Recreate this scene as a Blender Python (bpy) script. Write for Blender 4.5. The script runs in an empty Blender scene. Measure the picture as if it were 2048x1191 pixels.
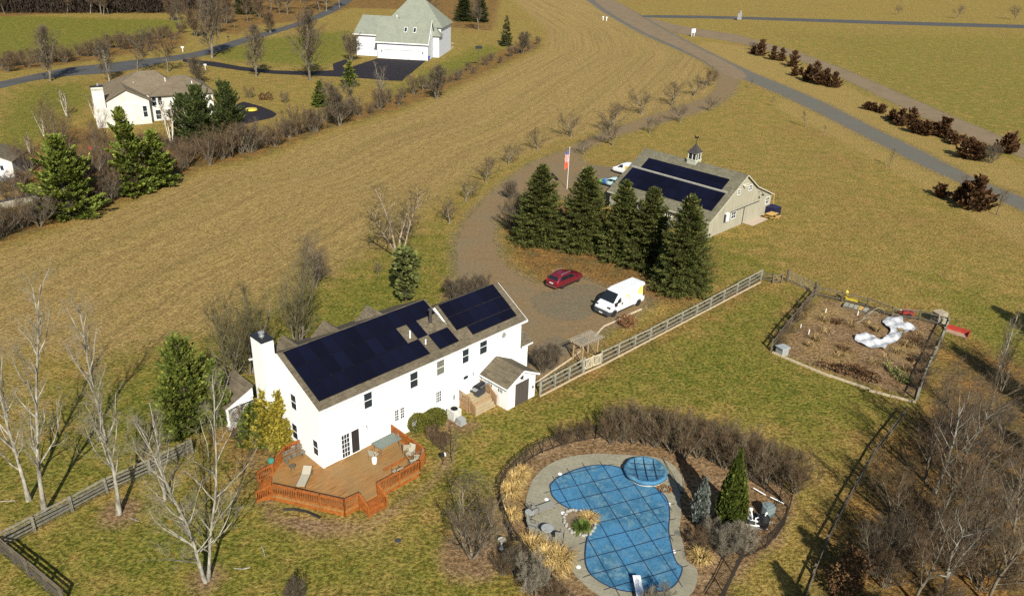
import bpy, math, random
import numpy as np
from mathutils import Vector, Matrix
PI = math.pi
scene = bpy.context.scene
COL = scene.collection
# ------------------------------------------------------------------ camera (solved from the photograph)
F_PX, PITCH, ROLL, CAM_H = 1580.0, 0.4451, 0.0386, 36.56
fw = np.array([0, math.cos(PITCH), -math.sin(PITCH)]); up0 = np.array([0, math.sin(PITCH), math.cos(PITCH)]); rt0 = np.array([1., 0, 0])
RT = rt0*math.cos(ROLL)+up0*math.sin(ROLL); UP = -rt0*math.sin(ROLL)+up0*math.cos(ROLL)
def G(x, y, z=0.0):
    """survey helper: the point of the level z plane that the photograph shows at (x, y)"""
    d = fw*F_PX+RT*(x-1024)+UP*(595.5-y); t = (z-CAM_H)/d[2]
    p = np.array([0, 0, CAM_H])+d*t
    return Vector((float(p[0]), float(p[1]), float(z)))
def PX(X, Y, Z):
    d = np.array([X, Y, Z-CAM_H]); k = d@fw
    return 1024+F_PX*(d@RT)/k, 595.5-F_PX*(d@UP)/k
def hgt(bx, by, ty):
    b = G(bx, by); lo, hi = 0.0, 34.0
    for _ in range(30):
        m = (lo+hi)/2
        if PX(b.x, b.y, m)[1] > ty: lo = m
        else: hi = m
    return lo
cam = bpy.data.cameras.new("camera"); cam_o = bpy.data.objects.new("camera", cam); COL.objects.link(cam_o)
cam.sensor_width = 36; cam.lens = F_PX/2048*36; cam.clip_end = 8000; cam.clip_start = .5
M = Matrix.Identity(4)
for i in range(3):
    M[i][0] = RT[i]; M[i][1] = UP[i]; M[i][2] = -fw[i]
M[2][3] = CAM_H
cam_o.matrix_world = M
scene.camera = cam_o
# ------------------------------------------------------------------ light
SUN_AZ = math.radians(-13); SUN_EL = math.radians(36)     # shadows run towards SUN_AZ (from +Y, clockwise)
world = bpy.data.worlds.new("World"); scene.world = world; world.use_nodes = True
nt = world.node_tree; sky = nt.nodes.new('ShaderNodeTexSky'); sky.sky_type = 'NISHITA'; sky.sun_disc = False
sky.sun_elevation = SUN_EL; sky.air_density = 1.0; sky.dust_density = .6
sd = Vector((-math.sin(SUN_AZ)*math.cos(SUN_EL), -math.cos(SUN_AZ)*math.cos(SUN_EL), math.sin(SUN_EL)))
sky.sun_rotation = math.atan2(sd.x, sd.y)
nt.links.new(sky.outputs[0], nt.nodes['Background'].inputs[0]); nt.nodes['Background'].inputs[1].default_value = .072
sl = bpy.data.lights.new("sun", 'SUN'); sl.energy = 4.8; sl.angle = math.radians(.5); sl.color = (1, .955, .84)
so = bpy.data.objects.new("sun", sl); COL.objects.link(so); so.rotation_euler = (-sd).to_track_quat('-Z', 'Y').to_euler(); so.location = (0, 0, 80)
scene.view_settings.view_transform = 'Standard'; scene.view_settings.look = 'None'; scene.view_settings.exposure = .65; scene.view_settings.gamma = 1
scene.render.engine = 'CYCLES'
scene.cycles.use_denoising = False
scene.cycles.max_bounces = 5; scene.cycles.diffuse_bounces = 2; scene.cycles.glossy_bounces = 2; scene.cycles.transmission_bounces = 2; scene.cycles.transparent_max_bounces = 4
scene.render.filter_size = .8
# ------------------------------------------------------------------ node helpers
class NT:
    def __init__(s, m): s.t = m.node_tree; s.n = s.t.nodes
    def new(s, k, **kw):
        n = s.n.new(k)
        for a, b in kw.items(): setattr(n, a, b)
        return n
    def link(s, a, b): s.t.links.new(a, b)
    def val(s, sock, v):
        if hasattr(v, 'is_output'): s.link(v, sock)
        elif isinstance(v, (tuple, list)) and len(v) == 3 and sock.type == 'RGBA': sock.default_value = (*v, 1)
        else: sock.default_value = v
    def math(s, op, a, b=0.0, c=0.0, clamp=False):
        n = s.new('ShaderNodeMath', operation=op, use_clamp=clamp)
        for i, v in enumerate((a, b, c)): s.val(n.inputs[i], v)
        return n.outputs[0]
    def mix(s, f, a, b, mode='MIX'):
        n = s.new('ShaderNodeMix', data_type='RGBA', blend_type=mode); n.clamp_factor = True
        s.val(n.inputs[0], f); s.val(n.inputs[6], a); s.val(n.inputs[7], b); return n.outputs[2]
    def noise(s, vec, scale, detail=4, rough=.6, dist=0.0):
        n = s.new('ShaderNodeTexNoise'); s.val(n.inputs['Scale'], scale); s.val(n.inputs['Detail'], detail); s.val(n.inputs['Roughness'], rough); s.val(n.inputs['Distortion'], dist)
        if vec is not None: s.link(vec, n.inputs['Vector'])
        return n.outputs['Fac']
    def ramp(s, f, a, b, lo=0.0, hi=1.0):
        n = s.new('ShaderNodeMapRange'); n.clamp = True
        for i, v in enumerate((f, a, b, lo, hi)): s.val(n.inputs[i], v)
        return n.outputs[0]
    def attr(s, name):
        return s.new('ShaderNodeAttribute', attribute_name=name).outputs['Fac']
    def coord(s, k='Object'): return s.new('ShaderNodeTexCoord').outputs[k]
    def mapv(s, vec, scale=(1, 1, 1), rot=(0, 0, 0)):
        n = s.new('ShaderNodeMapping'); s.link(vec, n.inputs[0]); n.inputs['Scale'].default_value = scale; n.inputs['Rotation'].default_value = rot; return n.outputs[0]
    def bump(s, h, strength=.5, dist=.05):
        n = s.new('ShaderNodeBump'); s.val(n.inputs['Height'], h); n.inputs['Strength'].default_value = strength; n.inputs['Distance'].default_value = dist; return n.outputs[0]
def newmat(name):
    m = bpy.data.materials.new(name); m.use_nodes = True; t = NT(m); b = t.n['Principled BSDF']; return m, t, b
def mat(name, col, rough=.7, var=.25, scale=3.0, col2=None, bump=0.0, metal=0.0, spec=.3, detail=5, stretch=(1, 1, 1), sat=None, objvar=0.0, coat=0.0):
    """painted / wooden / stone surface with worn variation"""
    m, t, b = newmat(name)
    v = t.mapv(t.coord(), stretch)
    n = t.noise(v, scale, detail, .65)
    c2 = col2 if col2 else tuple(c*(1-var) for c in col)
    f = t.ramp(n, .35, .65)
    c = t.mix(f, c2, col)
    if objvar:
        r = t.new('ShaderNodeObjectInfo').outputs['Random']
        k = t.ramp(r, 0, 1, 1-objvar, 1+objvar)
        hs = t.new('ShaderNodeHueSaturation'); t.link(k, hs.inputs['Value']); t.link(c, hs.inputs['Color']); c = hs.outputs[0]
    t.val(b.inputs['Base Color'], c); b.inputs['Roughness'].default_value = rough; b.inputs['Metallic'].default_value = metal
    b.inputs['Specular IOR Level'].default_value = spec
    if coat: b.inputs['Coat Weight'].default_value = coat
    if bump: t.link(t.bump(n, bump, .03), b.inputs['Normal'])
    return m
# ------------------------------------------------------------------ mesh builder
class MB:
    def __init__(s): s.v = []; s.f = []; s.a = []
    def quad(s, *pts, a=0.0):
        i = len(s.v); s.v += [tuple(p) for p in pts]; s.f.append(tuple(range(i, i+len(pts)))); s.a.append(a); return s
    def box(s, x0, x1, y0, y1, z0, z1):
        i = len(s.v)
        s.v += [(x, y, z) for z in (z0, z1) for x, y in ((x0, y0), (x1, y0), (x1, y1), (x0, y1))]
        for q in ((3, 2, 1, 0), (4, 5, 6, 7), (0, 1, 5, 4), (1, 2, 6, 5), (2, 3, 7, 6), (3, 0, 4, 7)):
            s.f.append(tuple(i+k for k in q)); s.a.append(0.0)
        return s
    def hexa(s, b, t):
        """b, t: four bottom and four top points"""
        i = len(s.v); s.v += [tuple(p) for p in b]+[tuple(p) for p in t]
        for q in ((3, 2, 1, 0), (4, 5, 6, 7), (0, 1, 5, 4), (1, 2, 6, 5), (2, 3, 7, 6), (3, 0, 4, 7)):
            s.f.append(tuple(i+k for k in q)); s.a.append(0.0)
        return s
    def beam(s, p, q, w, h):
        """box of width w and height h along p-q (its axis)"""
        p = Vector(p); q = Vector(q); d = (q-p).normalized()
        u = Vector((0, 0, 1)) if abs(d.z) < .95 else Vector((0, 1, 0))
        x = d.cross(u).normalized()*w/2; y = x.cross(d).normalized()*h/2
        return s.hexa([p-x-y, p+x-y, p+x+y, p-x+y], [q-x-y, q+x-y, q+x+y, q-x+y])
    def prism(s, pts, z0, z1):
        i = len(s.v); n = len(pts)
        s.v += [(p[0], p[1], z0) for p in pts]+[(p[0], p[1], z1) for p in pts]
        s.f.append(tuple(i+n+k for k in range(n))); s.f.append(tuple(i+n-1-k for k in range(n)))
        for k in range(n): s.f.append((i+k, i+(k+1) % n, i+n+(k+1) % n, i+n+k))
        s.a += [0.0]*(n+2); return s
    def extr(s, pts, axis, a0, a1):
        """polygon pts in the plane normal to axis ('x': (y,z), 'y': (x,z)) swept from a0 to a1"""
        i = len(s.v); n = len(pts)
        mk = (lambda a, p: (a, p[0], p[1])) if axis == 'x' else (lambda a, p: (p[0], a, p[1]))
        s.v += [mk(a0, p) for p in pts]+[mk(a1, p) for p in pts]
        s.f.append(tuple(i+k for k in range(n))); s.f.append(tuple(i+2*n-1-k for k in range(n)))
        for k in range(n): s.f.append((i+k, i+n+k, i+n+(k+1) % n, i+(k+1) % n))
        s.a += [0.0]*(n+2); return s
    def tube(s, pts, rad, n=6, cap=True, a=0.0):
        i0 = len(s.v); m = len(pts)
        for k, p in enumerate(pts):
            p = Vector(p)
            d = (Vector(pts[min(k+1, m-1)])-Vector(pts[max(k-1, 0)]))
            d = d.normalized() if d.length > 1e-9 else Vector((0, 0, 1))
            u = Vector((0, 0, 1)) if abs(d.z) < .9 else Vector((1, 0, 0))
            x = d.cross(u).normalized(); y = d.cross(x)
            r = rad[k] if isinstance(rad, (list, tuple)) else rad
            for j in range(n):
                t = 2*PI*j/n; s.v.append(tuple(p+x*(r*math.cos(t))+y*(r*math.sin(t))))
        for k in range(m-1):
            for j in range(n):
                a_, b_ = i0+k*n+j, i0+k*n+(j+1) % n
                s.f.append((a_, b_, b_+n, a_+n)); s.a.append(a)
        if cap and n > 2:
            s.f.append(tuple(i0+n-1-j for j in range(n))); s.f.append(tuple(i0+(m-1)*n+j for j in range(n))); s.a += [a, a]
        return s
    def spike(s, p, q, r, a=0.0):
        """3-sided tapered twig"""
        p = Vector(p); q = Vector(q); d = (q-p)
        u = Vector((0, 0, 1)) if abs(d.z) < .9*d.length else Vector((1, 0, 0))
        x = d.cross(u).normalized()*r; y = d.cross(x).normalized()*r
        i = len(s.v); s.v += [tuple(p+x), tuple(p-x*.5+y*.87), tuple(p-x*.5-y*.87), tuple(q)]
        s.f += [(i, i+1, i+3), (i+1, i+2, i+3), (i+2, i, i+3)]; s.a += [a]*3
        return s
    def lathe(s, prof, n=16, c=(0, 0, 0), sx=1, sy=1):
        i0 = len(s.v); m = len(prof)
        for r, z in prof:
            for j in range(n):
                t = 2*PI*j/n; s.v.append((c[0]+sx*r*math.cos(t), c[1]+sy*r*math.sin(t), c[2]+z))
        for k in range(m-1):
            for j in range(n):
                a_, b_ = i0+k*n+j, i0+k*n+(j+1) % n
                s.f.append((a_, b_, b_+n, a_+n)); s.a.append(0.0)
        s.f.append(tuple(i0+n-1-j for j in range(n))); s.f.append(tuple(i0+(m-1)*n+j for j in range(n))); s.a += [0.0, 0.0]
        return s
    def move(s, loc, rz=0.0, start=0):
        c, si = math.cos(rz), math.sin(rz)
        for k in range(start, len(s.v)):
            x, y, z = s.v[k]; s.v[k] = (loc[0]+c*x-si*y, loc[1]+si*x+c*y, loc[2]+z)
        return s
    def mesh(s, name, m, smooth=False, attr=False):
        me = bpy.data.meshes.new(name); me.from_pydata(s.v, [], s.f)
        if m is not None: me.materials.append(m)
        if smooth: me.polygons.foreach_set('use_smooth', [True]*len(me.polygons))
        if attr:
            at = me.attributes.new('v', 'FLOAT', 'FACE'); at.data.foreach_set('value', s.a)
        me.update(); return me
    def build(s, name, m, parent=None, smooth=False, attr=False, loc=None, rz=0.0, bevel=0.0):
        o = bpy.data.objects.new(name, s.mesh(name, m, smooth, attr)); COL.objects.link(o)
        if parent is not None: o.parent = parent
        if loc is not None: o.location = loc
        if rz: o.rotation_euler = (0, 0, rz)
        if bevel:
            b = o.modifiers.new('bevel', 'BEVEL'); b.width = bevel; b.segments = 2; b.limit_method = 'ANGLE'
        return o
def tag(o, label=None, cat=None, group=None, kind=None):
    if label: o['label'] = label
    if cat: o['category'] = cat
    if group: o['group'] = group
    if kind: o['kind'] = kind
    return o
def thing(name, label, cat, loc=(0, 0, 0), rz=0.0, group=None):
    o = bpy.data.objects.new(name, None); COL.objects.link(o); o.empty_display_size = .3
    o.location = loc; o.rotation_euler = (0, 0, rz); tag(o, label, cat, group); return o
def dup(root, loc=None, rz=None, label=None, group=None, scale=None):
    r = root.copy(); COL.objects.link(r)
    if loc is not None: r.location = loc
    if rz is not None: r.rotation_euler = (0, 0, rz)
    if label: r['label'] = label
    if group: r['group'] = group
    if scale is not None: r.scale = scale
    for ch in list(root.children):
        c = ch.copy(); COL.objects.link(c); c.parent = r
        for g in list(ch.children):
            d = g.copy(); COL.objects.link(d); d.parent = c
    return r
def copy_part(o, parent, loc=None, rz=None):
    c = o.copy(); COL.objects.link(c); c.parent = parent
    if loc is not None: c.location = loc
    if rz is not None: c.rotation_euler = (0, 0, rz)
    for g in list(o.children):
        d = g.copy(); COL.objects.link(d); d.parent = c
    return c
def heading(a, b):
    A, B = G(*a), G(*b); return math.atan2(B.y-A.y, B.x-A.x)
# ------------------------------------------------------------------ ground: one sheet, regions stored as distances, broken up in the shader
def dens(lo, hi, c0, c1, step, grow, smax):
    out = []; x = c0
    while x <= c1: out.append(x); x += step
    s = step; x = out[-1]
    while x < hi: s = min(s*grow, smax); x += s; out.append(x)
    s = step; x = c0; left = []
    while x > lo: s = min(s*grow, smax); x -= s; left.append(x)
    return np.array(left[::-1]+out)
xs = dens(-420, 520, -58, 62, .45, 1.03, 5.0); ys = dens(12, 800, 26, 112, .45, 1.02, 6.0)
xs = np.concatenate([[-3500, -1500, -800], xs, [900, 1600, 3500]]); ys = np.concatenate([[-3000, -800, -200, -40], ys, [1100, 1800, 4000]])
GX, GY = np.meshgrid(xs, ys); PT = np.stack([GX.ravel(), GY.ravel()], 1)
def gpts(px): return [(G(*p).x, G(*p).y) for p in px]
def sdf(poly, pts=None):
    """signed distance (positive inside)"""
    P_ = PT if pts is None else pts
    d = np.full(len(P_), 1e9); ins = np.zeros(len(P_), bool); n = len(poly)
    for i in range(n):
        a = np.array(poly[i]); b = np.array(poly[(i+1) % n]); e = b-a
        w = P_-a; t = np.clip((w@e)/(e@e), 0, 1); q = w-t[:, None]*e
        d = np.minimum(d, (q*q).sum(1))
        cond = (a[1] > P_[:, 1]) != (b[1] > P_[:, 1])
        with np.errstate(divide='ignore', invalid='ignore'):
            xi = (b[0]-a[0])*(P_[:, 1]-a[1])/(b[1]-a[1])+a[0]
        ins ^= cond & (P_[:, 0] < xi)
    d = np.sqrt(d); return np.where(ins, d, -d)
def linedist(line, signed=False):
    d = np.full(len(PT), 1e9); al = np.zeros(len(PT)); sg = np.zeros(len(PT)); s0 = 0
    for i in range(len(line)-1):
        a = np.array(line[i]); b = np.array(line[i+1]); e = b-a; L = np.linalg.norm(e)
        w = PT-a; t = np.clip((w@e)/(e@e), 0, 1); q = w-t[:, None]*e; dd = np.sqrt((q*q).sum(1))
        m = dd < d; d[m] = dd[m]; al[m] = (s0+t*L)[m]; sg[m] = np.sign(w[:, 0]*e[1]-w[:, 1]*e[0])[m]; s0 += L
    return d, al, sg
def union(polys):
    r = np.full(len(PT), -1e3)
    for p in polys: r = np.maximum(r, sdf(gpts(p)))
    return np.clip(r, -40, 40)
def circ(px, r, n=12):
    c = G(*px); return [(c.x+r*math.cos(2*PI*k/n), c.y+r*math.sin(2*PI*k/n)) for k in range(n)]
# region outlines surveyed on the photograph
HEDGE = [(-150, 560), (0, 492), (130, 447), (270, 395), (400, 340), (520, 318), (660, 262), (800, 222), (900, 180), (1000, 135), (1085, 95), (1090, 60), (1040, 20), (960, -25)]
R_HAY = [(-200, 640), (0, 500), (130, 455), (270, 402), (400, 347), (520, 323), (660, 268), (800, 228), (900, 186), (1000, 141), (1090, 98), (1095, 60), (1040, 15), (1000, -30), (1175, -30), (1215, 25), (1290, 72), (1400, 122), (1436, 150), (1425, 185),
         (1380, 205), (1280, 238), (1180, 268), (1100, 290), (1040, 315), (960, 345), (880, 400), (800, 470), (700, 540), (560, 610), (470, 660), (340, 690), (230, 730), (60, 700), (-100, 760)]
R_GREEN = [
 [(1075, 800), (1300, 690), (1520, 572), (1600, 600), (1545, 700), (1700, 760), (1810, 800), (1760, 850), (1650, 900), (1480, 840), (1300, 800), (1180, 830), (1060, 900), (1000, 960), (960, 1000), (900, 1010), (870, 950), (900, 860), (960, 830)],
 [(-60, 1230), (0, 1110), (200, 1010), (420, 950), (520, 1010), (620, 1060), (840, 1060), (930, 1120), (1100, 1230)],
 [(230, 730), (340, 690), (520, 660), (560, 610), (700, 545), (800, 475), (900, 470), (905, 560), (930, 610), (700, 680), (500, 740), (480, 860), (300, 950), (100, 1010), (-40, 1080), (-60, 930), (60, 900), (120, 800)],
 [(-120, -60), (-120, 130), (0, 125), (130, 118), (330, 78), (400, 40), (150, 35), (0, 30), (-50, -20)],
 [(0, 215), (60, 170), (180, 165), (205, 200), (150, 220), (60, 330), (-40, 330)],
 [(500, 80), (700, 60), (715, 100), (670, 132), (560, 130), (460, 122), (400, 110)],
 [(860, 130), (960, 90), (1010, 95), (1000, 125), (880, 170), (800, 195), (780, 180)],
 [(1413, 478), (1470, 480), (1530, 520), (1520, 545), (1440, 575), (1415, 560)],
 [(1880, 560), (2100, 640), (2100, 760), (1930, 700)]]
R_LITTER = [
 [(1015, 430), (1060, 400), (1150, 405), (1220, 440), (1300, 470), (1420, 500), (1420, 560), (1380, 612), (1300, 605), (1240, 592), (1190, 572), (1160, 556), (1120, 563), (1080, 560), (1040, 535), (1020, 505), (1010, 470)],
 [(1600, 1240), (1650, 1080), (1720, 930), (1790, 850), (1850, 800), (1890, 700), (1960, 690), (2150, 780), (2200, 1240)],
 [(-60, 520), (0, 488), (130, 445), (270, 392), (400, 338), (520, 312), (660, 258), (800, 218), (900, 178), (1000, 132), (1085, 92), (1070, 78), (980, 110), (880, 158), (780, 195), (650, 232), (560, 262), (500, 270), (420, 290), (300, 350), (200, 395), (90, 430), (0, 440), (-60, 460)],
 [(0, 335), (60, 300), (130, 250), (220, 270), (350, 290), (420, 280), (400, 320), (250, 370), (120, 420), (0, 440)],
 [(-200, 20), (0, 34), (200, 22), (380, 20), (420, 60), (470, 70), (520, 50), (620, 40), (700, 16), (860, 20), (900, 55), (985, 62), (1000, 0), (1000, -60), (-200, -60)],
 [(0, 145), (0, 115), (60, 118), (150, 108), (230, 88), (330, 70), (370, 62), (370, 88), (240, 112), (140, 128), (60, 138)],
 [(462, 860), (500, 800), (560, 880), (545, 915), (520, 960), (480, 940)],
 [(1075, 800), (1520, 570), (1515, 556), (1300, 655), (1070, 775)]]
R_MULCH = [
 [(510, 940), (560, 915), (520, 1000), (540, 1045), (640, 1075), (730, 1065), (790, 1020), (850, 985), (900, 930), (905, 880), (880, 850), (830, 868), (780, 850), (900, 830), (960, 850), (930, 870), (905, 860), (870, 960), (740, 1045), (560, 1030)],
 [(1000, 960), (1030, 915), (1090, 880), (1170, 860), (1260, 855), (1360, 880), (1470, 930), (1560, 960), (1592, 1000), (1560, 1080), (1500, 1130), (1440, 1200), (1400, 1260), (1120, 1240), (1040, 1170), (990, 1040)],
 [(1640, 595), (1760, 622), (1880, 645), (1862, 720), (1830, 795), (1700, 758), (1560, 706), (1590, 660)],
 [(880, 590), (960, 570), (1000, 600), (960, 620), (900, 620)]]
R_MULCH_EX = [circ((412, 1158), 1.0), circ((240, 1024), 1.4), circ((945, 1110), 2.2), circ((1235, 640), 2.0)]
R_STRAW = [
 [(1350, 100), (1420, 84), (1510, 96), (1600, 130), (1700, 175), (1800, 225), (1900, 275), (2060, 340), (2060, 390), (1950, 355), (1850, 300), (1750, 255), (1650, 205), (1560, 165), (1470, 130), (1400, 100)],
 [(1560, 195), (1660, 240), (1760, 295), (1870, 350), (2060, 440), (2060, 500), (1950, 440), (1850, 380), (1740, 315), (1640, 262), (1550, 215)],
 [(1600, 690), (1640, 675), (1650, 700), (1610, 712)], [(1790, 690), (1835, 680), (1830, 720), (1790, 715)], [(1600, 640), (1640, 608), (1700, 622), (1650, 648)],
 [(1640, 705), (1665, 688), (1700, 690), (1710, 705), (1690, 730), (1650, 735), (1632, 725)],
 [(660, 1062), (740, 1035), (790, 1070), (730, 1100), (680, 1090)],
 [(1000, 960), (1050, 945), (1075, 960), (1050, 1000), (1040, 1030), (1005, 1020)], [(1040, 1070), (1110, 1080), (1150, 1110), (1145, 1160), (1080, 1150), (1050, 1110)],
 [(-20, 375), (90, 378), (80, 410), (-20, 416)]]
ROADS_PX = dict(
 road=[(1110, -28), (1174, 0), (1211, 28), (1285, 69), (1350, 97), (1401, 120), (1433, 141), (1475, 153), (1526, 174), (1563, 190), (1655, 234), (1748, 282), (1864, 340), (2048, 421), (2160, 474), (2160, 440), (2048, 396), (1956, 361), (1841, 301), (1748, 257), (1655, 208), (1563, 169), (1498, 143), (1396, 93), (1341, 65), (1285, 32), (1225, 0), (1165, -28)],
 gravel_track=[(1285, 32), (1359, 53), (1470, 69), (1517, 83), (1595, 104), (1688, 139), (1794, 185), (1910, 236), (2048, 292), (2160, 336), (2160, 360), (2048, 315), (1980, 289), (1887, 252), (1794, 208), (1679, 153), (1591, 116), (1498, 90), (1424, 76), (1350, 67)],
 field_lane=[(1276, 30), (1424, 32), (1563, 36), (1794, 43), (2048, 50), (2200, 55), (2200, 61), (2048, 57), (1794, 50), (1563, 41.5), (1424, 37), (1290, 36)],
 driveway=[(1433, 141), (1439, 160), (1432, 184), (1405, 200), (1340, 221), (1280, 241), (1215, 263), (1142, 297), (1062, 328), (990, 381), (948, 425), (917, 472), (913, 515), (920, 560), (945, 595), (990, 630), (1040, 690), (1070, 765), (1110, 738), (1140, 714), (1190, 682), (1203, 655), (1238, 637), (1288, 611), (1296, 596), (1250, 588), (1200, 572), (1165, 556), (1120, 562), (1080, 572), (1057, 561), (1013, 537), (994, 512), (985, 472), (992, 435), (1013, 405), (1050, 383), (1090, 376),
           (1140, 400), (1215, 405), (1240, 380), (1300, 342), (1262, 335), (1225, 338), (1192, 334), (1160, 324), (1152, 306), (1188, 287), (1240, 268), (1310, 248), (1380, 228), (1432, 210), (1464, 186), (1476, 160), (1475, 153)],
 street=[(-160, 200), (0, 163), (63, 150), (140, 134), (200, 129), (260, 121), (330, 114), (400, 103), (450, 86), (520, 66), (590, 47), (640, 27), (680, 3), (700, -20), (728, -20), (703, 4), (665, 27), (610, 49), (545, 69), (475, 91), (420, 110), (366, 120), (320, 126), (270, 140), (200, 148), (130, 152), (63, 162), (0, 177), (-160, 214)],
 asphalt_drive=[(366, 118), (430, 124), (480, 133), (547, 141), (620, 143), (668, 141), (665, 128), (690, 119), (700, 122), (685, 132), (690, 138), (755, 117), (853, 121), (804, 162), (765, 161), (740, 158), (681, 154), (614, 151), (547, 148), (480, 141), (420, 132), (366, 124)],
 parking_pad=[(478, 203), (500, 206), (540, 219), (560, 232), (500, 246), (430, 262), (340, 290), (190, 345), (150, 352), (190, 332), (330, 278), (400, 262), (440, 240)])
print('grid', len(PT))
row_d, row_a, row_s = linedist(gpts(HEDGE))
FARGREEN = np.clip(sdf(gpts([(1680, 78), (2100, 82), (2150, 320), (1980, 250), (1800, 170)]))*.11, -40, .3)
attrs = dict(hay=np.clip(sdf(gpts(R_HAY)), -20, 20), green=union(R_GREEN), litter=union(R_LITTER), straw=union(R_STRAW), rowc=row_d*row_s, rowl=row_a)
mul = union(R_MULCH)
for p in R_MULCH_EX: mul = np.maximum(mul, sdf(p))
attrs['mulch'] = mul; attrs['green'] = np.maximum(attrs['green'], FARGREEN)
attrs['roadd'] = union([ROADS_PX['driveway'], ROADS_PX['gravel_track'], ROADS_PX['road']])
me = bpy.data.meshes.new('ground'); nx, ny = len(xs), len(ys)
V3 = np.zeros((len(PT), 3), np.float32); V3[:, :2] = PT
ii = np.arange(nx*ny).reshape(ny, nx); Q = np.stack([ii[:-1, :-1], ii[:-1, 1:], ii[1:, 1:], ii[1:, :-1]], -1).reshape(-1, 4)
me.vertices.add(len(PT)); me.vertices.foreach_set('co', V3.ravel())
me.loops.add(Q.size); me.loops.foreach_set('vertex_index', Q.ravel().astype(np.int32))
me.polygons.add(len(Q)); me.polygons.foreach_set('loop_start', np.arange(0, Q.size, 4, dtype=np.int32)); me.polygons.foreach_set('loop_total', np.full(len(Q), 4, np.int32))
me.update(calc_edges=True); me.validate()
for k, v in attrs.items():
    at = me.attributes.new(k, 'FLOAT', 'POINT'); at.data.foreach_set('value', v.astype(np.float32))
def ground_material():
    m, t, b = newmat('ground_grass')
    co = t.coord()
    hay, green, litter, straw, mulch, roadd = (t.attr(k) for k in ('hay', 'green', 'litter', 'straw', 'mulch', 'roadd'))
    n_big = t.noise(co, .045, 4, .6); n_mid = t.noise(co, .35, 5, .65); n_fine = t.noise(co, 3.6, 4, .65); n_vf = t.noise(co, 12.0, 3, .7); n_c = t.noise(co, .9, 4, .65)
    n_e = t.noise(co, .8, 6, .7)
    e = t.math('MULTIPLY', t.math('SUBTRACT', n_e, .5), 5.0)         # edge wobble (m)
    e2 = t.math('MULTIPLY', t.math('SUBTRACT', n_mid, .5), 26.0)     # soft drift
    grain = t.ramp(t.math('ADD', t.math('MULTIPLY', n_fine, .50), t.math('ADD', t.math('MULTIPLY', n_vf, .32), t.math('MULTIPLY', n_c, .18))), .425, .575)
    # dormant grass
    dry = t.mix(grain, (.125, .078, .018), (.40, .275, .082))
    olive = t.mix(grain, (.105, .085, .016), (.29, .225, .06))
    base = t.mix(t.ramp(n_mid, .40, .62), dry, olive)
    brown = t.mix(grain, (.125, .068, .018), (.33, .205, .075))
    base = t.mix(t.ramp(n_big, .5, .68, 0, .55), base, brown)
    # mown hay rows
    cv = t.new('ShaderNodeCombineXYZ'); t.link(t.attr('rowc'), cv.inputs[0]); t.link(t.math('MULTIPLY', t.attr('rowl'), .022), cv.inputs[1])
    st = t.noise(cv.outputs[0], .85, 5, .62); st2 = t.noise(cv.outputs[0], .16, 3, .5)
    cv3 = t.new('ShaderNodeCombineXYZ'); t.link(t.attr('rowc'), cv3.inputs[0]); t.link(t.math('MULTIPLY', t.attr('rowl'), .16), cv3.inputs[1])
    st3 = t.noise(cv3.outputs[0], 3.2, 4, .7)
    hcol = t.mix(t.ramp(st3, .38, .62), t.mix(grain, (.135, .084, .027), (.335, .225, .080)), t.mix(grain, (.205, .134, .045), (.465, .330, .128)))
    hdark = t.mix(grain, (.095, .064, .026), (.21, .148, .062))
    hcol = t.mix(t.ramp(st, .46, .64, 0, .45), hcol, hdark)
    hcol = t.mix(t.ramp(st2, .48, .68, 0, .4), hcol, t.mix(grain, (.12, .092, .022), (.31, .238, .08)))
    base = t.mix(t.ramp(t.math('ADD', hay, t.math('MULTIPLY', e, .6)), -1.5, 2.0), base, hcol)
    # lawn
    gcol = t.mix(grain, (.040, .058, .007), (.165, .188, .026))
    gy = t.mix(grain, (.095, .074, .012), (.30, .232, .052))
    oran = t.mix(grain, (.115, .062, .012), (.35, .215, .055))
    lawn = t.mix(t.ramp(t.math('ADD', t.math('MULTIPLY', n_c, .35), t.math('MULTIPLY', n_mid, .65)), .44, .66), gcol, gy)
    n_o = t.noise(co, 1.3, 3, .6, .4); lawn = t.mix(t.ramp(n_o, .56, .68, 0, .55), lawn, oran); base = t.mix(t.ramp(n_o, .44, .33, 0, .35), base, t.mix(grain, (.085, .078, .014), (.26, .225, .05)))
    base = t.mix(t.ramp(t.math('ADD', green, t.math('ADD', e, e2)), -3.5, 4.0, 0, .88), base, lawn)
    # leaf litter
    cl = t.mix(grain, (.085, .040, .013), (.33, .175, .055)); cl = t.mix(t.ramp(n_mid, .42, .58, 0, .8), cl, t.mix(grain, (.04, .028, .013), (.17, .125, .05)))
    base = t.mix(t.ramp(t.math('ADD', litter, e), -1.6, 1.6, 0, .9), base, cl)
    # mulch and bare soil
    cm = t.mix(grain, (.115, .068, .034), (.34, .225, .13)); cm = t.mix(t.ramp(n_mid, .45, .6, 0, .6), cm, t.mix(grain, (.09, .05, .024), (.25, .145, .07)))
    base = t.mix(t.ramp(t.math('ADD', mulch, t.math('MULTIPLY', e, .35)), -.5, .5, 0, .92), base, cm)
    # straw
    cs = t.mix(t.ramp(n_fine, .35, .65), (.17, .105, .032), (.44, .315, .115))
    base = t.mix(t.ramp(t.math('ADD', straw, t.math('MULTIPLY', e, .5)), -1.0, 1.2, 0, .55), base, cs)
    # dusty shoulder of the gravel
    base = t.mix(t.ramp(t.math('ADD', roadd, t.math('MULTIPLY', e, .5)), -1.6, .3, 0, .75), base, t.mix(grain, (.10, .078, .05), (.25, .19, .13)))
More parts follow.
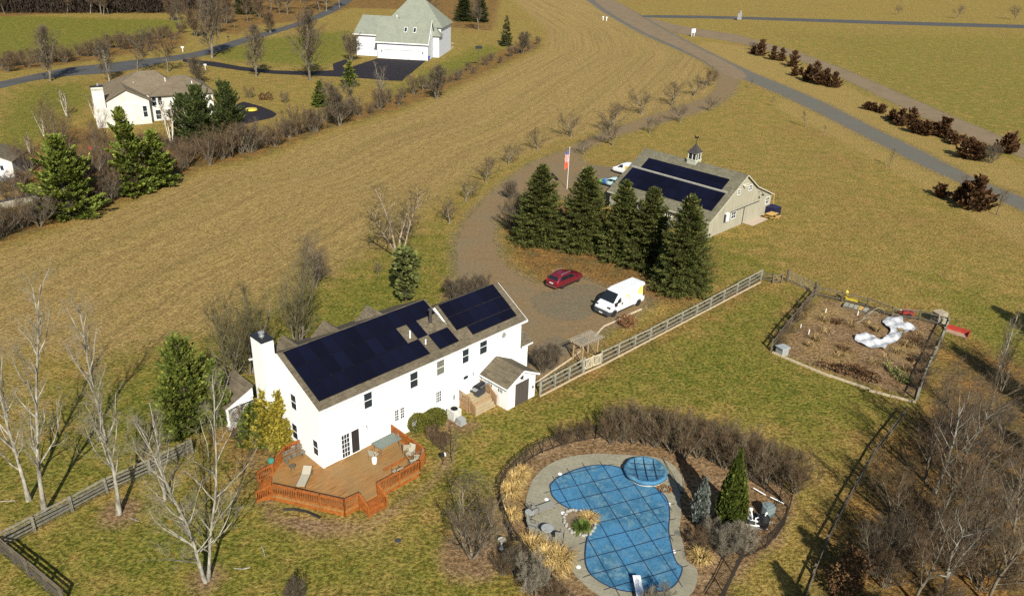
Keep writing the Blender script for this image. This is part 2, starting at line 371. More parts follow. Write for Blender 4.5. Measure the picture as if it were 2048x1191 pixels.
    # fallen leaves / bleached stalks
    sp = t.new('ShaderNodeTexVoronoi'); t.link(co, sp.inputs['Vector']); sp.inputs['Scale'].default_value = 1.5
    base = t.mix(t.ramp(sp.outputs['Distance'], .11, .05, 0, .55), base, (.52, .43, .24))
    t.link(base, b.inputs['Base Color']); b.inputs['Roughness'].default_value = .95; b.inputs['Specular IOR Level'].default_value = .05
    h = t.math('ADD', t.math('MULTIPLY', n_fine, .8), t.math('ADD', t.math('MULTIPLY', n_mid, .5), t.math('MULTIPLY', n_vf, .35)))
    t.link(t.bump(h, .9, .30), b.inputs['Normal'])
    return m
me.materials.append(ground_material())
go = bpy.data.objects.new('ground', me); COL.objects.link(go); tag(go, kind='structure')
# roads as ragged sheets just above the ground
def ragged(poly, step, amp, seed):
    r = random.Random(seed); out = []; n = len(poly)
    for i in range(n):
        a = Vector(poly[i]); b = Vector(poly[(i+1) % n]); L = (b-a).length; k = max(1, int(L/step))
        nn = Vector((-(b-a).y, (b-a).x))/max(L, 1e-6)
        for j in range(k): out.append(tuple(a+(b-a)*(j/k)+nn*r.uniform(-amp, amp)))
    return out
def chaikin(p, k=2):
    for _ in range(k):
        q = []
        for i in range(len(p)):
            a = p[i]; b = p[(i+1) % len(p)]
            q += [(a[0]*.75+b[0]*.25, a[1]*.75+b[1]*.25), (a[0]*.25+b[0]*.75, a[1]*.25+b[1]*.75)]
        p = q
    return p
from mathutils.geometry import tessellate_polygon
def sheet(name, poly, z, m, thick=0.0):
    mb = MB(); tri = tessellate_polygon([[Vector((p[0], p[1], 0)) for p in poly]])
    if thick:
        mb.prism(poly, z-thick, z); mb.f = mb.f[2:]; mb.a = mb.a[2:]; n = len(poly)
        for a, b_, c in tri:
            A, B_, C_ = poly[a], poly[b_], poly[c]; up = (B_[0]-A[0])*(C_[1]-A[1])-(B_[1]-A[1])*(C_[0]-A[0]) > 0
            mb.f.append((n+a, n+b_, n+c) if up else (n+a, n+c, n+b_)); mb.a.append(0.0)
    else:
        mb.v = [(p[0], p[1], z) for p in poly]
        for a, b_, c in tri:
            A, B_, C_ = poly[a], poly[b_], poly[c]; up = (B_[0]-A[0])*(C_[1]-A[1])-(B_[1]-A[1])*(C_[0]-A[0]) > 0
            mb.f.append((a, b_, c) if up else (a, c, b_)); mb.a.append(0.0)
    return mb.build(name, m)
def gravel_mat(name, c1, c2, c3, sc=3.0):
    m, t, b = newmat(name); co = t.coord()
    n1 = t.noise(co, sc, 8, .8); n2 = t.noise(co, .22, 5, .65); n3 = t.noise(co, 11, 3, .8)
    g = t.ramp(t.math('ADD', t.math('MULTIPLY', n1, .6), t.math('MULTIPLY', n3, .4)), .36, .64)
    rr = t.noise(t.mapv(co, (.15, 1, 1), (0, 0, -.5)), 1.1, 4, .6); c = t.mix(g, c1, c2); c = t.mix(t.ramp(rr, .50, .66, 0, .45), c, tuple(x*.55 for x in c2)); c = t.mix(t.ramp(n2, .46, .6, 0, .7), c, t.mix(g, tuple(x*.6 for x in c3), c3))
    t.link(c, b.inputs['Base Color']); b.inputs['Roughness'].default_value = .95; b.inputs['Specular IOR Level'].default_value = .1
    t.link(t.bump(n1, .6, .06), b.inputs['Normal']); return m
M_DRIVE = gravel_mat('gravel_brown', (.10, .068, .030), (.27, .185, .098), (.21, .16, .095))
M_LOT = gravel_mat('gravel_grey', (.075, .060, .036), (.215, .175, .11), (.20, .14, .085))
M_ROAD = gravel_mat('worn_asphalt', (.075, .071, .06), (.165, .155, .13), (.15, .13, .09), 5)
M_TRACK = gravel_mat('gravel_tan', (.115, .082, .048), (.28, .205, .13), (.2, .15, .085))
M_ASPH = gravel_mat('asphalt', (.014, .012, .014), (.032, .028, .032), (.026, .024, .03), 5)
M_STREET = gravel_mat('asphalt_old', (.05, .05, .05), (.11, .11, .11), (.08, .075, .065), 5)
for i, (k, m_) in enumerate((('road', M_ROAD), ('gravel_track', M_TRACK), ('field_lane', M_STREET), ('driveway', M_DRIVE), ('street', M_STREET), ('asphalt_drive', M_ASPH), ('parking_pad', M_ASPH))):
    P_ = chaikin(gpts(ROADS_PX[k]), 2) if k != 'asphalt_drive' else gpts(ROADS_PX[k])
    amp = .16 if k in ('driveway', 'gravel_track') else .07
    tag(sheet(k, ragged(P_, .5 if k == 'driveway' else 1.2, amp, i), .004+.004*i, m_), kind='structure')
# greyer, wetter patches of the yard gravel
for k, px in enumerate(([(1050, 600), (1085, 585), (1160, 565), (1200, 575), (1205, 600), (1180, 640), (1130, 640), (1080, 625)], [(1150, 345), (1190, 330), (1250, 340), (1235, 372), (1190, 385), (1150, 372)], [(1070, 690), (1110, 670), (1150, 690), (1120, 725), (1080, 740)])):
    tag(sheet('gravel_patch', ragged(chaikin(gpts(px), 2), .35, .55, 50+k), .030+.004*k, M_LOT), kind='structure')
# paler, wheel-worn end of the county road over the drive mouth
tag(sheet('road_shoulder', ragged(chaikin(gpts([(1180, -5), (1222, -5), (1290, 38), (1345, 70), (1400, 98), (1480, 138), (1500, 156), (1470, 160), (1440, 145), (1400, 117), (1340, 88), (1280, 62), (1215, 24)]), 2), .8, .3, 77), .036, M_TRACK), kind='structure')
# ------------------------------------------------------------------ plant materials
def bark_mat(name, c1, c2, scale=4.0):
    return mat(name, c2, .9, scale=scale, col2=c1, stretch=(1, 1, .35), spec=.1, objvar=.12)
M_BARKW = bark_mat('bark_pale', (.11, .10, .078), (.38, .35, .285))
M_TWIGW = bark_mat('twig_pale', (.11, .095, .07), (.27, .235, .175), 2)
M_BARKG = bark_mat('bark_grey', (.075, .062, .045), (.205, .172, .125))
M_TWIGG = bark_mat('twig_grey', (.055, .042, .028), (.145, .115, .080), 2)
M_TWIGT = bark_mat('twig_tan', (.075, .054, .032), (.20, .152, .092), 2)
M_TWIGD = bark_mat('twig_dark', (.045, .033, .022), (.12, .092, .062), 2)
M_TWIGO = bark_mat('twig_olive', (.055, .046, .020), (.15, .13, .06), 2)
M_TWIGR = bark_mat('twig_reddish', (.065, .041, .023), (.175, .118, .066), 2)
M_TWIGB = bark_mat('twig_brown', (.060, .038, .021), (.16, .108, .062), 2)
M_BARKD = bark_mat('bark_dark', (.04, .03, .022), (.11, .085, .06))
def leaf_mat(name, dark, light, tip=None, sc=1.2, objvar=.12, trans=.0):
    m, t, b = newmat(name); co = t.coord(); v = t.attr('v'); n = t.noise(co, sc, 3, .6)
    f = t.math('ADD', t.math('MULTIPLY', v, .6), t.math('MULTIPLY', t.ramp(n, .35, .65), .4))
    c = t.mix(f, dark, light)
    if tip: c = t.mix(t.ramp(v, .8, .97), c, tip)
    r = t.new('ShaderNodeObjectInfo').outputs['Random']
    hs = t.new('ShaderNodeHueSaturation'); t.link(t.ramp(r, 0, 1, 1-objvar, 1+objvar), hs.inputs['Value']); t.link(c, hs.inputs['Color']); c = hs.outputs[0]
    t.link(c, b.inputs['Base Color']); b.inputs['Roughness'].default_value = .75; b.inputs['Specular IOR Level'].default_value = .18
    return m
M_SPRUCE = leaf_mat('needles_spruce', (.024, .034, .008), (.135, .145, .032), (.27, .235, .07))
M_PINE = leaf_mat('needles_pine', (.035, .055, .010), (.20, .235, .036), (.32, .32, .07), 1.6)
M_CEDAR = leaf_mat('needles_cedar', (.030, .045, .008), (.15, .175, .028), (.25, .24, .05))
M_GOLD = leaf_mat('foliage_golden', (.10, .085, .015), (.34, .27, .03), (.48, .40, .07))
M_CYP = leaf_mat('foliage_arborvitae', (.018, .030, .006), (.105, .13, .016), (.17, .18, .03))
M_BLUE = leaf_mat('foliage_blue', (.06, .07, .058), (.19, .21, .18), (.27, .29, .26))
M_JUN = leaf_mat('foliage_juniper', (.030, .018, .008), (.16, .078, .034), (.24, .15, .07))
M_DARKG = leaf_mat('foliage_dark', (.016, .026, .008), (.085, .105, .028), (.15, .15, .045))
M_BOX = leaf_mat('foliage_boxwood', (.03, .036, .006), (.13, .125, .018), (.19, .17, .03))
M_OAKLEAF = leaf_mat('foliage_russet', (.09, .038, .014), (.27, .13, .05), (.36, .2, .09))
M_BEECH = leaf_mat('foliage_beech', (.06, .03, .012), (.17, .095, .04), (.24, .15, .07))
M_GRASS = leaf_mat('dry_grass', (.22, .13, .04), (.54, .38, .14), (.66, .5, .22))
M_GRASSD = leaf_mat('dead_stalks', (.13, .08, .03), (.36, .25, .11), (.46, .34, .17))
M_YUCCA = leaf_mat('yucca_leaf', (.06, .10, .015), (.26, .33, .07), (.42, .45, .16))
M_SHRUBG = leaf_mat('foliage_shrub', (.06, .075, .02), (.18, .19, .055), (.26, .24, .08))
# ------------------------------------------------------------------ bare trees
def bare_tree(seed, H, P):
    """returns (trunk mesh builder, crown mesh builder)"""
    R = random.Random(seed); T = MB(); C = MB()
    stems = P.get('stems', 1)
    def wob(d, k): return (d+Vector((R.gauss(0, k), R.gauss(0, k), R.gauss(0, k*.6)))).normalized()
    def poly(p, d, L, n, k, upw):
        pts = [Vector(p)]
        for i in range(n):
            d = wob(d, k); d = (d+Vector((0, 0, upw))).normalized()
            pts.append(pts[-1]+d*(L/n))
        return pts, d
    def at(pts, t):
        x = t*(len(pts)-1); i = min(int(x), len(pts)-2); return pts[i].lerp(pts[i+1], x-i), (pts[i+1]-pts[i]).normalized()
    def side(d, ang, az):
        u = Vector((0, 0, 1)) if abs(d.z) < .92 else Vector((1, 0, 0))
        x = d.cross(u).normalized(); y = d.cross(x); return (d*math.cos(ang)+(x*math.cos(az)+y*math.sin(az))*math.sin(ang)).normalized()
    tw = P.get('twig', 1.0)
    def twigs(pts, L, n, r):
        for _ in range(n):
            t = R.uniform(.15, 1.0); p, d = at(pts, t); e = wob(side(d, R.uniform(.35, .95), R.uniform(0, 2*PI)), .15); e.z += P.get('tup', .12)
            l = L*R.uniform(.5, 1.1); q = p+e.normalized()*l; C.spike(p, q, r)
            for _k in range(P.get('tk', 2)):
                f = R.uniform(.3, .9); s = p.lerp(q, f); e2 = wob(e.normalized(), .38); C.spike(s, s+e2*l*R.uniform(.35, .6), r*.7)
    for s in range(stems):
        if stems > 1:
            az = 2*PI*s/stems+R.uniform(-.4, .4); lean = P.get('lean', .3)*R.uniform(.5, 1.2)
            d0 = Vector((math.cos(az)*math.sin(lean), math.sin(az)*math.sin(lean), math.cos(lean))); p0 = Vector((math.cos(az)*.12, math.sin(az)*.12, -.05))
            hs = H*R.uniform(.8, 1.0)
        else: d0 = wob(Vector((0, 0, 1)), P.get('tilt', .03)); p0 = Vector((0, 0, -.05)); hs = H
        r0 = P['r']*H*(1 if stems == 1 else .7)
        TL = hs*P.get('trunk', .9)
        tp, _ = poly(p0, d0, TL, 10, P.get('wob', .05), .03)
        rr = [r0*(1.35 if i == 0 else 1)*(1-.92*(i/10)**P.get('tap', 1.0))+.012 for i in range(11)]
        T.tube(tp, rr, 8, cap=False)
        nl = P['limbs']
        for i in range(nl):
            t = P['first']+(.97-P['first'])*((i+R.uniform(0, .8))/nl)
            p, d = at(tp, t); ang = P['ang']*R.uniform(.7, 1.25)*(1.15-.45*t); az = i*2.4+R.uniform(-.5, .5)
            prof = P['shape'](t); L = hs*prof*R.uniform(.75, 1.15)
            if L < .3: continue
            e = side(d, ang, az); lp, _ = poly(p, e, L, 5, P.get('lwob', .14), P.get('up', .10))
            rl = max(.014, min(r0*.52*(1-t*.65), L*.022+.01))
            T.tube(lp, [rl*(1-.85*k/5)+.007 for k in range(6)], 5, cap=False)
            nb = P['br']
            for j in range(nb):
                tt = .2+.8*(j+R.uniform(0, .9))/nb; tt = min(tt, .98); q, dd = at(lp, tt); bl = L*P.get('brl', .5)*(1.1-.6*tt)*R.uniform(.6, 1.2)+.15
                e2 = side(dd, R.uniform(.4, .95), R.uniform(0, 2*PI)); bp, _ = poly(q, e2, bl, 3, .16, P.get('up', .10)*1.2)
                rb = max(.009, rl*.42*(1-.5*tt)); C.tube(bp, [rb, rb*.75, rb*.5, rb*.22], 3, cap=False)
                twigs(bp, bl*.55+.12, P['tw'], max(.0055, rb*.42)*tw)
                for _s in range(P.get('sub', 2)):
                    g, gd = at(bp, R.uniform(.25, .95)); sl_ = bl*.5*R.uniform(.6, 1.1); sp_, _ = poly(g, side(gd, R.uniform(.4, .8), R.uniform(0, 2*PI)), sl_, 2, .15, .1)
                    C.tube(sp_, [rb*.5, rb*.36, rb*.15], 3, cap=False); twigs(sp_, sl_*.6+.1, P['tw'], max(.0045, rb*.3)*tw)
    return T, C
KIND = dict(
    farpear=dict(r=.015, trunk=.95, limbs=26, first=.10, ang=.66, shape=lambda t: .38*math.sin(PI*min(1, (t*.85+.2)))**.7+.02, br=7, tw=6, sub=1, up=.24, wob=.03, twig=3.2),
    farspread=dict(r=.015, trunk=.78, limbs=12, first=.22, ang=.80, shape=lambda t: .46-.2*t, br=8, tw=7, sub=2, up=.15, wob=.08, lwob=.16, twig=2.8),
    farround=dict(stems=4, lean=.3, r=.014, trunk=.85, limbs=11, first=.12, ang=.7, shape=lambda t: .40-.15*t, br=6, tw=6, sub=2, up=.18, wob=.06, twig=2.4),
    tall=dict(r=.0088, trunk=.95, limbs=24, first=.16, ang=.62, shape=lambda t: (.21*(1-t)**.7+.05)*(.55 if (t*97) % 1 < .45 else 1.25), br=6, tw=4, sub=2, up=.20, wob=.04, twig=.8, tap=.75),
    split=dict(stems=3, lean=.17, r=.0098, trunk=.95, limbs=17, first=.12, ang=.78, shape=lambda t: (.25*(1-t)**.7+.05)*(.6 if (t*97) % 1 < .45 else 1.2), br=6, tw=4, sub=2, up=.16, wob=.05, twig=.8, tap=.75),
    spread=dict(r=.0135, trunk=.78, limbs=12, first=.24, ang=.80, shape=lambda t: .46-.2*t, br=7, tw=4, sub=2, up=.16, wob=.08, lwob=.16, twig=1.05),
    orchard=dict(r=.026, trunk=.62, limbs=12, first=.28, ang=1.0, shape=lambda t: .50-.10*t, br=6, tw=5, sub=1, up=.13, wob=.10, lwob=.17, twig=1.6),
    pear=dict(r=.013, trunk=.95, limbs=26, first=.12, ang=.66, shape=lambda t: .36*math.sin(PI*min(1, (t*.85+.2)))**.7+.02, br=7, tw=5, sub=1, up=.24, wob=.03, twig=1.3),
    birch=dict(stems=4, lean=.2, r=.009, trunk=.95, limbs=10, first=.35, ang=.6, shape=lambda t: .22*(1-t)+.05, br=5, tw=5, sub=2, up=.1, wob=.05, twig=1.2),
    round=dict(stems=4, lean=.3, r=.013, trunk=.85, limbs=11, first=.12, ang=.7, shape=lambda t: .40-.15*t, br=6, tw=4, sub=2, up=.20, wob=.06, twig=1.0),
    sapling=dict(r=.012, trunk=.95, limbs=9, first=.25, ang=.7, shape=lambda t: .3*(1-t)+.06, br=4, tw=3, sub=0, up=.12, wob=.05, twig=1.6),
    thicket=dict(stems=10, lean=.45, r=.0075, trunk=.9, limbs=6, first=.18, ang=.55, shape=lambda t: .32-.1*t, br=5, tw=4, sub=1, up=.14, wob=.10, lwob=.15, twig=1.15))
PROTO = {}
def proto(kind, var, H, mt, mc, twk=None):
    key = (kind, var, mt.name, mc.name)
    if key not in PROTO:
        P = dict(KIND[kind])
        if twk: P.update(twk)
        T, C = bare_tree(hash_(kind)+var*7, H, P)
        PROTO[key] = (T.mesh('trunk', mt, smooth=True), C.mesh('crown', mc), H)
    return PROTO[key]
def hash_(s): return sum(ord(c)*(i+3) for i, c in enumerate(s))
def plant(name, label, cat, loc, rz, group, meshes, H0, H, wide=1.0, part2='crown'):
    t = thing(name, label, cat, loc, rz, group)
    k = H/H0
    for nm, me_ in zip(('trunk', part2), meshes):
        o = bpy.data.objects.new(nm, me_); COL.objects.link(o); o.parent = t; o.scale = (k*wide, k*wide, k)
    return t
RV = random.Random(5)
def bare(kind, px, H, label, group=None, var=0, mt=None, mc=None, rz=None, wide=1.0, name='bare_tree', cat='tree', H0=None, twk=None):
    mt = mt or M_BARKG; mc = mc or M_TWIGG
    if isinstance(px, Vector): p = px
    else: p = G(*px)
    T, C, h0 = proto(kind, var, H0 or {'farpear': 9, 'farspread': 11, 'farround': 6, 'tall': 15, 'split': 14, 'spread': 11, 'orchard': 5, 'pear': 9, 'birch': 9, 'round': 6, 'sapling': 3, 'thicket': 3}[kind], mt, mc, twk)
    return plant(name, label, cat, p, RV.uniform(0, 6.28) if rz is None else rz, group, (T, C), h0, H, wide)
# ------------------------------------------------------------------ evergreens
def conifer(seed, H, Rb, P):
    R = random.Random(seed); T = MB(); C = MB()
    T.tube([(0, 0, -.1), (0, 0, H*.5), (0, 0, H*.97)], [H*.018+.03, H*.011+.02, .015], 7, cap=False)
    n = P['whorls']; z0 = P.get('z0', .03)
    for i in range(n):
        f = (i+R.uniform(-.3, .3))/n; f = min(max(f, 0), .995)
        z = H*(z0+(1-z0)*f); prof = P['shape'](f)*Rb
        nb = max(3, int(P['nb']*(.45+.55*(1-f))))
        for j in range(nb):
            az = R.uniform(0, 2*PI); L = prof*R.uniform(P.get('rmin', .72), 1.1)
            if L < .12: L = .12
            el = P['el0']+(P['el1']-P['el0'])*f+R.gauss(0, .09)
            d = Vector((math.cos(az)*math.cos(el), math.sin(az)*math.cos(el), math.sin(el)))
            p0 = Vector((0, 0, z)); sag = P.get('sag', .12)*L
            def pt(t): return p0+d*(L*t)+Vector((0, 0, -sag*math.sin(t*PI*.55)+P.get('tipup', .06)*L*t*t))
            if L > .5: T.tube([pt(0), pt(.5), pt(.9)], [.012+L*.010, .009+L*.004, .004], 3, cap=False)
            nt_ = int(P['dens']*L)+3; sd_ = d.cross(Vector((0, 0, 1))).normalized()
            cl = R.uniform(0, 1)
            for k in range(nt_):
                t = R.uniform(P.get('tin', .25), 1.02); q = pt(t); s = R.choice((-1, 1)); w = (1.05-t)*L*P.get('spr', .35)*R.uniform(.1, 1)
                q = q+sd_*s*w+Vector((0, 0, -w*.25+R.gauss(0, P.get('vz', .06))))
                dd = (d*R.uniform(.3, 1)+sd_*s*R.uniform(.2, 1)+Vector((0, 0, R.uniform(*P.get('tz', (-.25, .35)))))).normalized()
                l = P['leaf']*R.uniform(.6, 1.3); wd = l*P.get('lw', .28); nrm = Vector((R.gauss(0, .6), R.gauss(0, .6), 1)).cross(dd).normalized()
                a = min(1, max(0, .30*cl+.70*R.random()))
                C.quad(q-nrm*wd*.5, q+dd*l*.55+nrm*-wd, q+dd*l, q+dd*l*.5+nrm*wd, a=a)
    return T, C
CON = dict(
    spruce=dict(whorls=46, nb=22, rmin=.62, shape=lambda f: (1-f)**.60*(1 if f > .12 else .85+1.25*f)*(.93+.07*math.sin(f*29)), el0=-.10, el1=.55, dens=52, leaf=.19, spr=.38, sag=.12, tz=(-.2, .5)),
    pine=dict(whorls=24, nb=13, shape=lambda f: (1-f)**.55*(.80+.20*math.sin(f*31)), el0=.02, el1=.75, dens=42, leaf=.40, spr=.30, sag=.02, tipup=.16, rmin=.5, tin=.35, vz=.10, tz=(0, .7), lw=.3),
    cedar=dict(whorls=30, nb=14, shape=lambda f: (1-f)**.5*(.7+.3*f if f < .3 else 1)*(.85+.15*math.sin(f*23)), el0=.25, el1=1.0, dens=38, leaf=.30, spr=.3, sag=.0, tipup=.15, rmin=.55, tin=.3, tz=(0, .9), vz=.08),
    loose=dict(whorls=18, nb=8, shape=lambda f: (.35+1.1*f*(1.1-f)*1.9)*(1-f**6), el0=.1, el1=.9, dens=22, leaf=.42, spr=.32, sag=.05, tipup=.1, rmin=.4, tin=.45, z0=.14, lw=.38, vz=.12),
    column=dict(whorls=48, nb=19, shape=lambda f: math.sin(PI*min(1, f*.62+.36))**.8*(1.0 if f < .8 else (1-f)*4.2+.16), el0=.5, el1=1.2, dens=52, leaf=.24, spr=.3, sag=0, tipup=.2, rmin=.72, tin=.4, tz=(.3, 1.6), lw=.35),
    young=dict(whorls=20, nb=10, shape=lambda f: (1-f)**.8, el0=.0, el1=.6, dens=26, leaf=.36, spr=.36, sag=.1),
    juniper=dict(whorls=13, nb=9, shape=lambda f: (1-f)**.55*(.8+.2*math.sin(f*19)), el0=.2, el1=1.0, dens=15, leaf=.42, spr=.4, sag=0, tipup=.1, rmin=.5, tin=.2, tz=(0, 1), lw=.4))
CPROTO = {}
def ever(kind, px, H, Rb, label, m, group=None, var=0, name='conifer', cat='tree', rz=None, twk=None, part2='crown'):
    key = (kind, var, m.name, round(Rb/H, 1))
    if key not in CPROTO:
        P = dict(CON[kind])
        if twk: P.update(twk)
        T, C = conifer(hash_(kind)+31*var, H, Rb, P); CPROTO[key] = (T.mesh('trunk', M_BARKD if m is not M_PINE else M_BARKG, True), C.mesh('foliage', m, attr=True), H, Rb)
    T, C, h0, r0 = CPROTO[key]; p = px if isinstance(px, Vector) else G(*px)
    return plant(name, label, cat, p, RV.uniform(0, 6.28) if rz is None else rz, group, (T, C), h0, H, (Rb/H)/(r0/h0), 'foliage')
def leafball(seed, rx, ry, rz_, n, leaf, zc=None, lump=.15):
    """dense clipped or natural bush: leaves spread over and under a lumpy ellipsoid"""
    R = random.Random(seed); C = MB(); zc = rz_ if zc is None else zc
    ph = [R.uniform(0, 6.28) for _ in range(4)]
    for _ in range(n):
        u = R.uniform(-.9, 1); a = R.uniform(0, 2*PI); s = math.sqrt(1-u*u)
        k = 1+lump*(math.sin(3*a+ph[0])*.5+math.sin(5*a+4*u+ph[1])*.3+math.sin(7*u+ph[2])*.4); k *= R.uniform(.78, 1.04)
        p = Vector((rx*s*math.cos(a)*k, ry*s*math.sin(a)*k, zc+rz_*u*k))
        if p.z < .02: p.z = R.uniform(.02, .2)
        nrm = Vector((s*math.cos(a), s*math.sin(a), u)); d = (nrm*R.uniform(.2, 1)+Vector((R.gauss(0, .6), R.gauss(0, .6), R.gauss(.2, .5)))).normalized()
        w = d.cross(Vector((R.gauss(0, 1), R.gauss(0, 1), R.gauss(0, 1)))).normalized(); l = leaf*R.uniform(.6, 1.3)
        C.quad(p-w*l*.2, p+d*l*.5-w*l*.35, p+d*l, p+d*l*.5+w*l*.35, a=R.random())
    return C
def grass_clump(seed, r, h, n, w=.02):
    R = random.Random(seed); C = MB()
    for _ in range(n):
        a = R.uniform(0, 2*PI); d = R.random()**.6*r*.55; p = Vector((d*math.cos(a), d*math.sin(a), 0)); b = a+R.gauss(0, .6); L = h*R.uniform(.6, 1.15); out = R.uniform(.25, 1.1)*r
        q = p+Vector((math.cos(b)*out*.45, math.sin(b)*out*.45, L*.75)); e = p+Vector((math.cos(b)*out, math.sin(b)*out, L*R.uniform(.35, .9)))
        s = Vector((-math.sin(b), math.cos(b), 0))*w; v = R.random()
        C.quad(p-s, p+s, q+s*.8, q-s*.8, a=v); C.quad(q-s*.8, q+s*.8, e+s*.15, e-s*.15, a=v)
    return C
# ------------------------------------------------------------------ building materials
def siding(name, col, pitch=.115, axis='Z', depth=.6, var=.04):
    m, t, b = newmat(name); co = t.coord(); sp = t.new('ShaderNodeSeparateXYZ'); t.link(co, sp.inputs[0])
    f = t.math('FRACT', t.math('MULTIPLY', sp.outputs[axis], 1/pitch)); n = t.noise(co, 1.3, 5, .7)
    c = t.mix(t.ramp(n, .35, .65), tuple(x*(1-var) for x in col), col); c = t.mix(t.ramp(f, .06, .0, 0, .25), c, tuple(x*.5 for x in col))
    t.link(c, b.inputs['Base Color']); b.inputs['Roughness'].default_value = .55; b.inputs['Specular IOR Level'].default_value = .25
    t.link(t.bump(f, depth, .012), b.inputs['Normal']); return m
def boards(name, col, pitch=.3, axes=('X', 'Y')):
    m, t, b = newmat(name); co = t.coord(); sp = t.new('ShaderNodeSeparateXYZ'); t.link(co, sp.inputs[0])
    s = t.math('ADD', sp.outputs[axes[0]], sp.outputs[axes[1]]) if len(axes) > 1 else sp.outputs[axes[0]]
    f = t.math('FRACT', t.math('MULTIPLY', s, 1/pitch)); n = t.noise(t.mapv(co, (1, 1, .3)), 2.0, 6, .7)
    cell = t.math('FRACT', t.math('MULTIPLY', t.math('FLOOR', t.math('MULTIPLY', s, 1/pitch)), .6180))
    c = t.mix(t.ramp(n, .35, .65), tuple(x*.80 for x in col), col); c = t.mix(t.math('MULTIPLY', cell, .35), c, tuple(x*.72 for x in col)); c = t.mix(t.ramp(f, .09, .0, 0, .7), c, tuple(x*.35 for x in col))
    t.link(c, b.inputs['Base Color']); b.inputs['Roughness'].default_value = .75; b.inputs['Specular IOR Level'].default_value = .15
    return m
def shingle(name, c1, c2, c3):
    m, t, b = newmat(name); co = t.coord(); sp = t.new('ShaderNodeSeparateXYZ'); t.link(co, sp.inputs[0])
    rows = t.math('MULTIPLY', sp.outputs['Z'], 1/.075); row = t.math('FLOOR', rows); fr = t.math('FRACT', rows)
    cv = t.new('ShaderNodeCombineXYZ'); t.link(t.math('MULTIPLY', t.math('ADD', sp.outputs['X'], t.math('MULTIPLY', row, .37)), 3.0), cv.inputs[0]); t.link(t.math('MULTIPLY', sp.outputs['Y'], 1.2), cv.inputs[1]); t.link(row, cv.inputs[2])
    wn = t.new('ShaderNodeTexWhiteNoise', noise_dimensions='3D')
    fl = t.new('ShaderNodeVectorMath', operation='FLOOR'); t.link(cv.outputs[0], fl.inputs[0]); t.link(fl.outputs[0], wn.inputs['Vector'])
    n = t.noise(co, 5, 6, .8); n2 = t.noise(co, .6, 4, .6)
    c = t.mix(t.ramp(n, .34, .66), c1, c2); c = t.mix(t.math('MULTIPLY', wn.outputs['Value'], .5), c, c3); c = t.mix(t.ramp(n2, .45, .65, 0, .35), c, c1); c = t.mix(t.ramp(fr, .16, .0, 0, .45), c, tuple(x*.4 for x in c1))
    t.link(c, b.inputs['Base Color']); b.inputs['Roughness'].default_value = .95; b.inputs['Specular IOR Level'].default_value = .1
    t.link(t.bump(n, .6, .02), b.inputs['Normal']); return m
M_WHITE = siding('white_siding', (.84, .84, .83), depth=.10, var=.02)
M_TRIM = mat('white_trim', (.78, .78, .76), .5, .08, 4)
M_SHING = shingle('shingle_brown', (.055, .044, .029), (.145, .12, .082), (.20, .165, .11))
M_SHINGB = shingle('shingle_barn', (.065, .058, .038), (.175, .16, .112), (.225, .205, .14))
M_SHINGG = shingle('shingle_green_grey', (.14, .15, .115), (.24, .25, .20), (.27, .285, .23))
M_SHINGT = shingle('shingle_taupe', (.10, .078, .05), (.19, .15, .10), (.21, .17, .12))
M_GLASS, _t, _b = newmat('window_glass'); _b.inputs['Base Color'].default_value = (.018, .025, .035, 1); _b.inputs['Roughness'].default_value = .08; _b.inputs['Specular IOR Level'].default_value = .6
M_BLIND = mat('window_blind', (.16, .16, .13), .5, .3, 6, spec=.4)
M_DARK = mat('black_metal', (.018, .018, .02), .5, .3, 5, spec=.4)
M_DARKM = mat('dark_grey', (.05, .05, .055), .6, .3, 5)
M_GREY = mat('grey_paint', (.30, .31, .30), .6, .2, 5)
M_STEEL = mat('galvanised_steel', (.45, .45, .45), .4, .2, 6, metal=.6)
M_WHITEP = mat('white_plastic', (.8, .8, .8), .4, .08, 3, spec=.5)
def panel_mat():
    m, t, b = newmat('solar_cells'); co = t.coord(); r = t.new('ShaderNodeObjectInfo').outputs['Random']; n = t.noise(co, .9, 3, .5)
    c = t.mix(t.math('ADD', t.math('MULTIPLY', r, .6), t.math('MULTIPLY', n, .4)), (.0030, .0030, .0065), (.006, .0065, .018))
    t.link(c, b.inputs['Base Color']); b.inputs['Roughness'].default_value = .22; b.inputs['Specular IOR Level'].default_value = .22; return m
M_PV = panel_mat(); M_PVF = mat('panel_frame', (.006, .006, .008), .4, .2, 3)
M_CONC = mat('concrete', (.34, .32, .28), .9, .2, 3)
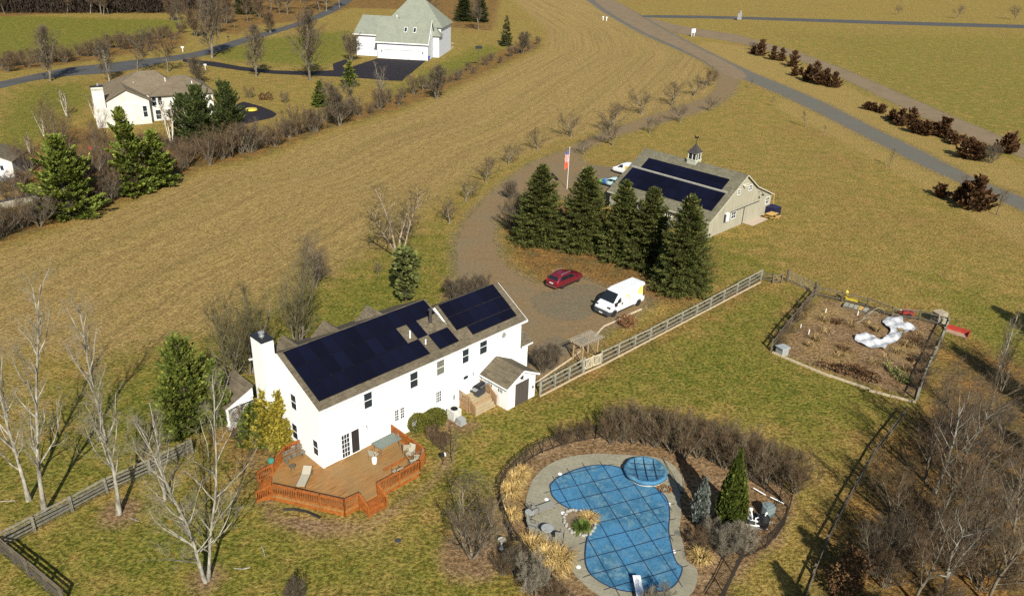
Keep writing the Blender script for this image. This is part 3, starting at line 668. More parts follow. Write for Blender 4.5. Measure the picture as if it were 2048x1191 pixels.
def add_window(parent, x, z, w, h, face, cols=1, rows=2, off=0.0, pane=None, name='window', fr=.06, sash=.045, mull=.03):
    """a window on a wall; face: 'front' (y=off, looks -y), 'left' (x=off, looks -x), 'right' (x=off, looks +x); x = centre along the wall, z = sill"""
    m = MB(); m.box(-w/2-fr, w/2+fr, -.055, -.003, -fr-.02, 0); m.box(-w/2-fr, w/2+fr, -.05, -.003, h, h+fr); m.box(-w/2-fr, -w/2, -.05, -.003, 0, h); m.box(w/2, w/2+fr, -.05, -.003, 0, h)
    m.box(-w/2, w/2, -.044, -.012, h/2-sash/2, h/2+sash/2)
    for c in range(1, cols): m.box(-w/2+w*c/cols-mull/2, -w/2+w*c/cols+mull/2, -.040, -.012, 0, h)
    for r in range(1, rows):
        if abs(r/rows-.5) > .01: m.box(-w/2, w/2, -.038, -.012, h*r/rows-mull/2, h*r/rows+mull/2)
    o = m.build(name, M_TRIM, parent)
    g = MB().box(-w/2, w/2, -.02, -.004, 0, h).build('pane', pane or M_GLASS, o)
    if face == 'front': o.location = (x, off, z)
    elif face == 'left': o.location = (off, x, z); o.rotation_euler = (0, 0, -PI/2)
    elif face == 'right': o.location = (off, x, z); o.rotation_euler = (0, 0, PI/2)
    elif face == 'back': o.location = (x, off, z); o.rotation_euler = (0, 0, PI)
    return o
def slab_roof(cs, x0, x1, th, axis='x'):
    """folded roof plate: cs = [(y, z), ...] along the top, thickness th straight down"""
    return MB().extr(list(cs)+[(y, z-th) for y, z in reversed(cs)], axis, x0, x1)
# ------------------------------------------------------------------ the white farmhouse
HX, HY, HTH = -13.11, 45.84, .8102
def HL(x, y, z=0.0):
    c, s = math.cos(HTH), math.sin(HTH); return Vector((HX+c*x-s*y, HY+s*x+c*y, z))
H = thing('white_house', 'long white two-storey farmhouse covered in dark solar panels, with a tall white chimney', 'house', (HX, HY, 0), HTH)
EZ, RZ, RY = 5.66, 8.07, 4.75; EZ2, RZ2, RY2, Y2 = 5.62, 7.86, 3.5, .12
SX, LX = 13.45, 20.45
w = MB()
w.extr([(0, -.2), (8.9, -.2), (8.9, EZ-.02), (RY, RZ-.17), (0, EZ-.15)], 'x', 0, SX)
w.extr([(Y2, -.2), (6.9, -.2), (6.9, EZ2-.12), (RY2, RZ2-.17), (Y2, EZ2-.12)], 'x', SX+.003, LX)
w.extr([(.55, -.2), (8.0, -.2), (8.0, 2.75), (4.2, 4.95), (.55, 2.75)], 'x', LX+.003, LX+1.35)      # low wing past the right gable
w.box(-2.2, -.003, 9.65, 12.4, -.2, 1.95)                     # rear porch knee wall volume
wall = w.build('wall', M_WHITE, H)
sl_ = (RZ-EZ)/(RY+.35)
rf = slab_roof([(-.35, EZ), (RY, RZ), (9.15, EZ+.1)], -.18, SX+.10, .14).build('roof', M_SHING, H)
slab_roof([(Y2-.35, EZ2-.03), (RY2, RZ2), (7.25, EZ2-.03)], SX+.104, LX+.32, .14).build('roof', M_SHING, H)
slab_roof([(.25, 2.72), (4.2, 5.1), (8.2, 2.72)], LX+.324, LX+1.75, .12).build('roof', M_SHING, H)
MB().extr([(-2.45, 2.0), (.1, 3.15), (.1, 3.03), (-2.45, 1.88)], 'y', 9.52, 12.7).build('porch_roof', M_SHING, H)
pw = MB().extr([(-2.35, 1.96), (-.005, 3.0), (-.005, 2.1), (-2.35, 1.75)], 'y', 9.56, 9.62); pw.box(-2.3, -2.16, 9.55, 9.69, -.2, 1.9); pw.box(-1.25, -1.13, 9.55, 9.64, -.2, 2.0); pw.build('porch_front', M_TRIM, H)
lt = MB()
for k in range(-8, 16):
    for s in (1, -1):
        for (xa, xb) in ((-1.1, -.05), (-2.15, -1.3)):
            p0 = [xa+k*.16, .0]; z0, z1 = 0.0, 1.75; dx = s*1.75
            a0, a1 = (xa+k*.16, xa+k*.16+dx)
            lo, hi = min(a0, a1), max(a0, a1); t0, t1 = 0, 1
            c0 = (xa-a0)/dx; c1 = (xb-a0)/dx; t0 = max(0, min(c0, c1)); t1 = min(1, max(c0, c1))
            if t1-t0 > .03: lt.beam((a0+dx*t0, 9.545-.01*s, z1*t0), (a0+dx*t1, 9.545-.01*s, z1*t1), .03, .012)
lt.build('lattice', M_TRIM, H)
MB().box(-2.15, -.05, 9.60, 9.645, -.1, 1.8).build('porch_shade_sheet', M_DARK, H)  # black sheet behind the lattice, standing in for the shaded porch interior
# rake boards, gutters
g = MB()
for (y, z, x0, x1) in ((-.35, EZ, -.2, SX+.12), (Y2-.35, EZ2-.03, SX+.14, LX+.34)):
    g.box(x0, x1, y-.10, y-.003, z-.17, z-.03)
g.build('gutter', M_TRIM, H)
g = MB(); g.box(0, SX, -.34, -.003, EZ-.20, EZ-.16); g.box(SX+.01, LX, Y2-.34, Y2-.003, EZ2-.22, EZ2-.19); g.build('soffit', M_TRIM, H)
g = MB()
for (x, cs) in ((-.20, [(-.36, EZ), (RY, RZ), (9.12, EZ+.13)]),):
    for a, b in zip(cs, cs[1:]): g.beam((x, a[0], a[1]-.09), (x, b[0], b[1]-.09), .03, .17)
g.build('rake_board', M_TRIM, H)
g = MB().beam((LX+.34, Y2-.36, EZ2-.12), (LX+.34, RY2, RZ2-.10), .03, .17); g.build('rake_board', M_TRIM, H); g = MB()
g.beam((LX+.33, .25, 2.62), (LX+1.76, .25, 2.62), .05, .14); g
g.build('rake_board', M_TRIM, H)
g = MB(); g.tube([(.12, -.06, EZ-.25), (.12, -.06, 0)], .04, 6); g.tube([(SX-.25, -.3, EZ-.2), (SX-.25, -.07, EZ-.6), (SX-.25, -.07, 0)], .04, 6); g.tube([(LX+1.3, .48, 2.6), (LX+1.3, .48, 0)], .04, 6); g.build('downspout', M_TRIM, H)
# dormers on the back slope
for i, x in enumerate((1.76, 5.35, 9.45)):
    d = MB().extr([(x-1.0, 6.4), (x+1.0, 6.4), (x+1.0, 6.95), (x, 7.78), (x-1.0, 6.95)], 'y', 5.0, 6.95).build('dormer', M_WHITE, H)
    slab_roof([(x-1.25, 6.86), (x, 7.93), (x+1.25, 6.86)], 4.9, 7.2, .10, 'y').build('dormer_roof', M_SHING, d)
# chimney
ch = MB().box(-.92, -.003, 5.35, 6.95, -.2, 8.9).build('chimney', siding('chimney_siding', (.82, .82, .80), depth=.06, var=.03), H)
MB().box(-.97, .05, 5.30, 7.0, 8.903, 9.0).build('chimney_cap', M_DARK, ch)
MB().lathe([(.20, 0), (.20, .12), (.13, .12), (.13, .3), (.24, .3), (.24, .36), (.1, .42)], 14, (-.45, 6.15, 9.0)).build('flue', M_STEEL, ch)
# solar panels
def roof_z(y, y0, z0, y1, z1): return z0+(z1-z0)*(y-y0)/(y1-y0)
def panel_proto(wx, wy, slope):
    """panel lying in the plane z = slope*y, origin lower left corner, wy measured in plan"""
    c = math.sqrt(1+slope*slope); n = Vector((0, -slope, 1))/c; a = .015
    def q(x, y, h): return Vector((x, y, y*slope))+n*h
    fr = MB().hexa([q(a, a, .03), q(wx-a, a, .03), q(wx-a, wy-a, .03), q(a, wy-a, .03)], [q(a, a, .085), q(wx-a, a, .085), q(wx-a, wy-a, .085), q(a, wy-a, .085)])
    o = fr.build('solar_panel', M_PVF, H)
    MB().hexa([q(a+.015, a+.015, .080), q(wx-a-.015, a+.015, .080), q(wx-a-.015, wy-a-.015, .080), q(a+.015, wy-a-.015, .080)], [q(a+.015, a+.015, .089), q(wx-a-.015, a+.015, .089), q(wx-a-.015, wy-a-.015, .089), q(a+.015, wy-a-.015, .089)]).build('cell_glass', M_PV, o)
    return o
pp = None; S1 = (RZ-EZ)/(RY+.35)
for r in range(3):
    for c in range(13):
        if (r == 0 and c == 10) or (r == 1 and c in (9, 11, 12)): continue
        x, y = .25+1.006*c, .26+1.468*r; z = EZ+S1*(y+.35)
        if pp is None: pp = panel_proto(1.006, 1.468, S1); pp.location = (x, y, z)
        else: copy_part(pp, H, (x, y, z))
S2 = (RZ2-EZ2+.03)/(RY2-Y2+.35); pp = None
for (wx, wy, xs_, y) in ((1.72, .78, [14.9+1.72*k for k in range(3)], .34), (1.045, 1.17, [13.83+1.045*k for k in range(6)], 1.12), (1.045, 1.17, [13.83+1.045*k for k in range(6)], 2.29)):
    first = None
    for x in xs_:
        z = EZ2-.03+S2*(y-Y2+.35)
        if first is None: first = panel_proto(wx, wy, S2); first.location = (x, y, z)
        else: copy_part(first, H, (x, y, z))
# roof vents
def rz1(y): return EZ+S1*(y+.35)
MB().tube([(12.2, 2.45, rz1(2.45)-.1), (12.2, 2.45, rz1(2.45)+1.35)], .13, 12).lathe([(.2, 0), (.2, .05), (.05, .12)], 12, (12.2, 2.45, rz1(2.45)+1.35)).build('stove_pipe', mat('pipe_dark', (.10, .09, .085), .35, .2, 6, metal=.5), H)
MB().lathe([(.34, -.05), (.16, .22)], 12, (12.2, 2.45, rz1(2.45))).build('pipe_flashing', M_SHING, H)
MB().tube([(9.82, 2.1, rz1(2.1)-.1), (9.82, 2.1, rz1(2.1)+.62)], .065, 8).build('vent_pipe', M_WHITEP, H)
MB().tube([(10.6, 1.15, rz1(1.15)-.1), (10.6, 1.15, rz1(1.15)+.42)], .06, 8).build('vent_pipe', M_WHITEP, H)
# windows and doors
for (x0, x1, z0, z1) in ((3.78, 4.48, 3.9, 5.2), (8.06, 8.79, 3.85, 5.16), (10.73, 11.5, 3.92, 5.2)): add_window(H, (x0+x1)/2, z0, x1-x0, z1-z0, 'front', pane=M_BLIND if x0 > 10 else None)
for (x0, x1, z0, z1) in ((13.56, 14.24, 3.85, 5.1), (15.5, 16.3, 3.95, 5.25)): add_window(H, (x0+x1)/2, z0, x1-x0, z1-z0, 'front', off=Y2)
for x in (6.68, 7.21): add_window(H, x, 1.58, .34, .95, 'front', cols=2, rows=4, fr=.07)
add_window(H, 10.9, 1.45, .52, .95, 'front', cols=3, rows=4)
add_window(H, 3.27, 4.0, .70, 1.25, 'left'); add_window(H, .74, 1.35, .62, 1.25, 'left'); add_window(H, 3.5, 1.3, .7, 1.3, 'left')
sd_ = MB()
sd_.box(1.55, 3.25, -.06, -.003, .52, .60); sd_.box(1.55, 3.25, -.06, -.003, 2.56, 2.66); sd_.box(1.55, 1.65, -.06, -.003, .6, 2.56); sd_.box(2.32, 2.50, -.06, -.003, .6, 2.56); sd_.box(3.17, 3.25, -.06, -.003, .6, 2.56)
for k in range(1, 3): sd_.box(1.65+.67*k/3-.012, 1.65+.67*k/3+.012, -.045, -.012, .6, 2.56)
for k in range(1, 5): sd_.box(1.65, 2.32, -.043, -.012, .6+1.96*k/5-.012, .6+1.96*k/5+.012)
sdo = sd_.build('patio_door', M_TRIM, H)
MB().box(1.65, 2.32, -.02, -.004, .6, 2.56).build('pane', M_GLASS, sdo); MB().box(2.5, 3.17, -.03, -.004, .6, 2.56).build('screen', mat('screen_dark', (.025, .022, .022), .8, .2, 8), sdo)
bd = MB().box(13.5, 14.35, Y2-.05, Y2-.003, .9, 3.0); bdo = bd.build('back_door', M_TRIM, H)
MB().lathe([(.0, 0), (.28, 0), (.28, .02), (0, .02)], 12).build('pane', M_GLASS, bdo)
for o in (bdo.children[0],): o.location = (13.92, Y2-.055, 2.45); o.rotation_euler = (PI/2, 0, 0); o.scale = (1, .55, 1)
lv = MB().lathe([(.24, 0), (.24, .05), (.18, .05), (.18, .02)], 16).build('round_vent', mat('vent_grey', (.28, .28, .27), .6), H); lv.location = (18.3, Y2-.003, 4.8); lv.rotation_euler = (PI/2, 0, 0)
band = MB().beam((.35, -.03, 3.0), (2.9, -.03, 3.02), .05, .03).beam((2.9, -.03, 3.02), (3.1, -.03, 3.12), .05, .03).beam((3.1, -.03, 3.12), (6.2, -.03, 3.02), .05, .03).beam((6.2, -.03, 3.0), (6.2, -.03, .8), .05, .03).build('cable_conduit', mat('conduit_grey', (.45, .45, .43), .6), H)
for (x, z, y) in ((3.85, 2.35, 0), (14.75, 2.45, Y2)):
    MB().box(x-.05, x+.05, y-.12, y-.003, z, z+.16).lathe([(.03, 0), (.06, .05), (.05, .14), (.02, .16)], 8, (x, y-.14, z-.1)).build('wall_lamp', M_GREY, H)
MB().box(12.45, 12.65, -.10, -.003, 1.0, 1.4).tube([(12.55, -.05, 0), (12.55, -.05, 1.0)], .025, 6).build('electric_meter', M_GREY, H)
bh = MB().box(8.0, 8.35, -.55, -.003, -.1, .28).build('cellar_vent', M_CONC, H)
# ------------------------------------------------------------------ the shed against the right end of the house
S = thing('garden_shed', 'small white shed with dark double doors and a black star, built against the house', 'shed', tuple(HL(15.65, -3.15)), HTH)
sw = MB().extr([(0, -.1), (3.3, -.1), (3.3, 2.25), (1.65, 3.05), (0, 2.25)], 'y', 0, 3.1).build('wall', boards('shed_boards', (.78, .78, .76), .3), S)
slab_roof([(-.28, 2.22), (1.65, 3.24), (3.58, 2.22)], -.22, 3.1, .09, 'y').build('roof', M_SHING, S)
g = MB().beam((-.28, -.235, 2.17), (1.65, -.235, 3.19), .025, .15).beam((1.65, -.235, 3.19), (3.58, -.235, 2.17), .025, .15).beam((-.29, -.22, 2.15), (-.29, 3.1, 2.15), .03, .13).build('rake_board', M_TRIM, S)
M_BARNW = boards('weathered_boards', (.085, .07, .06), .19, ('X',))
for x in (.88, 1.67): MB().box(x+.01, x+.78, -.05, -.003, .03, 2.12).build('door', M_BARNW, S)
st = MB(); pts = [(math.sin(2*PI*k/10)*(.33 if k % 2 == 0 else .13), math.cos(2*PI*k/10)*(.33 if k % 2 == 0 else .13)) for k in range(10)]
for k in range(10): st.quad((0, -.05, 0), (pts[k][0], -.02, pts[k][1]), (pts[(k+1) % 10][0], -.02, pts[(k+1) % 10][1]))
st.build('star', M_DARK, S).location = (1.62, -.005, 2.52)
for y in (2.1, .85): add_window(S, y, 1.35, .55, .72, 'left', cols=3, rows=2, mull=.045)
MB().tube([(2.95, -.06, 1.0), (3.02, -.07, 1.15)], .07, 6).build('lantern', M_DARK, S)
# small lattice-railed landing with steps, and the grill on it
Ld = thing('wooden_landing', 'small weathered wooden landing with steps in front of the back door', 'landing', tuple(HL(13.1, -1.9)), HTH)
M_PALEW = mat('weathered_deck_wood', (.42, .33, .20), .85, .35, 5, stretch=(.3, 3, 3))
M_RAILW = mat('cedar_rail', (.36, .22, .11), .8, .35, 5)
d = MB()
for k in range(13): d.box(.05, 2.35, .55+.11*k, .645+.11*k, .74, .78)
d.build('platform', M_PALEW, Ld); MB().box(.05, 2.35, .56, 1.95, 0, .735).build('skirt', M_RAILW, Ld)
for k in range(3): MB().box(.12, 2.3, -.12+.22*k, .13+.22*k, 0, .14+.2*k).build('step', M_PALEW, Ld)
for x in (0.0, 2.4):
    r = MB().beam((x, -.1, .95), (x, .7, 1.5), .08, .05).beam((x, .7, 1.55), (x, 1.95, 1.62), .08, .05)
    for y, z0, z1 in ((-.1, 0, 1.0), (.6, 0, 1.55)): r.box(x-.045, x+.045, y-.045, y+.045, z0, z1)
    for k in range(14):
        y = -.02+.14*k; zt = .98+.7*y if y < .7 else 1.53; r.box(x-.018, x+.018, y, y+.05, .25 if y < .5 else .7, zt)
    r.build('railing', M_RAILW, Ld)
Gr = thing('gas_grill', 'black and grey gas grill standing on the small landing', 'grill', tuple(HL(14.75, -.75, .785)), HTH+.15)
MB().box(-.45, .45, -.25, .25, .08, .78).build('cabinet', M_DARKM, Gr)
MB().extr([(-.28, 0), (.28, 0), (.28, .16), (.12, .34), (-.14, .34), (-.28, .2)], 'x', -.42, .42).build('lid', M_DARK, Gr).location = (0, 0, .80)
for s in (-1, 1): MB().box(min(s*.46, s*.85), max(s*.46, s*.85), -.22, .22, .78, .84).build('side_shelf', M_GREY, Gr)
MB().beam((-.3, -.32, .95), (.3, -.32, .95), .03, .03).build('handle', M_STEEL, Gr)
# AC unit and its small neighbour
def ac_unit(name, label, loc, s, hgt_):
    a = thing(name, label, 'air conditioner' if s > .7 else 'utility box', loc, HTH)
    b = MB().box(-s/2, s/2, -s/2, s/2, .05, hgt_); 
    for k in range(int(hgt_/.07)-1): b.box(-s/2-.012, s/2+.012, -s/2-.012, s/2+.012, .1+.07*k, .125+.07*k)
    b.build('cabinet', M_GREY if s < .7 else mat('ac_beige', (.55, .55, .50), .6), a)
    MB().box(-s/2-.08, s/2+.08, -s/2-.08, s/2+.08, 0, .045).build('pad', M_CONC, a)
    if s > .7:
        f = MB().lathe([(.30, 0), (.30, .03), (.26, .03), (.26, .0)], 16, (0, 0, hgt_+.003))
        for k in range(8): f.beam((0, 0, hgt_+.03), (.28*math.cos(k*PI/4), .28*math.sin(k*PI/4), hgt_+.03), .015, .01)
        f.build('fan_grille', M_DARKM, a)
    return a
ac_unit('air_conditioner', 'pale square air conditioning unit beside the white house wall', tuple(HL(11.75, -.95)), .82, .85)
ac_unit('utility_box', 'small low grey box in front of the air conditioning unit', tuple(HL(11.6, -1.95)), .55, .5)
# ------------------------------------------------------------------ the cedar deck
M_DECK = None
def deck_mat():
    m, t, b = newmat('deck_boards'); co = t.coord(); sp = t.new('ShaderNodeSeparateXYZ'); t.link(co, sp.inputs[0])
    r = t.math('MULTIPLY', sp.outputs['Y'], 1/.14); row = t.math('FLOOR', r); fr = t.math('FRACT', r)
    wn = t.new('ShaderNodeTexWhiteNoise', noise_dimensions='1D'); t.link(row, wn.inputs['W'])
    n = t.noise(t.mapv(co, (.4, 2, 1)), 3, 6, .7); n2 = t.noise(co, .5, 4, .6)
    c = t.mix(t.ramp(n, .35, .65), (.16, .072, .022), (.33, .17, .055)); c = t.mix(t.math('MULTIPLY', wn.outputs['Value'], .45), c, (.38, .18, .045)); c = t.mix(t.ramp(n2, .42, .62, 0, .7), c, (.22, .14, .055)); c = t.mix(t.ramp(fr, .1, .0, 0, .8), c, (.05, .02, .008))
    t.link(c, b.inputs['Base Color']); b.inputs['Roughness'].default_value = .6; b.inputs['Specular IOR Level'].default_value = .3; return m
M_DECK = deck_mat(); M_DRAIL = mat('deck_stain', (.34, .108, .02), .6, .3, 4, spec=.3, col2=(.19, .055, .012))
DZ = .55
D = thing('wooden_deck', 'large orange-stained wooden deck with railings wrapping the near corner of the white house', 'deck', (HX, HY, 0), HTH)
dk = [(-.004, 3.0), (-1.2, 3.1), (-2.95, 1.9), (-4.2, -.1), (-1.5, -4.9), (4.9, -5.0), (6.1, -4.1), (6.15, -.004), (-.004, -.004)]
MB().prism(dk[::-1], DZ-.14, DZ).build('floor', M_DECK, D)
ins = [(-.01, 2.9), (-1.15, 3.0), (-2.85, 1.85), (-4.05, -.1), (-1.45, -4.78), (4.85, -4.88), (5.98, -4.05), (6.05, -.01), (-.01, -.01)]
MB().prism(ins[::-1], -.05, DZ-.143).build('skirt', M_DRAIL, D)
def railing(pts, parent, name='railing', h=.92, gap=.135, z=DZ, m=None, thick=.045, posts=True):
    m = m or M_DRAIL
    for a, b in zip(pts, pts[1:]):
        za = a[2] if len(a) > 2 else z; zb = b[2] if len(b) > 2 else z
        A = Vector((a[0], a[1], za)); B = Vector((b[0], b[1], zb)); L = (B-A).length; r = MB()
        r.beam(A+Vector((0, 0, h)), B+Vector((0, 0, h)), .14, .04); r.beam(A+Vector((0, 0, h-.09)), B+Vector((0, 0, h-.09)), .04, .09); r.beam(A+Vector((0, 0, .12)), B+Vector((0, 0, .12)), .04, .09)
        for k in range(1, int(L/gap)):
            p = A.lerp(B, k*gap/L); r.box(p.x-thick/2, p.x+thick/2, p.y-thick/2, p.y+thick/2, p.z+.05, p.z+h-.02)
        n = max(1, round(L/1.8))
        for k in range(n+1 if posts else 0):
            p = A.lerp(B, k/n); r.box(p.x-.05, p.x+.05, p.y-.05, p.y+.05, p.z-.45, p.z+h+.02)
        r.build(name, m, parent)
railing([(6.1, -.1), (6.05, -4.1)], D); railing([(6.05, -4.1), (4.9, -4.93)], D); railing([(4.9, -4.93), (1.15, -4.93)], D)
railing([(-.38, -4.93), (-1.5, -4.85)], D); railing([(-1.5, -4.85), (-4.12, -.12)], D); railing([(-2.9, 1.88), (-1.2, 3.03)], D); railing([(-1.2, 3.03), (-.08, 2.95)], D)
for k in range(3): MB().box(-.30, 1.08, -5.30-.30*k, -5.0-.30*k, 0, .42-.14*k).build('step', M_DRAIL, D)
for x in (-.38, 1.15): railing([(x, -5.0, DZ-.05), (x, -5.95, .0)], D)
for k in range(3):
    a = Vector((-4.2, -.1)); b = Vector((-2.95, 1.9)); n = Vector((-(b-a).y, (b-a).x)).normalized(); o1 = n*(.05+.3*k); o2 = n*(.34+.3*k); A, B = a.lerp(b, .08), a.lerp(b, .92)
    MB().prism([tuple(A+o1), tuple(A+o2), tuple(B+o2), tuple(B+o1)][::-1], 0, .42-.14*k).build('step', M_DRAIL, D)
for f in (.03, .97):
    p = Vector((-4.2, -.1)).lerp(Vector((-2.95, 1.9)), f); q = p+n*1.0; railing([(p.x, p.y, DZ-.05), (q.x, q.y, 0)], D)
bm = MB(); bm.box(-1.7, -.15, 2.05, 2.45, DZ+.40, DZ+.45); bm.box(-1.7, -.15, 2.5, 2.55, DZ+.52, DZ+.65); bm.box(-1.7, -.15, 2.5, 2.55, DZ+.72, DZ+.85); bm.box(-1.65, -1.57, 2.1, 2.5, DZ, DZ+.9); bm.box(-.28, -.2, 2.1, 2.5, DZ, DZ+.9)
BN_ = thing('wooden_bench', 'brown wooden garden bench on the deck against the house gable', 'bench', (0, 0, 0)); 
BN_.location = (HX, HY, 0); BN_.rotation_euler = (0, 0, HTH)
MB().box(-1.7, -.15, 2.05, 2.45, DZ+.40, DZ+.45).build('seat', M_BARKG, BN_)
MB().box(-1.7, -.15, 2.5, 2.55, DZ+.52, DZ+.65).box(-1.7, -.15, 2.5, 2.55, DZ+.72, DZ+.85).build('backrest', M_BARKG, BN_)
for x in (-1.65, -.28): MB().box(x, x+.08, 2.1, 2.56, DZ, DZ+.40).box(x, x+.08, 2.56, 2.60, DZ, DZ+.9).build('leg', M_BARKG, BN_)
MB().box(3.0, 6.0, -3.2, -3.05, DZ+.003, DZ+.10).build('bench_rail', M_DRAIL, D)
# deck furniture
M_FRAME = mat('bronze_frame', (.10, .085, .06), .5, .2, 5); M_SLING = mat('sling_beige', (.36, .33, .25), .8, .15, 20)
M_TABLE = mat('table_glass_grey', (.13, .16, .135), .25, .25, 3, spec=.5)
def chair(name, label, loc, rz, group, seat=M_SLING, frame=M_FRAME):
    c = thing(name, label, 'chair', loc, rz, group)
    MB().hexa([(-.26, -.24, .40), (.26, -.24, .40), (.26, .24, .36), (-.26, .24, .36)], [(-.26, -.24, .43), (.26, -.24, .43), (.26, .24, .39), (-.26, .24, .39)]).build('seat', seat, c)
    MB().hexa([(-.26, .24, .38), (.26, .24, .38), (.26, .28, .38), (-.26, .28, .38)], [(-.25, .42, .98), (.25, .42, .98), (.25, .45, .98), (-.25, .45, .98)]).build('backrest', seat, c)
    for s in (-1, 1):
        MB().tube([(s*.29, -.28, 0), (s*.29, -.25, .62), (s*.29, .30, .64), (s*.29, .26, .38), (s*.29, .34, 0)], .018, 5).build('arm_frame', frame, c)
        MB().tube([(s*.27, .25, .38), (s*.27, .44, 1.0)], .018, 5).build('back_post', frame, c)
    return c
Tb = thing('patio_table', 'long grey-green patio dining table on the orange deck by the white wall', 'table', tuple(HL(4.75, -1.25, DZ)), HTH)
MB().box(-1.0, 1.0, -.55, .55, .70, .74).build('table_top', M_TABLE, Tb)
for x in (-.85, .85):
    for y in (-.42, .42): MB().tube([(x, y, 0), (x*.95, y*.95, .70)], .028, 6).build('leg', M_FRAME, Tb)
CH = [((3.35, -1.55), 1.9, 'patio chair pushed in at the left end of the deck dining table'), ((5.55, -2.55), 2.6, 'patio chair with its back to the table, nearest the right deck rail'),
      ((5.35, -3.25), -1.2, 'patio chair between two others in the right corner of the deck'), ((5.45, -3.95), -2.2, 'patio chair in the outermost corner of the deck railing'), ((4.9, -4.2), 1.2, 'patio chair tilted close against the front deck railing corner'), ((3.35, -4.3), 3.0, 'single patio chair alone along the front deck railing')]
for (x, y), r, lb in CH: chair('patio_chair', lb, tuple(HL(x, y, DZ)), HTH+r, 'patio chairs on the deck')
Lg = thing('sun_lounger', 'grey-beige sun lounger on the left part of the orange deck', 'sun lounger', tuple(HL(-1.75, -.35, DZ)), HTH-.85)
MB().box(-.3, .3, -.95, .35, .30, .335).build('seat', M_SLING, Lg)
MB().hexa([(-.3, .36, .30), (.3, .36, .30), (.3, .36, .335), (-.3, .36, .335)], [(-.3, .95, .62), (.3, .95, .62), (.3, .93, .655), (-.3, .93, .655)]).build('backrest', M_SLING, Lg)
fr_ = MB()
for s in (-1, 1): fr_.beam((s*.32, -1.0, .31), (s*.32, .95, .31), .04, .04)
fr_.build('frame', M_FRAME, Lg)
for s in (-1, 1):
    for y in (-.9, .75): MB().beam((s*.32, y, 0), (s*.32, y, .3), .04, .04).build('leg', M_FRAME, Lg)
St = thing('side_table', 'small round side table beside the wooden bench on the deck', 'table', tuple(HL(-1.75, 1.25, DZ)), 0)
MB().lathe([(.24, .42), (.24, .46)], 14).build('table_top', M_FRAME, St)
for k in range(3): MB().tube([(.18*math.cos(k*2.1), .18*math.sin(k*2.1), 0), (.05*math.cos(k*2.1), .05*math.sin(k*2.1), .42)], .015, 5).build('leg', M_FRAME, St)
tag(MB().lathe([(.16, 0), (.2, .3), (.19, .45), (.1, .5)], 12).build('plastic_bin', M_WHITEP, None, loc=HL(3.05, -2.0, DZ)), 'white plastic bag of cushions beside the left end chair of the deck table', 'bag')
tag(MB().lathe([(.05, 0), (.2, .05), (.24, .16), (.22, .3), (.1, .4), (.02, .42)], 14).build('post_lantern', mat('verdigris', (.05, .22, .16), .5), None, loc=HL(-2.95, 1.92, DZ+.94)), 'green lantern cap on the left corner post of the deck railing', 'lantern')
# ------------------------------------------------------------------ the barn
BX, BY, BTH = 25.23, 97.0, -.7705
def BL(x, y, z=0.0):
    c, s = math.cos(BTH), math.sin(BTH); return Vector((BX+c*x-s*y, BY+s*x+c*y, z))
B = thing('barn', 'sage-grey wooden barn with solar panels on its roof and a cupola with weathervane', 'barn', (BX, BY, 0), BTH)
M_BARN = boards('barn_boards', (.37, .345, .26), .31, ('X', 'Y')); M_CREAM = mat('cream_trim', (.62, .60, .48), .6, .12, 4); M_RAKE = mat('khaki_trim', (.44, .415, .32), .6, .12, 4)
bw = MB().extr([(0, -.2), (15.9, -.2), (15.9, 2.75), (11.1, 4.78), (7.75, 7.0), (0, 2.42)], 'x', -16.45, 0).build('wall', M_BARN, B)
slab_roof([(-.40, 2.38), (7.75, 7.22), (11.1, 4.98), (16.3, 2.82)], -16.72, .28, .15).build('roof', M_SHINGB, B)
g = MB()
for a, b in zip([(-.42, 2.36), (7.75, 7.2), (11.1, 4.96), (16.32, 2.80)], [(7.75, 7.2), (11.1, 4.96), (16.32, 2.80)]): g.beam((.31, a[0], a[1]-.10), (.31, b[0], b[1]-.10), .05, .14)
g.box(-16.7, .3, -.47, -.41, 2.17, 2.36); g.box(.003, .05, .0, .14, -.1, 2.4); g.box(.003, .05, 15.76, 15.9, -.1, 2.7); g.build('rake_board', M_RAKE, B)
slopeB = (7.22-2.38)/8.15
def zb(y): return 2.38+slopeB*(y+.40)
def bpanel(wx, wy, x, y, first):
    if first is None:
        c = math.sqrt(1+slopeB**2); n = Vector((0, -slopeB, 1))/c; a = .012
        q = lambda X, Y, h: Vector((X, Y, Y*slopeB))+n*h
        o = MB().hexa([q(a, a, .03), q(wx-a, a, .03), q(wx-a, wy-a, .03), q(a, wy-a, .03)], [q(a, a, .09), q(wx-a, a, .09), q(wx-a, wy-a, .09), q(a, wy-a, .09)]).build('solar_panel', M_PVF, B)
        MB().hexa([q(a+.008, a+.008, .085), q(wx-a-.008, a+.008, .085), q(wx-a-.008, wy-a-.008, .085), q(a+.008, wy-a-.008, .085)], [q(a+.008, a+.008, .093), q(wx-a-.008, a+.008, .093), q(wx-a-.008, wy-a-.008, .093), q(a+.008, wy-a-.008, .093)]).build('cell_glass', M_PV, o)
        o.location = (x, y, zb(y)); return o
    copy_part(first, B, (x, y, zb(y))); return first
f1 = None
for r in range(2):
    for c in range(15): f1 = bpanel(1.02, 1.50, -15.95+1.02*c, 1.13+1.50*r, f1)
f1 = None
for r in range(2):
    for c in range(8): f1 = bpanel(1.66, .92, -14.8+1.66*c, 4.45+.92*r, f1)
MB().extr([(4.17, zb(4.17)+.02), (4.17, zb(4.17)+.17), (4.31, zb(4.31)+.17), (4.31, zb(4.31)+.02)], 'x', -16.3, -.5).build('flashing_strip', mat('strip_grey', (.30, .29, .25), .6), B)
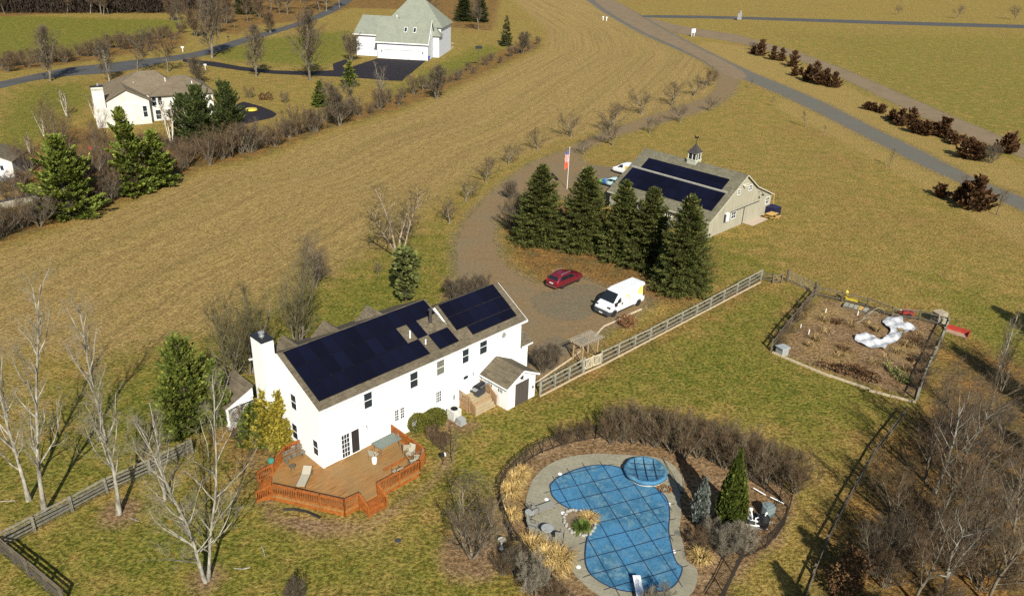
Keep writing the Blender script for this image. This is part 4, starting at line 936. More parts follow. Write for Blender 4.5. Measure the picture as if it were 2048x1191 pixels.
# gable: sliding door, track, windows
MB().box(.004, .07, 5.0, 12.5, 2.42, 2.52).build('door_track', M_DARKM, B)
MB().box(.005, .055, 8.65, 12.6, .08, 2.42).build('sliding_door', M_BARN, B); MB().box(.005, .03, 8.50, 8.64, .0, 2.45).build('door_gap_shade', M_DARK, B)  # black strip beside the door stands in for shade in the gap
for (y0, y1, z0, z1, c) in ((9.0, 9.75, 4.7, 5.4, 2), (6.05, 6.65, 4.7, 5.35, 2), (14.5, 15.35, 1.6, 2.5, 2), (5.35, 6.4, 1.45, 2.35, 3)): add_window(B, (y0+y1)/2, z0, y1-y0, z1-z0, 'right', cols=2, rows=2, off=.003, mull=.04, fr=.05)
MB().box(.004, .30, 3.7, 4.3, 1.5, 2.6).build('electric_box', M_WHITEP, B); MB().box(.004, .22, 3.45, 3.62, 1.45, 2.5).build('conduit_box', M_DARKM, B)
MB().tube([(.0, 11.9, 3.95), (.35, 11.9, 4.1), (.7, 11.9, 3.9)], .03, 6).lathe([(.05, .25), (.24, 0), (.22, -.02)], 12, (.72, 11.9, 3.6)).build('barn_lamp', M_DARK, B)
MB().beam((0, 7.1, 5.85), (.75, 7.3, 5.85), .12, .14).beam((.12, 7.0, 5.9), (.12, 8.5, 5.8), .06, .08).build('hoist_beam', M_CREAM, B)
for x in (-2.3, -6.3, -10.3, -14.0):
    add_window(B, x, 1.35, .95, .85, 'front', cols=3, rows=2, mull=.04, off=-.003)
MB().box(.003, .04, 3.05, 3.08, .2, 3.9).beam((.02, 0.1, 2.9), (.02, 15.5, 2.9), .03, .03).build('batten', mat('batten', (.28, .29, .21), .8), B)
MB().beam((.30, 16.2, 2.7), (.28, 16.6, .0), .12, .12).build('brace_post', mat('new_wood', (.50, .30, .14), .8), B)
# cupola
CU = MB().box(-9.0, -7.6, 7.05, 8.45, 6.5, 7.5).build('cupola', siding('cupola_boards', (.42, .43, .33), .18), B)
c = MB()
for x in (-8.95, -8.3, -7.73):
    for y in (7.10, 8.32): c.box(x-.0, x+.09, y, y+.09, 7.503, 8.35)
for y in (7.66,):
    for x in (-8.95, -7.73): c.box(x, x+.09, y, y+.09, 7.503, 8.35)
c.box(-9.06, -7.54, 6.99, 8.51, 7.40, 7.50); c.box(-9.06, -7.54, 6.99, 8.51, 8.353, 8.43); c.build('window_posts', M_CREAM, CU)
MB().box(-8.86, -7.74, 7.18, 8.30, 7.505, 8.34).build('pane', M_GLASS, CU)
c = MB(); cx, cy = -8.3, 7.75
pr = [(.92, 8.45), (.62, 8.75), (.34, 9.12), (.06, 9.62)]
for (ra, za), (rb, z2) in zip(pr, pr[1:]):
    for k in range(4):
        a0, a1 = PI/4+k*PI/2, PI/4+(k+1)*PI/2; s2 = 1.414*.9
        c.quad((cx+ra*s2*math.cos(a0), cy+ra*s2*math.sin(a0), za), (cx+ra*s2*math.cos(a1), cy+ra*s2*math.sin(a1), za), (cx+rb*s2*math.cos(a1), cy+rb*s2*math.sin(a1), z2), (cx+rb*s2*math.cos(a0), cy+rb*s2*math.sin(a0), z2))
c.build('cupola_roof', mat('copper_dark', (.075, .062, .06), .5, .2, 3, metal=.3), CU)
v = MB().tube([(cx, cy, 9.5), (cx, cy, 10.35)], .025, 6).lathe([(.0, -.08), (.09, 0), (0, .08)], 8, (cx, cy, 9.8)).beam((cx-.4, cy+.2, 10.0), (cx+.4, cy-.2, 10.0), .03, .03)
v.extr([(cx-.42, 10.35), (cx-.15, 10.30), (cx+.1, 10.28), (cx+.28, 10.5), (cx+.30, 10.78), (cx+.16, 10.62), (cx+.0, 10.5), (cx-.22, 10.62), (cx-.45, 10.8), (cx-.34, 10.55)], 'y', cy-.02, cy+.02)
v.build('weathervane', M_DARK, CU)
tag(MB().box(-.0, 1.45, 9.0, 13.2, 0, .07).build('concrete_slab', mat('concrete_pink', (.46, .37, .28), .9, .2, 2), None, loc=(BX, BY, 0), rz=BTH), 'pale concrete slab in front of the barn sliding door', 'slab')
tb = thing('tarped_crate', 'dark navy tarp-covered box standing at the barn corner', 'box', tuple(BL(.85, 15.6)), BTH)
MB().box(-.75, .75, -.75, .75, 0, 1.15).build('crate', M_DARKM, tb); t2 = MB().hexa([(-.8, -.8, .15), (.8, -.8, .3), (.8, .8, .15), (-.8, .8, .3)], [(-.78, -.78, 1.2), (.78, -.78, 1.26), (.78, .78, 1.2), (-.78, .78, 1.28)]).build('tarp', mat('tarp_navy', (.012, .012, .045), .5, .3, 3, spec=.3), tb)
pk = thing('picnic_table', 'yellow wooden picnic table lying beside the barn slab', 'table', tuple(BL(1.55, 14.0)), BTH)
M_YW = mat('yellow_wood', (.52, .33, .10), .8, .25, 4)
t_ = MB()
for k in range(5): t_.box(-.55+.22*k, -.35+.22*k, -.9, .9, .68, .72)
t_.build('table_top', M_YW, pk)
for s in (-1, 1): MB().box(min(s*.75, s*1.0), max(s*.75, s*1.0), -.9, .9, .40, .44).build('bench_seat', M_YW, pk)
for y in (-.65, .65): MB().beam((-.85, y, 0), (.35, y, .68), .08, .08).beam((.85, y, 0), (-.35, y, .68), .08, .08).beam((-.85, y, .37), (.85, y, .37), .06, .08).build('leg', M_YW, pk)
# ------------------------------------------------------------------ vehicles
def carpaint(name, c, rough=.3, coat=.6): 
    m = mat(name, c, rough, .05, 2, spec=.5); m.node_tree.nodes['Principled BSDF'].inputs['Coat Weight'].default_value = coat; return m
M_TYRE = mat('tyre', (.02, .02, .02), .85, .3, 6); M_RIM = mat('rim', (.42, .40, .37), .4, .2, 6, metal=.4)
M_CGLASS, _t, _b = newmat('car_glass'); _b.inputs['Base Color'].default_value = (.012, .015, .018, 1); _b.inputs['Roughness'].default_value = .06; _b.inputs['Specular IOR Level'].default_value = .7
M_LAMP = mat('lamp_clear', (.6, .6, .6), .2, .2, 8, spec=.6); M_RED = mat('lamp_red', (.35, .01, .01), .25, .2, 8, spec=.6); M_PLATE = mat('number_plate', (.6, .6, .56), .5, .1, 9)
def ring(s):
    x, zl, zb_, zt, wl, wb, wt = s; h = [(wl, zl), (wb, zl+.2*(zb_-zl)), (wb, zb_), (wt+(wb-wt)*.1, zt-.10*(1 if zt-zb_ > .3 else .4)), (wt-.14, zt)]
    return [(x, y, z) for y, z in h]+[(x, -y, z) for y, z in reversed(h)]
def loft(st):
    m = MB(); n = 10
    for s in st: m.v += ring(s)
    for k in range(len(st)-1):
        for j in range(n): m.f.append((k*n+j, (k+1)*n+j, (k+1)*n+(j+1) % n, k*n+(j+1) % n)); m.a.append(0.0)
    m.f.append(tuple(range(n))); m.f.append(tuple((len(st)-1)*n+n-1-j for j in range(n))); m.a += [0.0, 0.0]; return m
def interp(st, x):
    for a, b in zip(st, st[1:]):
        if (a[0]-x)*(b[0]-x) <= 0 and a[0] != b[0]:
            f = (x-a[0])/(b[0]-a[0]); return [a[i]+(b[i]-a[i])*f for i in range(7)]
    return list(st[-1])
def side_pane(st, xs_, t0, t1, side, off=.014, grow=None):
    m = MB(); lo = []; hi = []
    for i, x in enumerate(xs_):
        s = interp(st, x); r = ring(s); A, Bq = Vector(r[2]), Vector(r[3]); tt0 = t0[i] if isinstance(t0, (list, tuple)) else t0; tt1 = t1[i] if isinstance(t1, (list, tuple)) else t1
        for t, L in ((tt0, lo), (tt1, hi)): p = A.lerp(Bq, t); L.append((p.x, side*(p.y+off), p.z))
    for k in range(len(xs_)-1): m.quad(lo[k], lo[k+1], hi[k+1], hi[k])
    return m
def top_pane(st, xs_, f0, f1, off=.016):
    m = MB(); L = []; 
    for x in xs_:
        s = interp(st, x); w_ = s[6]-.06; L.append(((x, f0*w_, s[3]+off), (x, f1*w_, s[3]+off)))
    for a, b in zip(L, L[1:]): m.quad(a[0], a[1], b[1], b[0])
    return m
def wheel(parent, x, y, r, side, w_=.22):
    prof = [(r*.55, -w_/2), (r*.95, -w_/2), (r, -w_/2+.03), (r, w_/2-.03), (r*.95, w_/2), (r*.6, w_/2)]
    o = MB().lathe(prof, 20).build('wheel', M_TYRE, parent); o.location = (x, y, r); o.rotation_euler = (PI/2, 0, 0)
    q = MB().lathe([(r*.6, w_/2+.004), (r*.58, w_/2+.012), (r*.2, w_/2-.02), (r*.12, w_/2+.02), (.01, w_/2+.02)], 16)
    if side > 0: q.v = [(a, b, -c_) for a, b, c_ in q.v]
    q.build('rim', M_RIM, o)
def car(name, label, cat, px_a, front_axle, track, hd, st, paint, wb, r, side_windows, screens, roofrack=False, group=None):
    pass
# white cargo van
def cargo_van():
    h = .7825+PI; f = Vector((math.cos(h), math.sin(h), 0)); lft = Vector((-f.y, f.x, 0))
    fa = Vector((10.546, 73.094, 0))-lft*.93
    V = thing('cargo_van', 'white high-roof cargo van with black front bumper and yellow graphics, parked by the spruces', 'van', tuple(fa), h)
    WP = carpaint('van_white', (.66, .67, .68))
    st = [(.93, .38, .62, .78, .80, .86, .80), (.86, .30, .80, 1.06, .88, .97, .90), (.55, .28, 1.05, 1.28, .92, 1.01, .92), (.05, .28, 1.28, 1.50, .94, 1.02, .90), (-.72, .28, 1.35, 2.30, .95, 1.02, .86), (-.95, .28, 1.35, 2.43, .95, 1.02, .88), (-1.5, .28, 1.35, 2.52, .95, 1.02, .90), (-4.9, .28, 1.35, 2.52, .95, 1.02, .90), (-5.03, .32, 1.35, 2.46, .94, 1.0, .88)]
    b = loft(st).build('body', WP, V, bevel=.03)
    bp = MB(); s2 = [(.98, .36, .50, .66, .72, .80, .78), (.93, .27, .62, .84, .90, .99, .96), (.45, .27, .62, .80, .93, 1.035, 1.0), (.38, .27, .60, .70, .93, 1.035, 1.0)]
    loft(s2).build('bumper', mat('bumper_grey', (.05, .052, .06), .6, .2, 5), V)
    g = MB().quad((.14, -.90, 1.50), (.14, .90, 1.50), (-.70, .78, 2.31), (-.70, -.78, 2.31)); g.f = [q for q in g.f]; g.build('windscreen', M_CGLASS, V)
    for s in (-1, 1):
        side_pane(st, [.0, -.45, -.95], [.06, .06, .06], [.12, .60, .62], s).build('side_window', M_CGLASS, V)
        MB().box(-.12, .1, min(s*1.04, s*1.26), max(s*1.04, s*1.26), 1.28, 1.62).build('mirror', M_DARK, V)
        MB().box(.60, .80, min(s*.60, s*.96), max(s*.60, s*.96), 1.02, 1.22).build('headlight', M_DARKM, V)
        MB().box(-3.2, -.55, min(s*1.02, s*1.045), max(s*1.02, s*1.045), .34, .47).build('side_moulding', M_DARK, V)
        for x in (0, -4.04): wheel(V, x, s*.90, .36, -s, .26)
        for x in (0, -4.04):
            a = MB(); 
            for k in range(10):
                t0, t1 = PI*k/10, PI*(k+1)/10; a.quad((x+.36*math.cos(t0), s*1.028, .36+.36*math.sin(t0)), (x+.36*math.cos(t1), s*1.028, .36+.36*math.sin(t1)), (x+.45*math.cos(t1), s*1.028, .36+.45*math.sin(t1)), (x+.45*math.cos(t0), s*1.028, .36+.45*math.sin(t0)))
            a.build('wheel_arch', M_DARK, V)
        side_pane(st, [-3.75, -4.15, -4.55, -4.82], [.22, .05, -.05, -.05], [.55, .78, .80, .78], s, .012).build('graphic', mat('graphic_yellow', (.72, .55, .02), .5, .35, 3, col2=(.75, .70, .30)), V)
        side_pane(st, [-4.60, -4.72, -4.86, -4.95], [-.2, -.3, -.3, -.2], [.70, .78, .80, .7], s, .018).build('graphic', mat('graphic_brown', (.12, .06, .03), .5, .5, 9), V)
        side_pane(st, [-1.75, -1.95, -2.15], [.30, .20, .30], [.45, .72, .45], s, .012).build('logo', mat('logo_yellow', (.72, .70, .22), .5, .2, 9), V)
        m = MB()
        for k, (xa, xb, t) in enumerate(((-2.3, -3.4, .44), (-2.3, -3.2, .32), (-1.7, -3.3, .05))):
            q = side_pane(st, [xa, xb], t, t+.05, s, .012); m.v += q.v; m.f = [(4*j, 4*j+1, 4*j+2, 4*j+3) for j in range(k+1)]; m.a = [0.0]*(k+1)
        m.build('lettering', mat('lettering_grey', (.5, .5, .42), .5, .1, 9), V)
        MB().box(-1.02, -1.0, min(s*1.021, s*1.028), max(s*1.021, s*1.028), .45, 1.95).box(-2.35, -2.33, min(s*1.021, s*1.028), max(s*1.021, s*1.028), .5, 1.95).build('door_seam', M_DARKM, V)
        MB().box(-1.3, -1.1, min(s*1.02, s*1.05), max(s*1.02, s*1.05), 1.1, 1.28).build('door_handle', M_DARK, V)
    MB().box(.99, 1.0, -.22, .22, .42, .58).build('number_plate', M_PLATE, V)
    rb = MB()
    for y in (-.6, -.36, -.12, .12, .36, .6): rb.box(-4.7, -1.6, y-.03, y+.03, 2.521, 2.54)
    rb.build('roof_rib', WP, V)
    MB().box(-5.06, -5.035, -.86, .86, .55, 2.3).build('rear_door', WP, V)
cargo_van()
def small_car(name, label, cat, axle_pos, hd, visible_left, st, paint, wb, r, side_w, scr, rear, extras=None, group=None):
    f = Vector((math.cos(hd), math.sin(hd), 0)); lft = Vector((-f.y, f.x, 0))
    base = axle_pos-lft*.78*(1 if visible_left else -1)
    V = thing(name, label, cat, tuple(base), hd, group)
    o = loft(st).build('body', paint, V, smooth=True); sb = o.modifiers.new('sub', 'SUBSURF'); sb.levels = 2; sb.render_levels = 2
    for s in (-1, 1):
        for (xs_, t0, t1) in side_w: side_pane(st, xs_, t0, t1, s, -.005).build('side_window', M_CGLASS, V)
        for x in (0, -wb): wheel(V, x, s*.74, r, -s, .22)
        MB().box(-wb+.45, -.45, min(s*.80, s*.87), max(s*.80, s*.87), .22, .32).build('side_moulding', M_DARK, V)
    top_pane(st, scr, -1, 1, .02).build('windscreen', M_CGLASS, V); top_pane(st, rear, -1, 1, .02).build('rear_window', M_CGLASS, V)
    return V
# dark red crossover
hd = .8336; ST = [(.86, .35, .62, .74, .62, .74, .66), (.78, .28, .72, .84, .74, .86, .78), (.4, .25, .84, .98, .80, .91, .82), (-.15, .25, .92, 1.06, .80, .92, .82), (-.42, .25, .95, 1.14, .80, .92, .80), (-1.15, .25, .98, 1.60, .80, .92, .70), (-1.9, .25, 1.0, 1.68, .80, .92, .70), (-2.9, .25, 1.03, 1.63, .80, .91, .68), (-3.25, .28, 1.05, 1.50, .80, .90, .66), (-3.62, .32, 1.0, 1.12, .76, .88, .74), (-3.76, .38, .75, .86, .66, .80, .72)]
PR = carpaint('paint_dark_red', (.125, .008, .016), .3, .5)
fa = Vector((5.548+2.69*math.cos(hd), 79.482+2.69*math.sin(hd), 0))
V = small_car('red_car', 'dark red estate car with silver roof rails parked on the gravel under the spruces', 'car', fa, hd, False, ST, PR, 2.69, .35, [([-.75, -1.2, -1.85], [.12, .1, .1], [.35, .86, .9]), ([-1.92, -2.5, -2.95, -3.2], .1, [.9, .88, .8, .45])], [-.5, -.8, -1.08], [-3.3, -3.45, -3.58])
for s in (-1, 1):
    MB().tube([(-1.2, s*.62, 1.66), (-1.4, s*.62, 1.74), (-2.7, s*.62, 1.72), (-2.9, s*.62, 1.64)], .025, 6).build('roof_rail', M_STEEL, V)
    MB().box(-3.72, -3.55, min(s*.55, s*.84), max(s*.55, s*.84), .84, 1.02).build('tail_lamp', M_RED, V)
    MB().box(.62, .80, min(s*.5, s*.76), max(s*.5, s*.76), .66, .78).build('headlight', M_LAMP, V)
    MB().box(-.55, -.42, min(s*.93, s*1.08), max(s*.93, s*1.08), .98, 1.12).build('mirror', PR, V)
MB().box(-3.79, -3.74, -.25, .25, .74, .86).build('number_plate', M_PLATE, V)
MB().box(-3.80, -3.5, -.70, .70, .34, .52).build('bumper', mat('bumper_dusty', (.14, .06, .05), .7), V)
# green and blue wrapped hatchback
hg = heading((1222, 374), (1206, 369.5))
M_WRAP, t_, b_ = newmat('wrap_green_blue'); co_ = t_.coord(); s_ = t_.new('ShaderNodeSeparateXYZ'); t_.link(co_, s_.inputs[0]); n_ = t_.noise(co_, 1.1, 3, .6)
u_ = t_.math('ADD', s_.outputs['X'], t_.math('MULTIPLY', t_.math('SUBTRACT', n_, .5), 2.2))
c_ = t_.mix(t_.ramp(u_, .15, .45), (.03, .09, .32), (.16, .42, .05)); c_ = t_.mix(t_.ramp(u_, -.6, -1.0), c_, (.45, .60, .55)); c_ = t_.mix(t_.ramp(n_, .58, .66, 0, .7), c_, (.02, .22, .12))
t_.link(c_, b_.inputs['Base Color']); b_.inputs['Roughness'].default_value = .3; b_.inputs['Coat Weight'].default_value = .5
STG = [(.82, .35, .60, .70, .6, .70, .62), (.74, .26, .68, .78, .72, .82, .74), (.3, .24, .82, .94, .78, .86, .76), (-.25, .24, .88, 1.06, .78, .87, .74), (-1.1, .24, .92, 1.44, .78, .87, .62), (-1.8, .24, .95, 1.50, .78, .87, .62), (-2.6, .24, .98, 1.42, .78, .86, .60), (-3.3, .3, .98, 1.12, .76, .85, .66), (-3.55, .36, .8, .95, .66, .78, .66)]
small_car('wrapped_car', 'green and blue patterned hatchback parked in front of the small white van', 'car', G(1205.5, 370.5), hg, True, STG, M_WRAP, 2.6, .32, [([-.6, -1.15, -1.75], .1, [.35, .84, .88]), ([-1.82, -2.3, -2.75], .1, [.88, .85, .6])], [-.4, -.7, -1.0], [-2.75, -3.0, -3.2])
# small white van beside it
hv = heading((1262, 357), (1228, 347))
STV = [(.86, .36, .70, .80, .66, .76, .68), (.78, .28, .80, .92, .76, .88, .80), (.3, .25, .96, 1.10, .80, .92, .80), (-.1, .25, 1.05, 1.30, .80, .92, .78), (-.85, .25, 1.1, 1.88, .80, .92, .74), (-1.4, .25, 1.12, 2.02, .80, .92, .76), (-3.3, .25, 1.12, 2.04, .80, .92, .76), (-3.85, .3, 1.1, 1.92, .78, .90, .72), (-3.92, .36, .9, 1.5, .72, .86, .70)]
V2 = small_car('small_van', 'small white delivery van with a yellow side panel, half hidden by the barn roof', 'van', G(1229, 352)+Vector((.4, 1.6, 0)), hv, True, STV, carpaint('van_white_small', (.80, .80, .80)), 2.9, .33, [([-.25, -.8, -1.3], .15, [.3, .82, .84])], [-.18, -.5, -.8], [-3.88, -3.9])
for s in (-1, 1): side_pane(STV, [-1.75, -2.9], .05, .62, s, .0).build('graphic', mat('graphic_orange', (.75, .50, .04), .5, .3, 3), V2)
# ------------------------------------------------------------------ fences
M_RAILG = mat('fence_grey', (.36, .35, .28), .9, .4, 5, col2=(.17, .165, .125)); M_RAILD = mat('fence_dark', (.16, .13, .09), .9, .4, 5)
M_KERBW = mat('edging_timber', (.50, .40, .27), .9, .3, 4)
def rail_fence(name, label, pts, group=None, h=1.25, n=3, m=None, spacing=2.5, post=.14, cat='fence', mesh=None, kick=True):
    P_ = [Vector((p.x, p.y, 0)) for p in pts]; o = P_[0]; t = thing(name, label, cat, tuple(o), 0, group); m = m or M_RAILG
    pm = MB().box(-post/2, post/2, -post/2, post/2, -.2, h+.10).mesh('post', m); R = random.Random(len(label))
    for i, (a, b) in enumerate(zip(P_, P_[1:])):
        L = (b-a).length; k = max(1, round(L/spacing)); ang = math.atan2(b.y-a.y, b.x-a.x)
        for j in range(k+(1 if i == len(P_)-2 else 0)):
            q = bpy.data.objects.new('post', pm); COL.objects.link(q); q.parent = t; q.location = a.lerp(b, j/k)-o; q.rotation_euler = (R.gauss(0, .02), R.gauss(0, .02), ang)
        nn = Vector((-(b-a).y, (b-a).x, 0)).normalized()*(post/2+.016)
        for r in range(n):
            z = h*(.22+.74*r/(n-1)); rl = MB()
            for j in range(k):
                p0 = a.lerp(b, j/k)-o; p1 = a.lerp(b, (j+1)/k)-o; dz = R.gauss(0, .02)
                rl.beam(p0+nn+Vector((0, 0, z+dz)), p1+nn*(1+.02*(j % 2))+Vector((0, 0, z+R.gauss(0, .02))), .032, .15)
            rl.build('rail', m, t)
        if mesh:
            w_ = MB(); sp = .16
            for j in range(int(L/sp)): p = a.lerp(b, j*sp/L)-o-nn*.9; w_.beam(p+Vector((0, 0, .02)), p+Vector((0, 0, h*.9)), .008, .008)
            for j in range(8): z = .05+j*h*.9/8; w_.beam(a-o-nn*.9+Vector((0, 0, z)), b-o-nn*.9+Vector((0, 0, z)), .008, .008)
            w_.build('wire_mesh', M_DARKM, t)
    return t
rail_fence('rail_fence', 'long grey three-rail fence climbing from the arbor gate to the metal farm gate', [G(1202, 728), G(1300, 679), G(1420, 616), G(1521, 560)], mesh=True)
rail_fence('rail_fence', 'short grey three-rail fence between the white shed and the picket gate', [G(1080, 789), G(1165, 744)], mesh=True, spacing=2.1)
rail_fence('rail_fence', 'short stub of dark rail fence between the long fence corner and the metal gate', [G(1521, 559), G(1545, 566), G(1562, 566)], spacing=1.3, h=1.0, m=M_RAILD)
rail_fence('board_fence', 'weathered board fence running from the lower left edge past the two tall bare trees', [G(-60, 1132), G(0, 1099), G(70, 1062), G(215, 985), G(300, 947), G(385, 905)], n=4, h=1.15, m=mat('board_weathered', (.26, .24, .185), .9, .4, 5, col2=(.13, .12, .09)), spacing=2.4, mesh=True)
rail_fence('board_fence', 'dark weathered fence heading down to the lower left corner of the picture', [G(2, 1104), G(60, 1152), G(130, 1210)], n=4, h=1.15, m=M_RAILD, spacing=2.0, mesh=True)
rail_fence('rail_fence', 'leaning old rail fence in the bare woods at the lower right', [G(1808, 830), G(1750, 905), G(1690, 1010), G(1650, 1090), G(1600, 1215)], n=2, h=.8, m=M_RAILD, spacing=3.0)
edg = MB()
for a, b in zip(((1080, 792), (1166, 747)), ((1166, 747), (1202, 731))): edg.beam(G(*a, .06), G(*b, .06), .10, .12)
edg.beam(G(1202, 731, .06), G(1521, 564, .06), .10, .14)
tag(edg.build('kick_board', M_KERBW), 'pale timber kick board lying along the foot of the long rail fence', 'board')
edg = MB(); ep = [(1060, 762), (1110, 735), (1140, 716), (1150, 705)]
tag(MB().tube([G(x, y, .05) for x, y in ((1068, 768), (1096, 748), (1140, 718), (1160, 702))], .09, 6).build('edging_log', M_KERBW), 'pale edging logs along the gravel between shed and arbor', 'log')
tag(MB().tube([G(x, y, .05) for x, y in ((1190, 672), (1200, 660), (1208, 652), (1240, 638), (1262, 627), (1283, 618))], .10, 6).build('edging_log', M_KERBW), 'curved line of pale edging logs beside the white cargo van', 'log')
# picket gate and arbor
pg = thing('picket_gate', 'pale double picket gate in the fence beneath the arbor', 'gate', tuple(G(1167, 742)), heading((1167, 742), (1202, 728)))
Lg_ = (G(1202, 728)-G(1167, 742)).length; M_PALE = mat('pale_timber', (.60, .53, .37), .8, .25, 5)
for s in (0, 1):
    x0 = .08+s*Lg_/2; x1 = x0+Lg_/2-.14; g = MB().beam((x0, 0, .2), (x1, 0, .2), .04, .09).beam((x0, 0, 1.15), (x1, 0, 1.15), .04, .09).beam((x0, .03, .2), (x1, .03, 1.15), .04, .08).beam((x0, 0, .15), (x0, 0, 1.3), .06, .06).beam((x1, 0, .15), (x1, 0, 1.3), .06, .06)
    for k in range(1, 6): x = x0+(x1-x0)*k/6; g.box(x-.03, x+.03, -.05, -.022, .12, 1.2)
    g.build('leaf', M_PALE, pg)
for x in (0, Lg_): MB().box(x-.07, x+.07, -.07, .07, -.1, 1.45).build('post', M_RAILG, pg)
ab = thing('garden_arbor', 'wooden slatted arbor standing over the picket gate', 'arbor', tuple(G(1162, 728)), heading((1155, 727), (1195, 709)))
M_ARB = mat('arbor_wood', (.44, .30, .16), .85, .3, 5)
for x in (.1, 2.1):
    for y in (0, 1.15): MB().box(x-.05, x+.05, y-.05, y+.05, -.1, 1.9).build('post', M_ARB, ab)
    l_ = MB()
    for k in range(8): l_.box(x-.02, x+.02, 0, 1.15, .3+.2*k, .33+.2*k)
    l_.build('side_lattice', M_ARB, ab)
for y in (0, 1.15): MB().box(-.35, 2.55, y-.03, y+.03, 1.9, 2.05).build('beam', M_ARB, ab)
r_ = MB()
for k in range(13): r_.box(-.3+.235*k, -.255+.235*k, -.35, 1.5, 2.053, 2.13)
r_.build('slat_roof', mat('arbor_grey', (.40, .36, .28), .9, .3, 5), ab)
# tubular farm gate
fg = thing('farm_gate', 'galvanised tubular metal farm gate between rail fence and garden', 'gate', tuple(G(1576, 563)), heading((1576, 563), (1626, 586)))
Lf = (G(1626, 586)-G(1576, 563)).length; g = MB()
for k in range(6): g.tube([(0, 0, .15+.22*k), (Lf, 0, .15+.22*k)], .022, 5)
for x in (0, Lf*.5, Lf): g.tube([(x, 0, .1), (x, 0, 1.3)], .028, 5)
g.build('bars', M_STEEL, fg)
for x in (-.2, Lf+.2): MB().box(x-.09, x+.09, -.09, .09, -.1, 1.5).build('post', M_RAILD, fg)
# garden fences
rail_fence('garden_fence', 'low dark fence along the back of the vegetable plot beyond the metal gate', [G(1634, 592), G(1683, 603), G(1732, 615), G(1783, 634), G(1838, 640), G(1890, 655)], n=2, h=1.1, m=M_RAILD, spacing=3.2, mesh=True)
rail_fence('garden_fence', 'right hand post and wire fence of the vegetable plot with pale posts', [G(1892, 658), G(1866, 716), G(1845, 760), G(1832, 800)], n=2, h=1.2, m=M_RAILG, spacing=2.7, mesh=True)
rail_fence('garden_fence', 'vine-choked fence on the left side of the vegetable plot', [G(1630, 592), G(1600, 628), G(1570, 664), G(1542, 702)], n=3, h=1.25, m=M_RAILD, spacing=2.0, mesh=True)
tag(MB().beam(G(1545, 704, .08), G(1660, 752, .08), .16, .18).beam(G(1658, 750, .08), G(1740, 778, .08), .16, .18).beam(G(1738, 780, .08), G(1832, 804, .08), .16, .18).build('edging_timber', M_KERBW), 'long pale edging timbers along the lawn side of the vegetable plot', 'timber')
# iron pool fence
M_IRON = mat('wrought_iron', (.028, .022, .018), .6, .3, 5)
def iron_fence(label, px):
    P_ = [G(*p) for p in px]; o = P_[0].copy(); t = thing('iron_fence', label, 'fence', tuple(o), 0, 'iron pool fence runs')
    for a, b in zip(P_, P_[1:]):
        L = (b-a).length; A = a-o; Bq = b-o; m = MB()
        for z in (.15, 1.05, 1.2): m.beam(A+Vector((0, 0, z)), Bq+Vector((0, 0, z)), .035, .035)
        for k in range(1, int(L/.13)): p = A.lerp(Bq, k*.13/L); m.box(p.x-.011, p.x+.011, p.y-.011, p.y+.011, .05, 1.25)
        m.build('picket_panel', M_IRON, t); MB().box(A.x-.035, A.x+.035, A.y-.035, A.y+.035, -.1, 1.32).build('post', M_IRON, t)
    return t
iron_fence('black iron picket fence curving round the left side of the pool garden', [(1190, 877), (1158, 883), (1129, 890), (1107, 897), (1085, 905), (1066, 915), (1050, 926), (1038, 937), (1026, 948), (1011, 965), (1000, 985), (998, 1002), (1001, 1020), (1008, 1046), (1019, 1073), (1034, 1098), (1052, 1122), (1078, 1154), (1108, 1187), (1150, 1225)])
iron_fence('black iron picket fence behind the bare shrubs and round the pool pumps', [(1190, 877), (1240, 868), (1300, 872), (1360, 888), (1420, 912), (1480, 948), (1533, 982), (1558, 998), (1578, 1018), (1568, 1050), (1551, 1075), (1531, 1096), (1508, 1106), (1485, 1117), (1468, 1150), (1450, 1190), (1430, 1225)])
# ------------------------------------------------------------------ the pool
Z8 = lambda x, y: (960+x/3.045, 800+y/3.045)
POOL = chaikin(gpts([Z8(*p) for p in ((425, 530), (440, 600), (535, 668), (640, 690), (700, 740), (672, 800), (648, 850), (638, 950), (645, 1020), (675, 1070), (740, 1120), (830, 1160), (930, 1176), (1070, 1176), (1185, 1150), (1243, 1022), (1192, 1000), (1165, 900), (1145, 800), (1156, 700), (1146, 620), (1110, 570), (1040, 520), (950, 500), (880, 420), (780, 400), (700, 400), (600, 420), (480, 470), (430, 515))]), 2)
PATIO = chaikin(gpts([Z8(*p) for p in ((340, 460), (400, 400), (520, 345), (700, 325), (900, 335), (1080, 345), (1180, 390), (1235, 470), (1245, 560), (1212, 600), (1230, 680), (1210, 800), (1245, 900), (1250, 980), (1325, 1020), (1325, 1100), (1290, 1191), (1100, 1260), (900, 1260), (720, 1190), (620, 1110), (560, 1050), (550, 930), (480, 895), (400, 900), (300, 830), (270, 700), (280, 600), (310, 500))]), 2)
def patio_mat():
    m, t, b = newmat('patio_pavers'); co = t.coord(); br = t.new('ShaderNodeTexBrick'); t.link(t.mapv(co, (1, 1, 1), (0, 0, .35)), br.inputs['Vector']); br.inputs['Scale'].default_value = 1.0
    br.inputs['Brick Width'].default_value = .6; br.inputs['Row Height'].default_value = .3; br.inputs['Mortar Size'].default_value = .012
    br.inputs['Color1'].default_value = (.25, .23, .17, 1); br.inputs['Color2'].default_value = (.20, .185, .135, 1); br.inputs['Mortar'].default_value = (.12, .12, .09, 1)
    n = t.noise(co, 4, 6, .75); n2 = t.noise(co, .5, 4, .6); c = t.mix(t.ramp(n, .38, .62, 0, .6), br.outputs['Color'], (.31, .28, .20)); c = t.mix(t.ramp(n2, .5, .65, 0, .5), c, (.18, .16, .115))
    t.link(c, b.inputs['Base Color']); b.inputs['Roughness'].default_value = .9; b.inputs['Specular IOR Level'].default_value = .1; return m
